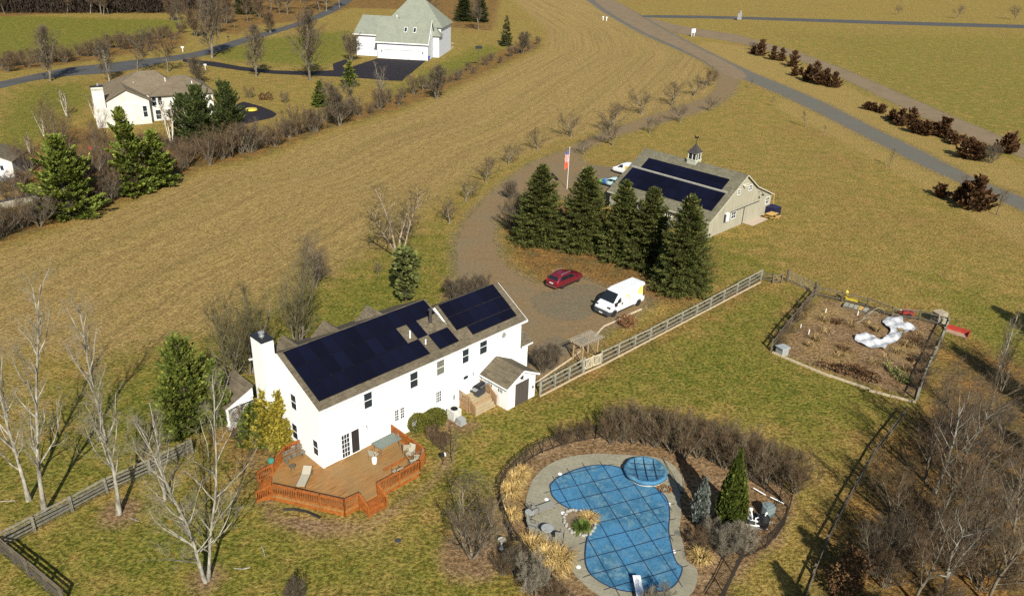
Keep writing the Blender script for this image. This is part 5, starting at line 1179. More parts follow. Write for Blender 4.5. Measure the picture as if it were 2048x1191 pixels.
pa = sheet('patio', PATIO[::-1] if sum((PATIO[i][0]-PATIO[i-1][0])*(PATIO[i][1]+PATIO[i-1][1]) for i in range(len(PATIO))) > 0 else PATIO, .05, patio_mat(), .12); tag(pa, kind='structure')
def cover_mat(name='pool_cover_blue'):
    m, t, b = newmat(name); co = t.coord(); n = t.noise(co, .28, 5, .6); n2 = t.noise(co, 5, 6, .75); n3 = t.noise(co, 1.4, 5, .7)
    c = t.mix(t.ramp(n, .40, .60), (.034, .118, .195), (.056, .182, .315)); c = t.mix(t.math('MULTIPLY', t.ramp(n3, .46, .62), t.ramp(n, .62, .42)), c, (.14, .25, .30)); c = t.mix(t.ramp(n2, .46, .60, 0, .45), c, (.022, .075, .15))
    t.link(c, b.inputs['Base Color']); b.inputs['Roughness'].default_value = .65; b.inputs['Specular IOR Level'].default_value = .2
    t.link(t.bump(n3, .5, .08), b.inputs['Normal']); return m
M_COVER = cover_mat()
pc = np.array(POOL).mean(0); PC = thing('pool_cover', 'blue strapped winter cover stretched over the kidney-shaped swimming pool', 'pool cover', (float(pc[0]), float(pc[1]), .06))
# sagging cover: grid clipped by the outline
gx = np.arange(min(p[0] for p in POOL), max(p[0] for p in POOL), .35); gy = np.arange(min(p[1] for p in POOL), max(p[1] for p in POOL), .35)
inner = np.array([(x, y) for x in gx for y in gy]); dd_ = sdf(POOL, inner); keep = dd_ > .22
from mathutils.geometry import delaunay_2d_cdt
vv = [Vector(p) for p in POOL]+[Vector((float(a), float(b))) for a, b in inner[keep]]
dv = [0.0]*len(POOL)+[float(a) for a in dd_[keep]]
cd = delaunay_2d_cdt(vv, [(i, (i+1) % len(POOL)) for i in range(len(POOL))], [list(range(len(POOL)))], 1, 1e-4)
mb = MB(); dmap = {(round(v.x, 3), round(v.y, 3)): d for v, d in zip(vv, dv)}
def sag(x, y, d): return -.055*min(1, d/2.0)+.008*math.sin(x*1.9)*math.sin(y*1.7)*min(1, d)
mb.v = [(v.x-pc[0], v.y-pc[1], .055+sag(v.x, v.y, dmap.get((round(v.x, 3), round(v.y, 3)), 0))) for v in cd[0]]; mb.f = [tuple(f) for f in cd[2]]; mb.a = [0.0]*len(mb.f)
co_ = mb.build('cover', M_COVER, PC, smooth=True)
if co_.data.polygons[0].normal.z < 0: co_.data.flip_normals()
def straps():
    m = MB(); an = MB()
    for (pa_, pb_, sp) in (((1190, 929), (1345, 1168), 1.35), ((1104, 990), (1240, 958), 1.35)):
        A, Bq = G(*pa_), G(*pb_); d = (Bq-A).normalized(); n = Vector((-d.y, d.x, 0)); c = Vector((pc[0], pc[1], 0))
        for k in range(-10, 11):
            o = c+n*(k*sp+.3); S = np.array([(o.x+d.x*s, o.y+d.y*s) for s in np.arange(-14, 14, .15)]); D_ = sdf(POOL, S); ins = D_ > 0; i = 0
            while i < len(S):
                if ins[i]:
                    j = i
                    while j+1 < len(S) and ins[j+1]: j += 1
                    if (j-i) > 4:
                        pts = []
                        for q in range(i, j+1, 3): pts.append((S[q][0]-pc[0], S[q][1]-pc[1], .066+sag(S[q][0], S[q][1], D_[q])))
                        for a, b in zip(pts, pts[1:]): m.beam(a, b, .055, .008)
                        for e, sgn in ((i, -1), (j, 1)):
                            p = Vector((S[e][0]-pc[0], S[e][1]-pc[1], .0)); q2 = p+d*sgn*.62
                            if (q2-Vector((G(1290, 944).x-pc[0], G(1290, 944).y-pc[1], 0))).length > 1.9: MB().beam(p+Vector((0, 0, .05)), q2+Vector((0, 0, .008)), .04, .015).build('anchor_strap', M_DARKM, PC)
                    i = j+1
                else: i += 1
    m.build('strap', mat('strap_navy', (.012, .022, .06), .7), PC)
    e = MB(); P3 = [(p[0]-pc[0], p[1]-pc[1], .062) for p in POOL]
    for a, b in zip(P3, P3[1:]+P3[:1]): e.beam(a, b, .07, .012)
    e.build('hem', mat('hem_navy', (.02, .03, .08), .7), PC)
straps()
sc_ = G(1290, 950); SP = thing('spa_tub', 'raised round hot tub under a blue cover at the edge of the pool', 'hot tub', (sc_.x, sc_.y, .05))
MB().lathe([(1.42, 0), (1.42, .30), (1.56, .33), (1.56, .37), (1.3, .28)], 36).build('shell', mat('spa_wall', (.50, .47, .40), .7, .3, 3), SP)
prof = [(1.60, .30), (1.60, .46), (1.50, .55), (1.36, .52), (1.2, .44), (.8, .36), (.01, .34)]; q = MB().lathe(prof, 40)
R_ = random.Random(3); q.v = [(x*(1+.018*math.sin(9*math.atan2(y, x))), y*(1+.018*math.sin(9*math.atan2(y, x))), z+R_.gauss(0, .012)) for x, y, z in q.v]; q.build('cover', cover_mat('spa_cover_blue'), SP, smooth=True)
s_ = MB()
for k in range(3):
    for ax in (0, 1):
        off = -.7+.7*k; L = math.sqrt(1.5**2-off**2); pts = [(-L, off, .5), (-L*.6, off, .46), (0, off, .40), (L*.6, off, .46), (L, off, .5)]; pts = [(a*.97, b, c+.03) if ax else (b, a*.97, c+.03) for a, b, c in pts]
        for a, b in zip(pts, pts[1:]): s_.beam(a, b, .05, .012)
s_.build('strap', mat('strap_navy2', (.012, .022, .06), .7), SP)
db = thing('diving_board', 'white diving board over the bottom end of the covered pool', 'diving board', tuple(G(1276, 1188)), heading((1278, 1195), (1271, 1160)))
MB().box(-1.6, 1.0, -.24, .24, .52, .57).build('plank', M_WHITEP, db)
for y in (-.18, .18): MB().tube([(-1.2, y, 0), (-.5, y, .5)], .035, 6).tube([(-.1, y, 0), (-.1, y, .5)], .035, 6).build('stand', M_STEEL, db)
# planting island in the pool edge
isl = chaikin(gpts([Z8(*p) for p in ((540, 672), (505, 720), (520, 770), (570, 815), (650, 835), (695, 800), (705, 740), (690, 695), (620, 683))]), 2)
tag(sheet('planting_bed', ragged(isl, .2, .03, 4), .088, M_TRACK, .04), kind='structure')
rk = MB(); R_ = random.Random(8)
for k in range(0, len(isl), 1): rk.lathe([(.02, .0), (.14, .03), (.12, .12), (.03, .16)], 6, (isl[k][0]+R_.gauss(0, .05), isl[k][1]+R_.gauss(0, .05), .06), R_.uniform(.7, 1.1), R_.uniform(.7, 1.1))
tag(rk.build('stone_edging', M_CONC), 'pale rubble stones ringing the little planting island at the pool edge', 'stones')
yu = thing('yucca', 'bright green spiky yucca on the planting island at the pool edge', 'plant', tuple(G(1163, 1058, .09)), 0)
m_ = MB(); R_ = random.Random(2)
for _ in range(230):
    a = R_.uniform(0, 2*PI); el = R_.uniform(.05, 1.3); L = R_.uniform(.55, .85); d = Vector((math.cos(a)*math.cos(el), math.sin(a)*math.cos(el), math.sin(el))); s = Vector((-math.sin(a), math.cos(a), 0))*.03; p = d*.08; q = p+d*L*.6; e = p+d*L+Vector((0, 0, -.18*math.cos(el)))
    v_ = R_.random(); m_.quad(p-s, p+s, q+s, q-s, a=v_); m_.quad(q-s, q+s, e+s*.1, e-s*.1, a=v_)
m_.build('leaves', M_YUCCA, yu); MB().tube([(0, 0, 0), (0, 0, .25)], .08, 6).build('stem', M_BARKD, yu)
# ornamental grasses
for i, (x, y, r, h, lb) in enumerate(((1030, 965, 1.0, 1.1, 'straw-coloured ornamental grass at the upper left of the patio'), (1018, 990, 1.0, 1.1, 'straw-coloured ornamental grass against the iron fence left of the patio'), (1062, 1098, 1.2, 1.1, 'dry ornamental grass clump below the loose patio chairs'), (1088, 1120, 1.3, 1.2, 'dry ornamental grass clump at the lower left of the patio'), (1118, 1125, 1.3, 1.1, 'largest blond grass mound spilling over the patio edge'), (1100, 1150, 1.1, 1.0, 'blond grass mound nearest the bottom of the pool fence'), (1178, 1038, .8, .4, 'flattened tan grass tuft on the planting island'),
        (1400, 1120, .9, .9, 'tan grass clump right of the patio below the shrubs'), (1022, 1035, .8, .8, 'small dry grass beside the iron fence and the folded chairs'), (1045, 950, .8, .9, 'small dry grass at the top left corner of the patio'))):
    tag(grass_clump(i, r*.85, h*.8, 420).build('ornamental_grass', M_GRASS, attr=True, loc=G(x, y, .02)), lb, 'grass clump', 'ornamental grasses round the pool')
# patio furniture
M_ALU = mat('alu_sling', (.26, .25, .21), .6, .2, 9); M_ALUF = mat('alu_frame', (.30, .29, .27), .5, .2, 9, metal=.3)
chair('folding_chair', 'upright mesh patio chair with its back to the round table by the pool', tuple(G(1118, 1078, .05)), 3.0, 'chairs on the pool patio', M_ALU, M_DARKM)
chair('folding_chair', 'mesh patio chair facing away at the left edge of the pool patio', tuple(G(1066, 1060, .05)), 1.3, 'chairs on the pool patio', M_ALU, M_DARKM)
chair('folding_chair', 'tipped-back mesh patio chair nearest the upper blond grasses', tuple(G(1066, 1026, .05)), 2.2, 'chairs on the pool patio', M_ALU, M_DARKM)
for (x, y), r, lb in (((1094, 1067), .42, 'round grey metal patio table between the pool chairs'), ((1059, 1035), .34, 'smaller round side table at the patio edge by the grasses')):
    t = thing('round_table', lb, 'table', tuple(G(x, y, .05)), 0, 'round tables on the pool patio')
    MB().lathe([(r, .5), (r, .53), (r*.9, .54)], 20).build('table_top', M_GREY, t)
    for k in range(4): MB().tube([(r*.8*math.cos(k*PI/2+.4), r*.8*math.sin(k*PI/2+.4), 0), (r*.6*math.cos(k*PI/2+.4), r*.6*math.sin(k*PI/2+.4), .5)], .014, 5).build('leg', M_DARKM, t)
lo = thing('chaise_frame', 'low pale chaise longue lying on the pool patio', 'sun lounger', tuple(G(1085, 1020, .05)), heading((1066, 1022), (1098, 1010)))
MB().box(-.9, .9, -.28, .28, .26, .29).build('seat', M_ALU, lo); fr_ = MB()
for s in (-1, 1): fr_.beam((-.95, s*.3, .27), (.95, s*.3, .27), .03, .03)
fr_.build('frame', M_ALUF, lo)
for x in (-.8, .8):
    for s in (-1, 1): MB().beam((x, s*.3, 0), (x, s*.3, .27), .03, .03).build('leg', M_ALUF, lo)
for i, (x, y, lb) in enumerate(((1338, 1007, 'upper white skimmer lid on the right patio edge'), (1347, 1102, 'lower white skimmer lid on the right patio edge'), (1093, 998, 'round pale lid on the patio left of the cover'), (1126, 1025, 'round pale lid just left of the planting island'), (1157, 1133, 'pale lid beside the lower left curve of the cover'), (1120, 947, 'pale lid at the upper left curve of the cover'))):
    tag(MB().lathe([(.15, 0), (.15, .02), (.13, .03)], 14).build('skimmer_lid', M_WHITEP, loc=G(x, y, .052)), lb, 'lid', 'skimmer lids on the pool patio')
tag(leafball(5, .55, .4, .05, 260, .11, .06).build('leaf_pile', M_OAKLEAF, attr=True, loc=G(1329, 978, .055)), 'orange fallen leaf pile beside the hot tub', 'leaves')
tag(MB().tube([G(1325, 915, .08), G(1347, 952, .3), G(1362, 985, .12)], .025, 5).lathe([(.02, 0), (.12, .03), (.1, .1)], 8, tuple(G(1363, 985, .06))).build('pool_pole', M_DARKM), 'dark pole with a pale head lying on the patio right of the hot tub', 'pole')
tag(MB().tube([G(1366, 955, .06), G(1370, 985, .25)], .025, 5).build('wooden_stake', M_KERBW), 'pale stake leaning by the blue spruce', 'stake')
tag(MB().tube([G(1507, 975, .25), G(1531, 989, .25)], .045, 6).build('pvc_pipe', M_WHITEP), 'white pipe length behind the pool pumps, left piece', 'pipe')
tag(MB().tube([G(1541, 993, .25), G(1568, 1006, .25)], .045, 6).build('pvc_pipe', M_WHITEP), 'white pipe length behind the pool pumps, right piece', 'pipe')
# pool equipment
pe = G(1513, 1048)
ft = thing('sand_filter', 'black cylindrical pool filter with white valve among the pumps', 'filter', tuple(G(1526, 1052)), 0)
MB().lathe([(.32, .0), (.34, .1), (.34, .62), (.36, .64), (.34, .70), (.30, .86), (.12, .95)], 20).build('tank', M_DARK, ft); MB().tube([(0, 0, .93), (0, 0, 1.08), (.1, .1, 1.1)], .07, 8).tube([(.3, -.25, .55), (.42, -.32, .6)], .06, 8).build('valve', M_WHITEP, ft)
ht = thing('pool_heater', 'blue-grey faceted pool heater behind the black filter', 'heater', tuple(G(1533, 1032)), .4)
MB().prism([(-.38, -.3), (.38, -.3), (.42, .1), (.25, .38), (-.25, .38), (-.42, .1)], .1, .95).prism([(-.2, -.15), (.2, -.15), (.2, .2), (-.2, .2)], .953, 1.03).build('cabinet', mat('heater_grey', (.17, .215, .22), .5, .2, 4), ht)
pm_ = thing('pool_pump', 'white pool pump and pipework left of the black filter', 'pump', tuple(G(1505, 1045)), 0)
MB().tube([(-.3, -.3, .12), (.55, -.45, .12)], .06, 6).tube([(-.25, -.1, .3), (.5, -.2, .3)], .06, 6).tube([(.1, -.1, .1), (.1, -.15, .55), (.3, -.1, .6)], .06, 6).tube([(0, .0, .2), (0.0, .75, .55)], .055, 6).build('pipework', M_WHITEP, pm_)
MB().tube([(-.35, -.2, .25), (.05, -.3, .25)], .14, 10).tube([(.3, .3, .2), (.3, .7, .2)], .13, 10).build('motor', M_DARK, pm_); MB().lathe([(.13, 0), (.13, .12), (.09, .14)], 12, (0, .75, .5)).build('chlorinator', M_WHITEP, pm_)
MB().box(-.5, .9, -.6, .9, 0, .06).build('pad', M_CONC, pm_)
bb = thing('bird_bath', 'small white pedestal bird bath outside the left pool fence', 'bird bath', tuple(G(1003, 1096)), 0)
MB().lathe([(.15, 0), (.07, .12), (.06, .55), (.1, .62)], 12).build('pedestal', M_WHITEP, bb); MB().lathe([(.08, .62), (.26, .72), (.27, .75), (.15, .69), (.01, .68)], 16).build('bowl', mat('bowl_grey', (.35, .33, .28), .7), bb)
lp = thing('yard_light', 'small dark floodlight on a short stake right of the deck', 'light', tuple(G(886, 928)), .4)
MB().tube([(0, 0, 0), (0, 0, .75)], .025, 6).build('stake', M_DARK, lp); MB().box(-.18, .1, -.1, .12, .75, .98).build('lamp_head', M_DARK, lp); MB().box(.1, .2, -.08, .10, .78, .98).build('lens', M_WHITEP, lp)
tag(MB().tube([G(x, y, .07) for x, y in ((566, 1018), (590, 1018), (612, 1022), (630, 1029), (640, 1034))], .085, 8).build('drain_hose', M_DARK), 'black corrugated drain hose lying on the bed below the deck', 'hose')
tag(MB().tube([G(x, y, .03) for x, y in ((-60, 1010), (0, 1002), (30, 1000))], .03, 5).build('fallen_branch', M_BARKW), 'thin pale fallen branch at the left picture edge', 'branch')
tag(MB().tube([G(530, 1112, .03), G(527, 1100, .05), G(523, 1090, .04)], .035, 5).build('fallen_branch', M_BARKW), 'short pale curved stick on the lawn below the deck hose', 'branch')
tag(MB().tube([G(468, 1135, .03), G(484, 1137, .05), G(500, 1134, .04)], .05, 5).build('fallen_branch', M_BARKW), 'forked pale stick on the lawn right of the multi-stemmed tree', 'branch')
tag(MB().tube([G(262, 1036, .03), G(278, 1041, .05)], .05, 5).build('fallen_branch', M_BARKW), 'short pale stick right of the second tall tree trunk', 'branch')
tag(MB().lathe([(.22, 0), (.2, .03)], 10).build('drain_cover', M_DARKM, loc=G(796, 1080, .01)), 'small dark round cover in the lawn below the deck', 'cover')
# ------------------------------------------------------------------ vegetable garden
hb = thing('cold_frame_box', 'small grey wooden box at the left corner of the vegetable plot', 'box', tuple(G(1563, 708)), .5)
MB().box(-.42, .42, -.42, .42, 0, .8).build('body', M_GREY, hb); MB().extr([(-.5, .78), (.5, .78), (.5, .83), (-.5, .92)], 'x', -.5, .5).build('lid', mat('lid_grey', (.36, .38, .38), .6), hb)
pl = MB(); R_ = random.Random(12); 
def draped(px, n, seed):
    out = chaikin(gpts(px), 2); xs0 = [p[0] for p in out]; ys0 = [p[1] for p in out]; st_ = .17
    P2 = np.array([(x, y) for x in np.arange(min(xs0), max(xs0), st_) for y in np.arange(min(ys0), max(ys0), st_)]); k = sdf(out, P2) > .08
    V2_ = [Vector(p) for p in out]+[Vector((float(a), float(b))) for a, b in P2[k]]
    c = delaunay_2d_cdt(V2_, [(i, (i+1) % len(out)) for i in range(len(out))], [list(range(len(out)))], 1, 1e-4); m = MB(); r = random.Random(seed)
    m.v = [(v.x, v.y, .05+.30*abs(math.sin(v.x*2.3+v.y*1.3))*abs(math.cos(v.y*2.1-v.x))+r.uniform(0, .13)) for v in c[0]]; m.f = [tuple(f) for f in c[2]]; m.a = [0.0]*len(m.f); return m
M_PLAS = mat('plastic_sheet', (.60, .60, .61), .35, .3, 1.6, spec=.5, col2=(.30, .31, .32))
o = draped([(1706, 682), (1714, 670), (1746, 671), (1764, 684), (1770, 674), (1784, 664), (1768, 652), (1762, 643), (1778, 634), (1806, 636), (1804, 648), (1832, 654), (1828, 667), (1804, 668), (1798, 682), (1774, 694), (1766, 703), (1730, 695)], 0, 1).build('plastic_sheet', M_PLAS, smooth=True)
if o.data.polygons[0].normal.z < 0: o.data.flip_normals()
tag(o, 'crumpled clear plastic sheeting lying across the vegetable plot', 'plastic sheet')
for k, (x, y) in enumerate(((1728, 652), (1740, 640), (1752, 632))):
    c = G(x, y); pts = [(c.x+1.2*math.cos(a)*.9, c.y+.5*math.cos(a), 1.0*math.sin(a)) for a in np.linspace(0, PI, 9)]
    tag(MB().tube(pts, .025, 5).build('tunnel_hoop', M_RAILG), 'bent grey hoop left standing beside the plastic sheeting', 'hoop', 'bare tunnel hoops in the vegetable plot')
rb_ = thing('raised_bed', 'grey slatted raised bed frame at the back fence of the vegetable plot', 'raised bed', tuple(G(1688, 612)), heading((1683, 610), (1738, 625)))
for k in range(5): MB().box(.5*k, .5*k+.42, -.5, .5, .28, .33).build('slat', M_RAILG if k != 3 else M_YW, rb_)
MB().box(-.05, 2.6, -.55, .55, 0, .26).build('frame', M_RAILD, rb_)
yt = thing('yellow_tool', 'yellow garden machine standing behind the garden fence post', 'machine', tuple(G(1690, 600)), -.3)
M_YEL = mat('yellow_paint', (.62, .46, .03), .4, .2, 4, spec=.5)
MB().box(0, 1.3, -.15, .15, .05, .35).build('blade', M_YEL, yt); MB().lathe([(.1, .3), (.22, .5), (.2, 1.0), (.08, 1.2)], 10).build('tank', M_YEL, yt)
rt_ = thing('red_tiller', 'red rotary tiller with white cap at the back of the vegetable plot', 'machine', tuple(G(1815, 632)), -.4)
M_REDP = mat('red_paint', (.42, .05, .035), .45, .25, 4, spec=.4)
MB().box(-.5, .5, -.3, .3, .25, .6).box(-.9, -.4, -.1, .1, .3, .5).build('housing', M_REDP, rt_); MB().tube([(.1, 0, .5), (.5, .1, 1.1), (.9, .1, 1.2)], .03, 5).tube([(-.3, 0, .5), (-.4, .0, 1.1)], .06, 6).build('handlebar', M_REDP, rt_)
for s in (-1, 1):
    o = MB().lathe([(.1, -.06), (.25, -.06), (.25, .06), (.1, .06)], 12).build('wheel', M_TYRE, rt_); o.location = (.1, s*.42, .25); o.rotation_euler = (PI/2, 0, 0)
MB().lathe([(.02, 0), (.11, .04), (.1, .16), (.02, .2)], 10, (-.8, 0, .5)).build('cap', M_WHITEP, rt_)
ps = G(1876, 645); 
pal = None; R_ = random.Random(4)
for k in range(9):
    z = .145*k; rz = .35+R_.gauss(0, .04)
    if pal is None:
        pal = thing('pallet', '', 'pallet', (ps.x, ps.y, z), rz, 'pallets stacked at the garden corner')
        m = MB()
        for j in range(7): m.box(-.6+.18*j, -.48+.18*j, -.5, .5, .115, .135)
        m.build('deck_boards', M_KERBW, pal); m = MB()
        for y in (-.46, 0, .42): m.box(-.6, .6, y, y+.05, .0, .112)
        m.build('stringer', M_RAILG, pal); q = pal
    else: q = dup(pal, (ps.x+R_.gauss(0, .04), ps.y+R_.gauss(0, .04), z), rz)
    q['label'] = 'wooden pallet, '+['bottom', 'second from bottom', 'third from bottom', 'fourth from bottom', 'middle', 'fifth from bottom', 'third from top', 'second from top', 'topmost'][k]+' one of the tall garden stack'
tr = thing('red_trailer', 'open red steel loader bucket lying on the grass right of the garden', 'bucket', tuple(G(1914, 668)), heading((1897, 664), (1936, 676)))
MB().box(-1.0, 1.0, -.42, .42, .05, .10).build('floor', mat('rusty_steel', (.36, .25, .17), .7, .3, 4), tr)
MB().box(-1.0, 1.0, .423, .47, .05, .62).build('back_plate', M_REDP, tr)
for x in (-1.04, 1.003): MB().extr([(-.42, .05), (.47, .05), (.47, .62), (-.1, .45)], 'x', x, x+.04).build('side_plate', M_REDP, tr)
for i, (x, y, h) in enumerate(((1617, 668, .55), (1651, 625, .5), (1715, 630, .5), (1601, 655, .4))):
    tag(MB().tube([(0, 0, 0), (0, 0, h)], .05, 6).build('plot_marker', M_WHITEP, loc=G(x, y)), 'short white marker tube '+['left of the straw patch', 'near the back garden fence', 'left of the bent hoops', 'close to the vine-choked fence'][i], 'marker', 'white marker tubes in the vegetable plot')
# ------------------------------------------------------------------ flagpole, signs, small roadside things
fp = thing('flagpole', 'white flagpole with a drooping red, white and blue flag by the gravel yard', 'flagpole', tuple(G(1134, 378)), 0)
FH = hgt(1134, 378, 296)
MB().tube([(0, 0, 0), (0, 0, FH)], [.045, .025], 8).lathe([(.02, 0), (.09, .07), (.02, .14)], 8, (0, 0, FH)).build('pole', M_WHITEP, fp)
def flag_mat():
    m, t, b = newmat('flag_cloth'); s = t.new('ShaderNodeSeparateXYZ'); t.link(t.coord(), s.inputs[0])
    f = t.math('FRACT', t.math('MULTIPLY', t.math('ADD', s.outputs['X'], t.math('MULTIPLY', s.outputs['Z'], .15)), 6.5)); c = t.mix(t.math('GREATER_THAN', f, .5), (.42, .06, .04), (.6, .56, .52)); c = t.mix(t.math('GREATER_THAN', s.outputs['Z'], FH-1.0), c, (.10, .10, .22)); c = t.mix(t.ramp(s.outputs['Z'], FH-2.0, FH-2.3), c, (.6, .10, .05))
    t.link(c, b.inputs['Base Color']); b.inputs['Roughness'].default_value = .8; return m
f_ = MB()
for k in range(9):
    z0 = FH-.2-.30*k
    for j in range(5):
        xa, xb = -.06-.11*j, -.06-.11*(j+1); w0 = .08*math.sin(j*1.7+k*.25); w1 = .08*math.sin((j+1)*1.7+k*.25); w2 = .08*math.sin(j*1.7+(k+1)*.25); w3 = .08*math.sin((j+1)*1.7+(k+1)*.25)
        f_.quad((xa, w0, z0-.1*j), (xb, w1, z0-.1*(j+1)), (xb, w3, z0-.32-.1*(j+1)), (xa, w2, z0-.32-.1*j))
f_.build('flag', flag_mat(), fp)
sg = thing('notice_board', 'white notice board on two posts at the gravel track junction', 'sign', tuple(G(1386, 73)), heading((1380, 73), (1392, 72)))
MB().box(-1.1, 1.1, -.04, .04, 1.3, 2.7).build('board', M_WHITEP, sg)
for x in (-.7, .7): MB().box(x-.08, x+.08, .045, .2, 0, 2.5).build('post', M_WHITEP, sg)
eg = thing('estate_sign', 'grey slatted sign structure beside the far field lane', 'sign', tuple(G(1478, 41)), .5)
MB().box(-1.2, 1.2, -.1, .1, .2, 3.0).build('panel', M_STEEL, eg); MB().box(.7, 1.3, .6, .9, 0, 4.0).build('pillar', M_GREY, eg); MB().box(-.15, .15, .5, .8, 0, 2.2).build('post', M_GREY, eg)
mbx = None
for (x, y, lb) in ((1206, 41, 'left white roadside marker post in the hayfield by the road'), (1213, 42, 'right white roadside marker post in the hayfield by the road')):
    t = thing('marker_post', lb, 'post', tuple(G(x, y)), 0, 'white posts by the road'); MB().box(-.12, .12, -.12, .12, 0, 1.3).build('shaft', M_WHITEP, t); MB().box(-.35, .35, -.2, .2, 1.303, 1.55).build('cap', M_WHITEP, t)
for (x, y, lb, m_) in ((366, 104, 'white mailbox on a post at the mouth of the asphalt drive', M_WHITEP), (457, 82, 'dark mailbox on a post beside the street', M_DARK), (90, 160, 'dark roadside mailbox at the left street edge', M_DARK), (411, 140, 'small pale mailbox by the driveway of the taupe-roofed house', M_WHITEP)):
    t = thing('mailbox', lb, 'mailbox', tuple(G(x, y)), .3); MB().box(-.07, .07, -.07, .07, 0, 1.1).build('post', m_, t); MB().box(-.35, .35, -.16, .16, 1.1, 1.45).build('box', m_, t)
bf = thing('bird_feeder', 'dark bird house on a tall thin pole at the hedge below the big house', 'bird house', tuple(G(957, 134)), .2)
MB().tube([(0, 0, 0), (0, 0, 4.8)], .05, 6).build('pole', M_DARKM, bf); MB().box(-.9, .9, -.3, .3, 4.8, 5.5).build('box', M_DARK, bf)
# ------------------------------------------------------------------ the big green-roofed house
KX, KY, KTH = -40.85, 231.62, -.1207
K = thing('suburban_house', 'large white house with grey-green hip roofs and a three-door garage', 'house', (KX, KY, 0), KTH)
M_WH3 = mat('wall_white', (.60, .61, .64), .7, .06, 2); 
w = MB().extr([(0, -.2), (9.0, -.2), (9.0, 4.5), (4.5, 9.9), (0, 4.5)], 'x', 0, 14.6).box(-6.9, -.003, 2.6, 15, -.2, 6.0).box(0, 16.4, 9.01, 23, -.2, 8.2).box(14.7, 16.4, 6.5, 9.0, -.2, 6.0).build('wall', M_WH3, K)
slab_roof([(-.5, 4.5), (4.5, 10.4), (9.6, 4.5)], -.5, 14.9, .2).build('roof', M_SHINGG, K)
r = MB()
def hip(m, x0, x1, y0, y1, z0, rx0, rx1, ry, z1):
    a, b, c, d = (x0, y0, z0), (x1, y0, z0), (x1, y1, z0), (x0, y1, z0); e, f = (rx0, ry, z1), (rx1, ry, z1)
    m.quad(a, b, f, e); m.quad(b, c, f); m.quad(c, d, e, f); m.quad(d, a, e); m.quad(d, c, b, a)
hip(r, -.6, 17.0, 8.4, 23.5, 8.0, 5.5, 10.5, 15, 14.9); r.build('roof', M_SHINGG, K)
r = MB(); hip(r, -7.6, 5.0, 2.0, 15.6, 5.9, -6.8, 4.0, 9.4, 10.4); r.build('roof', M_SHINGG, K)
r = MB(); hip(r, 14.6, 17.0, 5.9, 9.9, 5.9, 14.7, 15.0, 8.2, 8.3); r.build('roof', M_SHINGG, K)
g = MB().box(-.6, 15.0, -.62, -.5, 4.22, 4.5).beam((14.95, -.5, 4.4), (14.95, 4.5, 10.3), .08, .28).box(-7.7, -.5, 1.93, 2.0, 5.72, 5.95).build('gutter', M_TRIM, K)
for k in range(3): 
    MB().box(2.1+3.55*k, 5.2+3.55*k, -.06, -.003, 0, 2.35).build('garage_door', M_WHITEP, K); MB().box(1.95+3.55*k, 5.35+3.55*k, -.12, -.003, 2.353, 2.5).build('door_lintel', M_GREY, K)
for x in (1.35, 13.2): MB().box(x-.12, x+.12, -.2, -.003, 1.8, 2.3).build('wall_lamp', M_DARKM, K)
def skylight(x, y0, m_):
    s = (10.4-4.5)/5.0; c = math.sqrt(1+s*s); n = Vector((0, -s, 1))/c; q = lambda X, Y, h: Vector((X, Y, 4.5+s*(Y+.5)))+n*h
    o = MB().hexa([q(x, y0, 0), q(x+.85, y0, 0), q(x+.85, y0+1.05, 0), q(x, y0+1.05, 0)], [q(x, y0, .12), q(x+.85, y0, .12), q(x+.85, y0+1.05, .12), q(x, y0+1.05, .12)]).build('skylight', M_TRIM, K)
    MB().hexa([q(x+.08, y0+.08, .10), q(x+.77, y0+.08, .10), q(x+.77, y0+.97, .10), q(x+.08, y0+.97, .10)], [q(x+.08, y0+.08, .14), q(x+.77, y0+.08, .14), q(x+.77, y0+.97, .14), q(x+.08, y0+.97, .14)]).build('pane', M_GLASS, o)
skylight(7.4, 1.7, None); skylight(10.0, 1.7, None)
dm = MB().box(1.0, 4.9, 4.2, 7, 8.3, 9.0).build('dormer', M_WH3, K); MB().box(1.2, 4.7, 4.14, 4.197, 8.4, 8.85).build('pane', M_GLASS, dm); r = MB(); hip(r, .7, 5.2, 3.9, 8.5, 9.0, 2.2, 3.6, 6.2, 10.4); r.build('dormer_roof', M_SHINGG, dm)
for y in (3.4, 5.0): add_window(K, y, 5.8, .7, 1.5, 'right', off=14.603)
MB().tube([(3.5, 9.0, 9.5), (3.5, 9.0, 10.9)], .1, 6).build('vent_pipe', M_WHITEP, K)
bi = None
for k, lb in enumerate(('left', 'right')):
    t = thing('recycling_bin', lb+' one of the two blue wheeled bins by the garage doors', 'bin', tuple(G(850+k*6.5, 120.8)), KTH, 'blue bins at the garage'); MB().hexa([(-.28, -.3, .05), (.28, -.3, .05), (.28, .3, .05), (-.28, .3, .05)], [(-.38, -.4, 1.1), (.38, -.4, 1.1), (.38, .4, 1.1), (-.38, .4, 1.1)]).build('body', mat('bin_blue', (.01, .035, .30), .4, .1, 3), t); MB().box(-.42, .42, -.44, .44, 1.103, 1.2).build('lid', mat('bin_lid', (.01, .04, .33), .4, .1, 3), t)
dk3 = thing('timber_deck', 'pale angular timber deck beside the big house', 'deck', tuple(G(868, 98)), KTH)
MB().prism([(0, -3), (4.5, -3), (2, -9), (0, -9)][::-1], 0, .5).prism([(0, 2), (5.5, 4), (4.8, 0), (1.5, -2.8), (0, -2.8)][::-1], 0, .6).build('platform', M_PALEW, dk3)
MB().beam((0, 2, 1.5), (5.5, 4, 1.5), .1, .1).beam((5.5, 4, 1.5), (4.8, 0, 1.5), .1, .1).build('railing', M_KERBW, dk3)
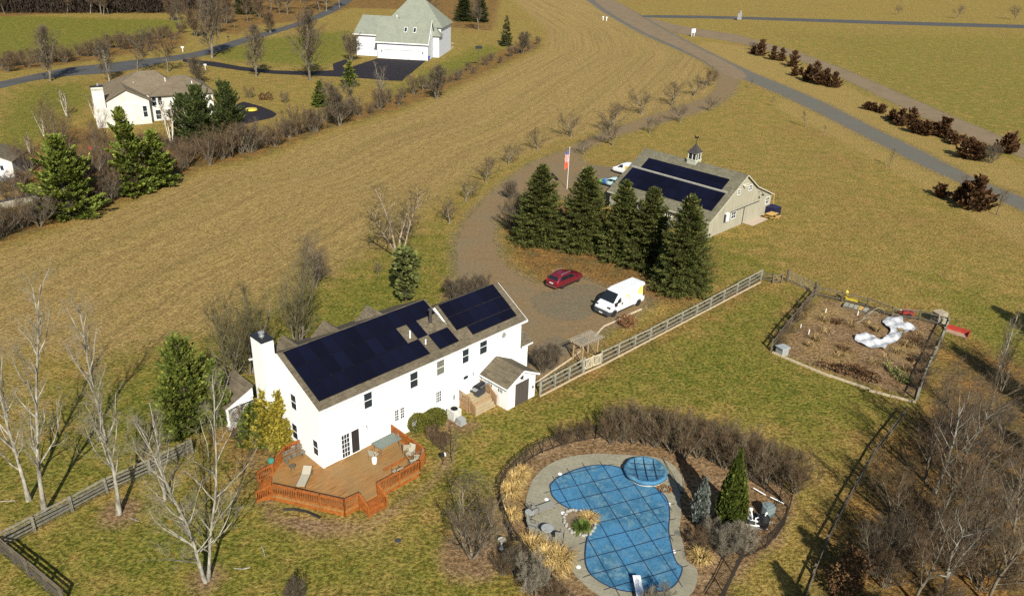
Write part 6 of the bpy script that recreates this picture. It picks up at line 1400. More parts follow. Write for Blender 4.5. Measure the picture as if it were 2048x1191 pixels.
# ------------------------------------------------------------------ the taupe-roofed stucco house
JX, JY, JTH = -75.59, 142.07, .5465
J = thing('stucco_house', 'cream stucco house with taupe hip roof and a flared chimney behind the pines', 'house', (JX, JY, 0), JTH)
M_STUC = mat('stucco', (.62, .605, .56), .85, .2, .9, col2=(.47, .445, .39))
MB().extr([(0, -.3), (8.3, -.3), (8.3, 4.45), (4.6, 6.35), (0, 4.15)], 'y', 0, 8).box(8.303, 20.0, 1.8, 13.5, -.3, 4.6).box(1.0, 8.3, 8.003, 13.5, -.3, 4.6).build('wall', M_STUC, J)
slab_roof([(-.6, 3.95), (4.6, 6.6), (8.9, 4.3)], -.4, 9.5, .16, 'y').build('roof', M_SHINGT, J)
r = MB(); hip(r, .4, 15.5, 3.0, 14.2, 4.7, 8.2, 11.2, 9, 8.1); r.build('roof', M_SHINGT, J)
r = MB(); hip(r, 8.6, 20.6, 1.2, 14.0, 4.62, 14.2, 16.5, 8.4, 7.0); r.build('roof', M_SHINGT, J)
cj = MB().box(-.9, 1.0, -.6, -.003, 3.6, 7.3).hexa([(-1.0, -.6, 1.8), (2.4, -.6, 1.8), (2.4, -.004, 1.8), (-1.0, -.004, 1.8)], [(-.9, -.6, 3.6), (1.0, -.6, 3.6), (1.0, -.004, 3.6), (-.9, -.004, 3.6)]).box(-1.0, 2.4, -.6, -.003, -.3, 1.8).build('chimney', M_STUC, J)
MB().box(-1.02, 1.12, -.7, .12, 7.303, 7.5).build('chimney_cap', M_DARK, cj); MB().box(-.95, 1.05, -.65, .06, 6.7, 7.0).build('chimney_band', mat('stucco_band', (.40, .38, .30), .8), cj); MB().lathe([(.2, 0), (.2, .4)], 10, (.3, -.3, 7.5)).build('flue', M_STEEL, cj)
add_window(J, 2.6, .9, 1.3, 1.5, 'front', cols=2); add_window(J, 7.4, 1.3, .7, 2.0, 'front')
for x in (9.4, 10.4): add_window(J, x, 2.9, .7, 1.5, 'front', off=1.8)
for x in (9.8, 12.0): add_window(J, x, .3, .9, 1.7, 'front', off=1.8)
for (x, y, z) in ((6.8, 6.2, 6.1), (12.4, 6.0, 6.6), (17, 5.0, 5.9)): MB().tube([(x, y, z-.6), (x, y, z+.5)], .08, 6).build('vent_pipe', M_WHITEP, J)
tag(MB().lathe([(.02, .6), (1.1, .5), (1.2, .2), (.9, .0)], 14).build('yellow_canopy', M_YEL, loc=G(503, 222)), 'small yellow dome on the dark parking pad behind the hedge', 'canopy')
tag(MB().lathe([(.05, 0), (.28, .1), (.3, .4), (.12, .6)], 10).build('red_ball', M_REDP, loc=G(181, 300, .6)), 'red round object hanging in the bare shrubs left of the green pines', 'ball')
# little outbuilding at the left picture edge
OB = thing('garden_cottage', 'small pale outbuilding with a white door at the left picture edge', 'shed', tuple(G(31, 356)), .15)
MB().extr([(-5.5, -.2), (0, -.2), (0, 2.6), (-2.8, 3.6), (-5.5, 2.6)], 'y', 0, 4.5).build('wall', M_STUC, OB)
slab_roof([(-5.8, 2.6), (-2.8, 3.95), (.3, 2.6)], -.3, 4.8, .12, 'y').build('roof', M_SHING, OB)
dr_ = MB().box(-1.95, -1.0, -.06, -.003, .05, 2.15).build('door', M_WHITEP, OB); MB().box(-1.7, -1.25, -.075, -.063, 1.2, 1.9).build('pane', M_GLASS, dr_)
tag(MB().box(-6, 1.5, -1.6, -.1, 0, .12).build('paved_step', mat('bluestone', (.15, .16, .18), .8, .2, 2), loc=G(31, 356), rz=.15), 'grey paved terrace in front of the small outbuilding', 'terrace')
sw_ = thing('stone_wall', 'pale low stone retaining wall at the left edge below the small outbuilding', 'wall', tuple(G(-40, 428)), heading((-40, 428), (84, 402)))
MB().box(0, 11.5, 0, .5, -.2, 1.0).build('masonry', mat('rubble', (.42, .39, .31), .9, .5, 2.2, col2=(.19, .17, .13), bump=.6), sw_); MB().box(-.1, 11.6, -.06, .56, 1.0, 1.1).build('coping', M_DARKM, sw_)
bt = thing('timber_wagon', 'weathered timber trailer frame in the hedge at the left edge', 'trailer', tuple(G(60, 440)), .2); MB().box(-2, 2, -.7, .7, .5, .62).build('bed', M_RAILD, bt)
for s in (-1, 1):
    o = MB().lathe([(.1, -.06), (.3, -.06), (.3, .06), (.1, .06)], 12).build('wheel', M_TYRE, bt); o.location = (0, s*.8, .3); o.rotation_euler = (PI/2, 0, 0)
# ------------------------------------------------------------------ evergreens, one by one
def ev(kind, bx, by, ty, rad, label, m, **k):
    H_ = hgt(bx, by, ty); return ever(kind, (bx, by), H_, rad, label, m, **k)
for i, (x, y, ty, r, lb) in enumerate(((1078, 482, 330, 4.2, 'broad dark spruce, leftmost of the five by the curved driveway'), (1165, 494, 333, 4.4, 'tall dark spruce, second from the left above the red car'), (1238, 515, 360, 3.4, 'spruce with its tip in front of the barn solar panels, middle of the five'),
        (1292, 530, 376, 4.1, 'bushy spruce fourth in the row, right behind the white cargo van'), (1360, 578, 390, 4.2, 'tallest pointed spruce, rightmost of the five beside the rail fence'))):
    ev('spruce', x, y, ty, r, lb, M_SPRUCE, group='spruces by the gravel yard', var=i % 3, name='spruce_tree')
for i, (x, y, ty, r, lb) in enumerate(((138, 432, 272, 5.2, 'wide green pine nearest the small outbuilding at the left'), (268, 388, 213, 3.6, 'bright green pine in front of the cream stucco house'), (318, 372, 262, 3.2, 'lower spreading pine right of the bright green pine'))):
    ev('pine', x, y, ty, r, lb, M_PINE, group='pines in the hedgerow', var=i % 2, name='pine_tree')
for i, (x, y, ty, r, lb) in enumerate(((405, 300, 176, 5.2, 'dark evergreen just right of the stucco house roof'), (462, 300, 168, 5.2, 'dark evergreen right of its twin at the black parking pad'), (372, 282, 192, 3.6, 'small dark evergreen touching the stucco house corner'))):
    ev('cedar', x, y, ty, r, lb, M_DARKG, group='dark evergreens by the stucco house', var=i, name='evergreen_tree')
ev('cedar', 382, 862, 682, 3.3, 'tall green cedar left of the white chimney', M_CEDAR, var=3, name='cedar_tree')
ev('cedar', 438, 850, 728, 1.7, 'shorter dark cedar between the tall cedar and the white house porch', M_CEDAR, var=4, name='cedar_tree')
ev('cedar', 350, 880, 760, 1.6, 'low cedar crown on the left flank of the tall cedar', M_CEDAR, var=5, name='cedar_tree')
ev('young', 556, 880, 770, 2.5, 'golden-green false cypress against the gable of the white house', M_GOLD, var=6, name='golden_cypress', twk=dict(dens=75, leaf=.24, whorls=34, nb=20, el0=.3, el1=1.1, shape=lambda f: (1-f)**.6))
ev('young', 518, 884, 815, 1.7, 'dark green rounded evergreen left of the golden cypress', M_CEDAR, var=7, name='evergreen_shrub', cat='shrub', twk=dict(dens=75, leaf=.22, whorls=26, nb=20, el0=.3, el1=1.1, shape=lambda f: (1-f)**.45))
ev('loose', 812, 604, 498, 1.9, 'open-crowned broadleaf evergreen behind the long solar roof', M_SHRUBG, name='magnolia_tree')
ev('column', 1452, 1058, 903, .9, 'tall narrow green arborvitae beside the pool pumps', M_CYP, name='arborvitae')
ev('column', 1472, 1050, 965, .6, 'shorter arborvitae crown leaning on the right of the tall one', M_CYP, name='arborvitae', var=1)
ev('column', 1396, 1046, 962, .6, 'slender blue-grey juniper at the right edge of the pool patio', M_BLUE, name='blue_juniper', var=2)
ev('young', 1012, 92, 30, 2.4, 'small pointed spruce at the top edge of the hayfield', M_DARKG, name='spruce_tree')
ev('spruce', 928, 42, -22, 5.0, 'big dark spruce right of the large house at the top edge', M_DARKG, name='spruce_tree')
ev('spruce', 962, 44, -10, 4.0, 'second dark spruce right of the large house at the top edge', M_DARKG, name='spruce_tree', var=1)
ev('spruce', 490, 28, -30, 5.0, 'dark conifer in the woods at the top edge left of the large house', M_DARKG, name='spruce_tree', var=2)
ev('young', 700, 172, 122, 2.4, 'small bright pine beside the end of the asphalt driveway', M_PINE, name='pine_tree')
ev('young', 641, 212, 160, 2.2, 'yellow-green young pine in the hedge left of the asphalt pad', M_PINE, name='pine_tree', var=1)
tag(leafball(1, .8, .72, .80, 5200, .10, lump=.06).build('boxwood', M_BOX, attr=True, loc=G(836, 862)), 'rounded boxwood, left of the two against the white wall', 'shrub', 'boxwoods by the white wall')
tag(leafball(2, 1.3, .8, .88, 8200, .10, lump=.06).build('boxwood', M_BOX, attr=True, loc=G(866, 858), rz=HTH), 'larger rounded boxwood, right of the two against the white wall', 'shrub', 'boxwoods by the white wall')
JN = [(1521, 112, 82, 2.6), (1545, 120, 94, 1.9), (1562, 122, 99, 1.7), (1586, 134, 104, 2.6), (1589, 152, 136, 1.6), (1614, 162, 133, 2.0), (1628, 167, 125, 2.8), (1649, 171, 140, 2.2), (1667, 175, 147, 2.2), (1507, 108, 95, 1.4), (1601, 150, 138, 1.2), (1640, 170, 148, 1.8),
      (1734, 219, 208, 1.3), (1746, 222, 210, 1.2), (1762, 226, 213, 1.3), (1785, 240, 224, 1.6), (1799, 249, 222, 1.9), (1820, 250, 220, 2.2), (1801, 252, 238, 1.4), (1831, 266, 244, 2.0), (1850, 270, 247, 2.2), (1866, 270, 250, 1.8), (1887, 273, 240, 2.4), (1898, 280, 268, 1.2), (1908, 288, 272, 1.5), (1922, 285, 276, 1.2), (1932, 316, 280, 2.4), (1950, 320, 290, 2.2), (2012, 306, 275, 2.2), (1945, 418, 358, 3.0), (1922, 405, 372, 2.2), (1880, 392, 374, 1.6)]
seg = ['in the upper juniper row beside the gravel track, far end', 'in the upper juniper row beside the gravel track, near end', 'in the middle juniper row between the two roads', 'in the lower juniper group near the right picture edge']
for i, (x, y, ty, r) in enumerate(JN):
    lb = ('dark juniper bush '+(seg[0] if x < 1575 else seg[1] if x < 1700 else seg[2] if x < 1925 else seg[3]) if i < 29 else ['large red-brown juniper on the near verge of the county road', 'smaller juniper left of the large red-brown one on the near verge', 'lowest brown juniper scrub on the near verge of the county road'][i-29])
    ev('juniper', x, y, ty-2, r*1.1, lb, M_JUN, group='junipers along the roads' if i < 29 else None, var=i % 3, name='juniper_bush', cat='shrub')
# ------------------------------------------------------------------ bare trees
def bt_(kind, bx, by, ty, label, **k): return bare(kind, (bx, by), hgt(bx, by, ty), label, **k)
bt_('tall', 90, 1027, 548, 'tall pale bare tree, leftmost, rising from the board fence', mt=M_BARKW, mc=M_TWIGW, var=0, rz=.6)
bt_('tall', 58, 1000, 590, 'second pale bare trunk just behind the leftmost tall tree', mt=M_BARKW, mc=M_TWIGW, var=1, rz=2.0)
bt_('tall', 238, 1027, 580, 'tall pale bare tree in a mulch ring, right of the leftmost pair', mt=M_BARKW, mc=M_TWIGW, var=2, rz=4.2)
bt_('split', 412, 1160, 745, 'pale multi-stemmed bare tree on the lawn left of the deck', mt=M_BARKW, mc=M_TWIGW, var=0, rz=2.6)
bt_('sapling', 330, 1000, 800, 'thin grey bare tree between the second tall tree and the multi-stemmed one', mt=M_BARKW, mc=M_TWIGG, var=2, H0=6)
bt_('round', 500, 745, 545, 'bare grey tree cluster left of the white chimney', var=0, mc=M_TWIGO)
bt_('round', 598, 692, 512, 'tall bare tree right behind the white chimney', var=1, mc=M_TWIGO, wide=1.0)
bt_('round', 468, 770, 600, 'low bare tree leftmost behind the white chimney', var=1, mc=M_TWIGO)
bt_('round', 628, 575, 484, 'rounded bare tree in the grass behind the left end of the solar roof', var=2, wide=1.75)
bt_('birch', 795, 516, 372, 'bare pale multi-trunk birch at the hayfield edge above the white house', mt=bark_mat('bark_pink', (.16, .11, .08), (.36, .28, .21)), mc=M_TWIGO, var=5, rz=1.2, wide=1.7, twk=dict(r=.0125, limbs=14, first=.25, lean=.26, shape=lambda t: .30*(1-t)+.08))
bt_('orchard', 757, 551, 520, 'tiny bare fruit tree left of the pale multi-trunk birch', var=0)
bt_('sapling', 905, 925, 852, 'slender bare shrub on the lawn right of the deck', var=0, mc=M_TWIGO, mt=M_BARKG)
bt_('round', 945, 1112, 958, 'wide grey bare shrub on the lawn outside the pool fence', var=3, wide=1.35, name='bare_shrub', cat='shrub')
ORCH = [(1142, 274, 220, 0), (1218, 262, 200, 1), (1225, 291, 232, 2), (1283, 229, 174, 0), (1343, 211, 160, 1), (1299, 266, 231, 2), (1360, 245, 202, 0), (1389, 192, 148, 1), (1418, 222, 190, 0), (1168, 310, 276, 1), (1075, 299, 254, 1), (1017, 329, 284, 2), (971, 364, 311, 1), (932, 402, 352, 2), (899, 447, 394, 0)]
ol = ['left of the driveway bend above the flagpole', 'upper one of a crossing pair left of the driveway', 'lower one of a crossing pair beside the driveway', 'left of the drive, broad and pale against the hayfield', 'left of the drive, midway to the road', 'right of the drive, small and low crowned', 'right of the drive, upright and slender', 'left of the drive, next to the dark crown near the road', 'right of the drive, nearest the road junction', 'just above the flagpole in its own bare patch', 'between hayfield and flagpole bend', 'small, second in the line down the hayfield edge', 'third in the line down the hayfield edge', 'fourth in the line down the hayfield edge', 'last in the line down the hayfield edge nearest the white house']
for (x, y, ty, v), l in zip(ORCH, ol): bt_('orchard', x, y, ty, 'bare fruit tree '+l, group='fruit trees lining the driveway', var=v, name='fruit_tree', mc=M_TWIGD, wide=1.4)
bt_('orchard', 1412, 172, 134, 'dense dark bare tree at the mouth of the gravel drive', var=3, mc=M_TWIGR, name='fruit_tree', wide=1.3, twk=dict(br=10, tw=9))
for i, (x, y, ty) in enumerate(((1797, 30, 8), (1913, 37.5, 8), (2030, 40, 8))): bt_('orchard', x, y, ty, ['left', 'middle', 'right'][i]+'most of the three lone bare trees beyond the far lane' if i != 1 else 'middle one of the three lone bare trees beyond the far lane', group='lone trees beyond the far lane', var=i, wide=1.2)
SM = [(1543, 212, 190, 'small reddish sapling beside the county road, highest of the row'), (1609, 254, 215, 'sapling on the verge below the highest one by the county road'), (1648, 267, 248, 'low sapling on the county road verge, third from the top'), (1779, 334, 292, 'rust-coloured sapling on the verge midway down the county road'), (1500, 177, 156, 'thin sapling right at the drive and county road corner'), (1993, 430, 368, 'thin bare sapling below the large juniper at the right'), (1915, 402, 344, 'reddish bare sapling standing left of the large juniper'), (1980, 326, 288, 'grey bare bush among the lower junipers'), (1505, 100, 84, 'grey bare bush at the top of the upper juniper row'),
      (1768, 474, 462, 'tiny sapling in the open grass right of the barn'), (1884, 556, 538, 'tiny sapling in the open grass above the vegetable plot'), (2003, 518, 506, 'tiny sapling near the right edge in open grass')]
for i, (x, y, ty, l) in enumerate(SM): bt_('sapling' if i not in (7, 8) else 'thicket', x, y, ty, l, var=i % 3, mc=(M_TWIGR if i < 7 else M_TWIGG), mt=M_BARKG, name='sapling', wide=1.3 if i not in (9, 10, 11) else 1)
# around the far houses
PR_ = [(512, 154, 50, 'pear', 'oval bare tree on the lawn left of the large house driveway loop'), (620, 160, 22, 'pear', 'tall oval bare tree on the lawn just left of the large house'), (703, 122, 62, 'round', 'bare tree at the left corner of the large house'), (424, 116, -12, 'pear', 'tall bare tree at the street, left of the oval lawn trees'), (541, 66, 18, 'round', 'bare tree with russet leaves by the street at the top'), (101, 162, 52, 'pear', 'lone bare tree at the left end of the street'), (219, 162, 84, 'pear', 'bare tree with pale trunk directly above the stucco house chimney'), (275, 146, 52, 'spread', 'bare tree above the stucco house roof, left'), (336, 144, 50, 'spread', 'purplish bare tree above the stucco house roof, right'), (398, 168, 108, 'round', 'loose bare tree at the right corner of the stucco house roof'),
       (680, 252, 158, 'round', 'wide bare tree in the hedgerow below the asphalt drive'), (759, 206, 112, 'split', 'bare tree with white trunks in the hedgerow below the garage'), (873, 198, 126, 'round', 'bare multi-stem tree in the hedgerow right of the garage'), (804, 198, 166, 'sapling', 'thin grey sapling in the hedgerow below the asphalt pad'), (957, 60, -10, 'spread', 'bare tree among the dark spruces at the top edge'), (1045, 108, 60, 'round', 'rounded bare tree at the corner of the hayfield hedge'), (868, 50, -20, 'spread', 'bare tree behind the right side of the large house'), (575, 30, -40, 'spread', 'bare tree in the top woods above the street bend'), (640, 22, -45, 'spread', 'bare tree in the top woods left of the large house roof'), (400, 34, -50, 'spread', 'bare tree at the right end of the top left woods')]
for i, (x, y, ty, k, l) in enumerate(PR_): bt_({'pear': 'farpear', 'spread': 'farspread', 'round': 'farround'}.get(k, k), x, y, ty, l, var=i % 3, mc=M_TWIGR if i in (4, 8) else M_TWIGG, mt=M_BARKW if i in (11, 6) else M_BARKG, wide=1.25)
BI = [(88, 272, 214, 'leftmost white birch near the small outbuilding'), (134, 232, 168, 'tallest white birch left of the stucco house'), (60, 306, 262, 'leaning white birch stub above the small outbuilding'), (344, 288, 180, 'white birch in front of the stucco house right wall'), (190, 236, 182, 'white birch touching the stucco house chimney'), (382, 292, 196, 'white birch between stucco house and dark evergreens')]
for i, (x, y, ty, l) in enumerate(BI): bt_('birch', x, y, ty, l, group='white birches round the stucco house', var=i % 2, mt=mat('birch_bark', (.74, .70, .62), .8, .3, 3), mc=M_TWIGR, name='birch_tree')
for i, (x, y, ty, l) in enumerate(((180, 392, 236, 'tangled brown bare tree between the two big green pines'), (120, 300, 190, 'purplish bare tree above the widest pine'), (210, 330, 225, 'bare reddish tree left of the bright green pine'), (60, 345, 265, 'brown bare tree left of the widest pine'), (420, 330, 250, 'brown bare tree below the dark evergreens'))):
    bt_('round', x, y, ty, l, var=i % 3, mc=M_TWIGR if i != 4 else M_TWIGB, wide=1.1)
# shrubs of the hedgerow: individual bushes, copies of a few forms
def near(pts, x):
    for (xa, ya), (xb, yb) in zip(pts, pts[1:]):
        if xa <= x <= xb: return ya+(yb-ya)*(x-xa)/(xb-xa)
R_ = random.Random(21)
HP = [(-60, 500), (0, 478), (130, 436), (270, 383), (400, 326), (520, 303), (660, 248), (800, 206), (900, 166), (1000, 124), (1085, 86)]
def hl(x): return ('at the left picture edge' if x < 90 else 'below the two big green pines' if x < 330 else 'below the dark evergreens' if x < 500 else 'between the black parking pad and the asphalt drive' if x < 720 else 'below the large house garage' if x < 880 else 'at the upper end near the pointed spruce')
for k in range(64):
    x = -30+k*17.5+R_.uniform(-6, 6); 
    if x > 1080: break
    y = near(HP, x)+R_.uniform(-9, 5); H_ = R_.uniform(2.3, 4.6)*(1.25 if 420 < x < 640 else 1)*(1-.25*(x > 850))
    bare('thicket', (x, y), H_, 'leafless brown shrub of the hayfield hedgerow '+hl(x), group='hedgerow shrubs along the hayfield', var=k % 4, mc=(M_TWIGB, M_TWIGR, M_TWIGG, M_TWIGB)[k % 4], mt=M_BARKG, name='hedge_shrub', cat='shrub', wide=1.1)
for k in range(30):
    x = R_.uniform(0, 470); y = near([(-60, 420), (0, 400), (130, 375), (270, 330), (400, 290), (520, 262)], x)+R_.uniform(-26, 22)
    bare('thicket', (x, y), R_.uniform(1.8, 3.4), 'reddish leafless shrub behind the hedgerow '+('left of' if x < 230 else 'right of')+' the bright green pine', group='shrubs behind the hedgerow', var=k % 4, mc=(M_TWIGR, M_TWIGB, M_TWIGG)[k % 3], mt=M_BARKG, name='hedge_shrub', cat='shrub', wide=1.3)
for k in range(26):
    x = 0+k*14.5; y = near([(-60, 150), (0, 141), (60, 132), (130, 122), (220, 102), (330, 78), (400, 62)], x)+R_.uniform(-5, 6)
    bare('thicket', (x, y), R_.uniform(2.5, 4.8), 'purple-brown leafless shrub of the far street hedge', group='far shrubs along the street', var=k % 4, mc=M_TWIGR, mt=M_BARKG, name='hedge_shrub', cat='shrub', wide=1.4)
for i, (x, y, h, r, m_, l) in enumerate(((500, 196, 2.2, 1.9, M_TWIGR, 'rounded reddish garden shrub by the black parking pad'), (571, 206, 2.0, 2.2, M_TWIGG, 'rounded dark garden shrub right of the black parking pad'))):
    bare('round', (x, y), h*1.3, l, var=i, mc=m_, name='garden_shrub', cat='shrub', wide=1.6)
for i, (x, y, r, h) in enumerate(((525, 200, .7, .7), (538, 200, .8, .8))): tag(leafball(40+i, r, r, h, 500, .2).build('low_shrub', M_JUN, attr=True, loc=G(x, y)), ['left', 'right'][i]+' one of two low brown shrubs between the round garden shrubs', 'shrub')
# shrubs round the pool
PS = [(1223, 886, 812), (1245, 884, 806), (1267, 886, 808), (1290, 888, 806), (1311, 893, 812), (1344, 904, 818), (1367, 916, 826), (1395, 915, 832), (1425, 922, 838), (1448, 935, 845), (1472, 945, 855), (1498, 957, 866), (1528, 965, 880), (1558, 968, 885), (1588, 985, 900), (1405, 890, 835), (1460, 900, 848), (1520, 930, 870), (1335, 880, 822)]
for i, (x, y, ty) in enumerate(PS):
    bt_('thicket', x, y, ty+8, 'leafless brown shrub behind the pool, '+('left of the hot tub' if x < 1280 else 'behind the hot tub' if x < 1340 else 'above the blue juniper' if x < 1440 else 'behind the tall arborvitae' if x < 1520 else 'at the pool fence corner by the pumps'), group='shrub border behind the pool', var=4+i % 4, mc=(M_TWIGB, M_TWIGT, M_TWIGR, M_TWIGT)[i % 4], mt=M_BARKG, name='bare_shrub', cat='shrub', wide=1.0, twk=dict(stems=13, br=6, tw=5, lean=.38, up=.2, twig=.95))
for i, (x, y, ty, l) in enumerate(((1127, 891, 850, 'small leafless shrub growing through the iron fence left of the shrub border'), (1168, 880, 845, 'small leafless shrub at the left end of the shrub border'), (1480, 1108, 1050, 'pale leafless shrub in front of the arborvitae and pumps'), (1446, 1112, 1058, 'pale leafless shrub left of the other one below the arborvitae'), (1420, 1080, 1040, 'low pale shrub between patio and arborvitae'), (1395, 1100, 1062, 'low dry shrub at the lower right patio edge'),
        (1028, 1148, 1095, 'low bare shrub left of the iron fence below the bird bath'), (1066, 1190, 1120, 'low bare shrub at the bottom outside the iron fence'), (1005, 1150, 1112, 'small bare shrub below the bird bath'), (1110, 1215, 1165, 'bare shrub at the bottom edge under the iron fence'), (590, 1215, 1165, 'bare shrub top poking up at the bottom edge left of centre'), (1310, 1228, 1176, 'bare branch tips at the bottom edge right of the diving board'),
        (883, 900, 858, 'thin bare shrub beside the right corner of the deck'), (868, 885, 850, 'thin bare shrub behind the deck table railing'))):
    bt_('thicket' if i < 12 else 'sapling', x, y, ty, l, var=4+i % 4, mc=(M_TWIGB, M_TWIGR, M_TWIGG, M_TWIGW)[(i if i not in (2, 3, 4) else 3) % 4], mt=M_BARKG, name='bare_shrub', cat='shrub', wide=1.0, twk=dict(stems=13, br=7, tw=6, lean=.42))
# by the driveway and the house
for i, (x, y, ty, l) in enumerate(((1048, 432, 380, 'upper leafless shrub left of the first spruce by the driveway'), (1028, 462, 405, 'lower leafless shrub left of the first spruce by the driveway'), (1020, 398, 362, 'thin leafless shrub at the inner bend of the driveway'), (905, 600, 556, 'leafless shrub just behind the roof step of the white house'), (935, 592, 552, 'leafless shrub behind the right solar roof, beside the gravel'), (962, 585, 548, 'leafless shrub at the gravel edge behind the right solar roof'), (1104, 738, 690, 'wide bare shrub on the gravel by the right end of the white house'), (1085, 745, 690, 'smaller bare shrub touching the shed roof'), (505, 865, 815, 'russet leafless shrub under the porch lattice'), (480, 890, 850, 'low russet shrub at the foot of the porch'))):
    bt_('thicket', x, y, ty, l, var=4+i % 4, mc=M_TWIGR if i > 7 else M_TWIGG, mt=M_BARKG, name='bare_shrub', cat='shrub', wide=1.05, twk=dict(stems=13, br=7, tw=6, lean=.42))
tag(leafball(31, .8, .8, .55, 700, .16, .6, .3).build('russet_shrub', M_OAKLEAF, attr=True, loc=G(1254, 652)), 'small shrub still holding russet leaves between the van and the rail fence', 'shrub')
tag(leafball(33, 2.6, .7, .45, 900, .2, .4, .4).build('dry_weeds', M_JUN, attr=True, loc=G(1700, 748), rz=-.5), 'dark brown weed patch inside the near edge of the vegetable plot', 'weeds')
tag(leafball(34, .5, 1.6, .35, 500, .18, .3, .4).build('kale_row', M_SHRUBG, attr=True, loc=G(1795, 752), rz=.2), 'yellow-green row of old kale near the right garden fence', 'vegetables')
for i, (x, y) in enumerate(((1610, 622), (1592, 645), (1574, 668), (1558, 690))):
    bare('thicket', (x, y), 1.5, 'tangle of bare vines on the left garden fence', group='vines on the garden fence', var=i, mc=M_TWIGB, mt=M_BARKG, name='vine', cat='shrub', wide=1.5)
for i, (x, y) in enumerate(((1860, 700), (1850, 728), (1845, 755), (1838, 780))):
    bare('thicket', (x, y), 1.6, 'bare brambles along the right garden fence', group='brambles on the garden fence', var=i % 4, mc=M_TWIGR, mt=M_BARKG, name='bramble', cat='shrub', wide=1.4)
# the wood at the lower right
WD = [(1869, 985, 775, 'spread', 'forked pale bare tree in the middle of the lower right wood'), (1922, 935, 770, 'spread', 'bare tree right of the forked one in the lower right wood'), (1918, 1085, 960, 'round', 'bare tree below the forked one in the lower right wood'), (1826, 1205, 1000, 'spread', 'russet-topped bare tree at the bottom of the lower right wood'), (1884, 1200, 985, 'spread', 'pale wide-limbed bare tree at the bottom right'), (1991, 766, 618, 'tall', 'upright pale bare tree at the top of the lower right wood'), (2002, 752, 636, 'split', 'second upright bare tree at the top of the lower right wood, at the picture edge'), (1894, 900, 738, 'round', 'bare tree between garden fence and wood'), (1960, 868, 700, 'spread', 'broad bare tree above the black shade in the wood'), (2040, 980, 800, 'spread', 'dark bare tree at the right picture edge above centre of the wood'), (2010, 1120, 905, 'spread', 'bare tree in the lower right corner, upper one'), (1975, 1210, 1000, 'spread', 'bare tree in the lower right corner, lower one'), (1790, 1040, 900, 'round', 'grey bare tree leaning toward the old rail fence'), (1745, 1140, 1010, 'round', 'brown bare tree nearest the old rail fence'), (2060, 800, 660, 'round', 'bare tree half cut by the right picture edge below the shadow')]
for i, (x, y, ty, k, l) in enumerate(WD): bt_(k, x, y, ty, l, var=i % 3, mc=(M_TWIGB, M_TWIGG, M_TWIGT)[i % 3], mt=(M_BARKW if i in (0, 1, 4, 5, 6) else M_BARKG), wide=1.05)
for k in range(8):
    x = (1880, 1840, 1950, 2000, 1900, 1780, 1850, 1930, 2030, 1960, 1760, 1820, 2040, 1890, 1990, 2060)[k]; y = (1040, 1110, 1000, 1050, 1150, 1160, 960, 1120, 1150, 920, 1100, 1180, 880, 860, 840, 1040)[k]
    bare('spread', (x, y), (7.5, 8.5, 8, 9, 8, 6, 6.5, 8, 9, 7, 5.5, 7, 8, 6, 7, 9)[k], 'leafless grey-brown tree in the tangle of the lower right wood', group='leafless trees filling the lower right wood', var=k % 3, mc=(M_TWIGG, M_TWIGB)[k % 2], mt=M_BARKG, wide=1.1)
for k, (x, y, h) in enumerate(((1660, 668, .7), (1680, 650, .6), (1700, 648, .7), (1745, 655, .6), (1760, 660, .7), (1790, 700, .7), (1810, 690, .8), (1825, 680, .6), (1770, 715, .6), (1740, 725, .5), (1720, 740, .6), (1640, 680, .6), (1620, 695, .6), (1830, 720, .6), (1800, 660, .7), (1838, 668, .8), (1655, 640, .5), (1810, 740, .6), (1775, 740, .5), (1690, 705, .4), (1668, 715, .4))):
    tag(grass_clump(200+k, R_.uniform(.35, 1.1), h*R_.uniform(.5, 1.1), int(R_.uniform(40, 130)), .025).build('dead_plants', (M_GRASSD, M_JUN, M_GRASSD)[(k*7) % 3 if k % 4 else 0], attr=True, loc=G(x+R_.uniform(-9, 9), y+R_.uniform(-5, 5))), 'dead tan plant clump left standing in the vegetable plot soil', 'plant', 'dead plants in the vegetable plot')
for k in range(32):
    x = R_.uniform(1690, 2080); y = R_.uniform(850, 1230)
    if x < 1690+(1230-y)*.55-10: continue
    bare('thicket', (x, y), R_.uniform(1.6, 3.2), 'leafless undergrowth shrub in the lower right wood', group='undergrowth in the lower right wood', var=k % 4, mc=(M_TWIGR, M_TWIGB, M_TWIGG)[k % 3], mt=M_BARKG, name='woodland_shrub', cat='shrub', wide=1.3)
for i, (x, y, l) in enumerate(((1680, 1185, 'russet-leaved young beech at the bottom left of the wood'), (1700, 1150, 'second russet-leaved beech beside the old rail fence'))):
    tag(leafball(60+i, .9, .9, .9, 1100, .18, 1.0, .35).build('beech_sapling', M_BEECH, attr=True, loc=G(x, y)), l, 'shrub')
# conifers just outside the frame whose shade falls into the picture
def shade(tipx, tipy, H_, r, lb, m=M_DARKG):
    t = G(tipx, tipy); L = H_/math.tan(SUN_EL); p = Vector((t.x-math.sin(SUN_AZ)*L, t.y-math.cos(SUN_AZ)*L, 0))
    ever('spruce', p, H_, r, lb, m, name='spruce_tree', var=1)
shade(1985, 612, 15, 4.2, 'dark spruce just beyond the right picture edge'); shade(2040, 625, 15, 4.4, 'dark spruce farther beyond the right picture edge'); shade(1905, 692, 20, 4.0, 'tall unseen spruce outside the frame shading the grass right of the garden')
for q_, (tx, ty_, lb_) in enumerate(((1990, 850, 'tall spruce outside the frame shading the upper wood'), (2045, 800, 'tall spruce outside the frame shading the right picture edge'), (2040, 930, 'tall spruce outside the frame shading the middle of the wood'), (1985, 930, 'tall spruce outside the frame shading the lower wood'))): shade(tx, ty_, 20, 5, lb_)
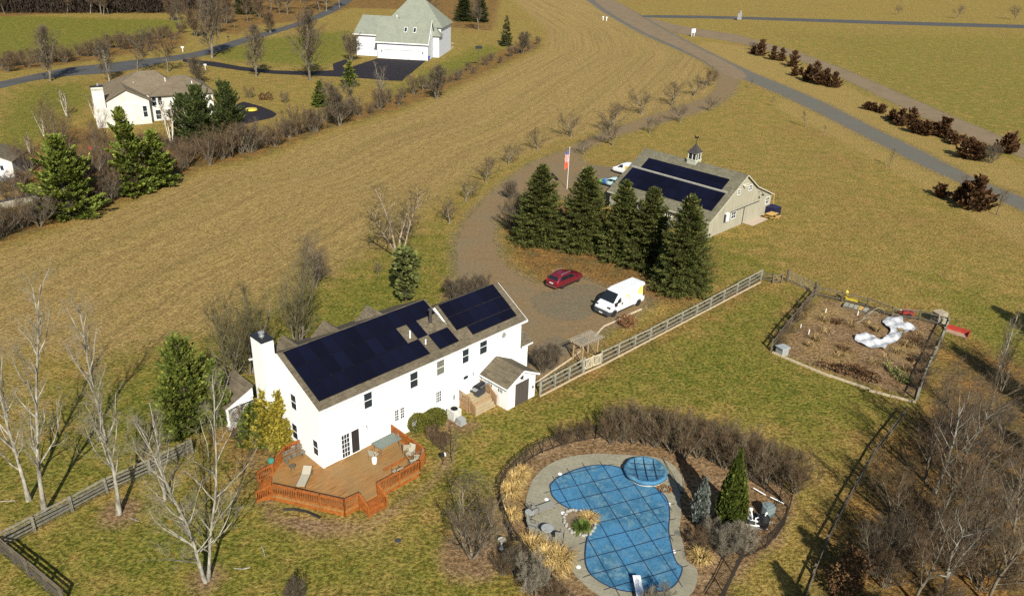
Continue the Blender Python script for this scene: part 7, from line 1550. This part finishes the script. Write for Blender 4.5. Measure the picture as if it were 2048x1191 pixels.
shade(1600, 1050, 16, 3.4, 'spruce below the bottom picture edge near the old fence'); shade(1545, 1120, 9, 2.2, 'spruce below the bottom picture edge left of the old fence'); shade(2125, 820, 13, 4, 'spruce right of the wood out of the picture')
# ------------------------------------------------------------------ far woods at the top left: single trees in front, one mass behind
for k in range(60):
    x = -60+k*9.0+R_.uniform(-5, 5); y = 22+R_.uniform(-16, 8) if x < 380 else 14+R_.uniform(-14, 10)
    bare('farspread', (x, y), R_.uniform(9, 13), 'leafless tree at the edge of the far top left woods', group='trees along the far woods edge', var=k % 3, mc=(M_TWIGG, M_TWIGR, M_TWIGB)[k % 3], wide=1.2)
for k in range(26):
    x = 480+k*20+R_.uniform(-8, 8); y = (18 if x < 700 else 0)+R_.uniform(-16, 6)
    bare('farspread', (x, y), R_.uniform(10, 14), 'leafless tree in the woods behind the large house', group='trees behind the large house', var=k % 3, mc=(M_TWIGG, M_TWIGR, M_TWIGB)[k % 3], wide=1.2)
for k, (x, y, h) in enumerate(((345, 42, 8), (362, 62, 9), (378, 50, 10), (392, 74, 9), (405, 58, 11), (436, 66, 9), (452, 48, 10), (470, 58, 8), (496, 44, 9), (520, 36, 9), (560, 28, 8), (610, 20, 9), (650, 8, 9), (372, 30, 9), (415, 36, 10), (445, 26, 10))):
    bare('farspread' if k % 3 else 'farround', (x, y), h, 'leafless tree in the tangled thicket where the street meets the far woods', group='trees where the street meets the woods', var=k % 3, mc=(M_TWIGR, M_TWIGG, M_TWIGB)[k % 3], wide=1.2)
C = MB(); Rw = random.Random(77)
for k in range(1000):
    p = G(Rw.uniform(-200, 385), 27-30*Rw.random()**1.3) if k < 620 else G(Rw.uniform(380, 1000), Rw.uniform(-45, -2))
    h = Rw.uniform(8, 14); C.tube([p, p+Vector((Rw.gauss(0, .5), Rw.gauss(0, .5), h))], [.22, .04], 4, cap=False)
    for j in range(80):
        q = p+Vector((Rw.gauss(0, 1.9), Rw.gauss(0, 1.9), h*Rw.uniform(.0, 1))); C.spike(q, q+Vector((Rw.gauss(0, .8), Rw.gauss(0, .8), Rw.uniform(.6, 2))), .13)
tag(C.build('far_woods', bark_mat('woods_shade_dark', (.018, .013, .010), (.06, .045, .034))), kind='stuff')  # near-black bark colour stands in for the shade among the trees


for o in scene.objects:
    if o.parent is None and o.get('category') and not o.get('kind'): o['kind'] = 'thing'
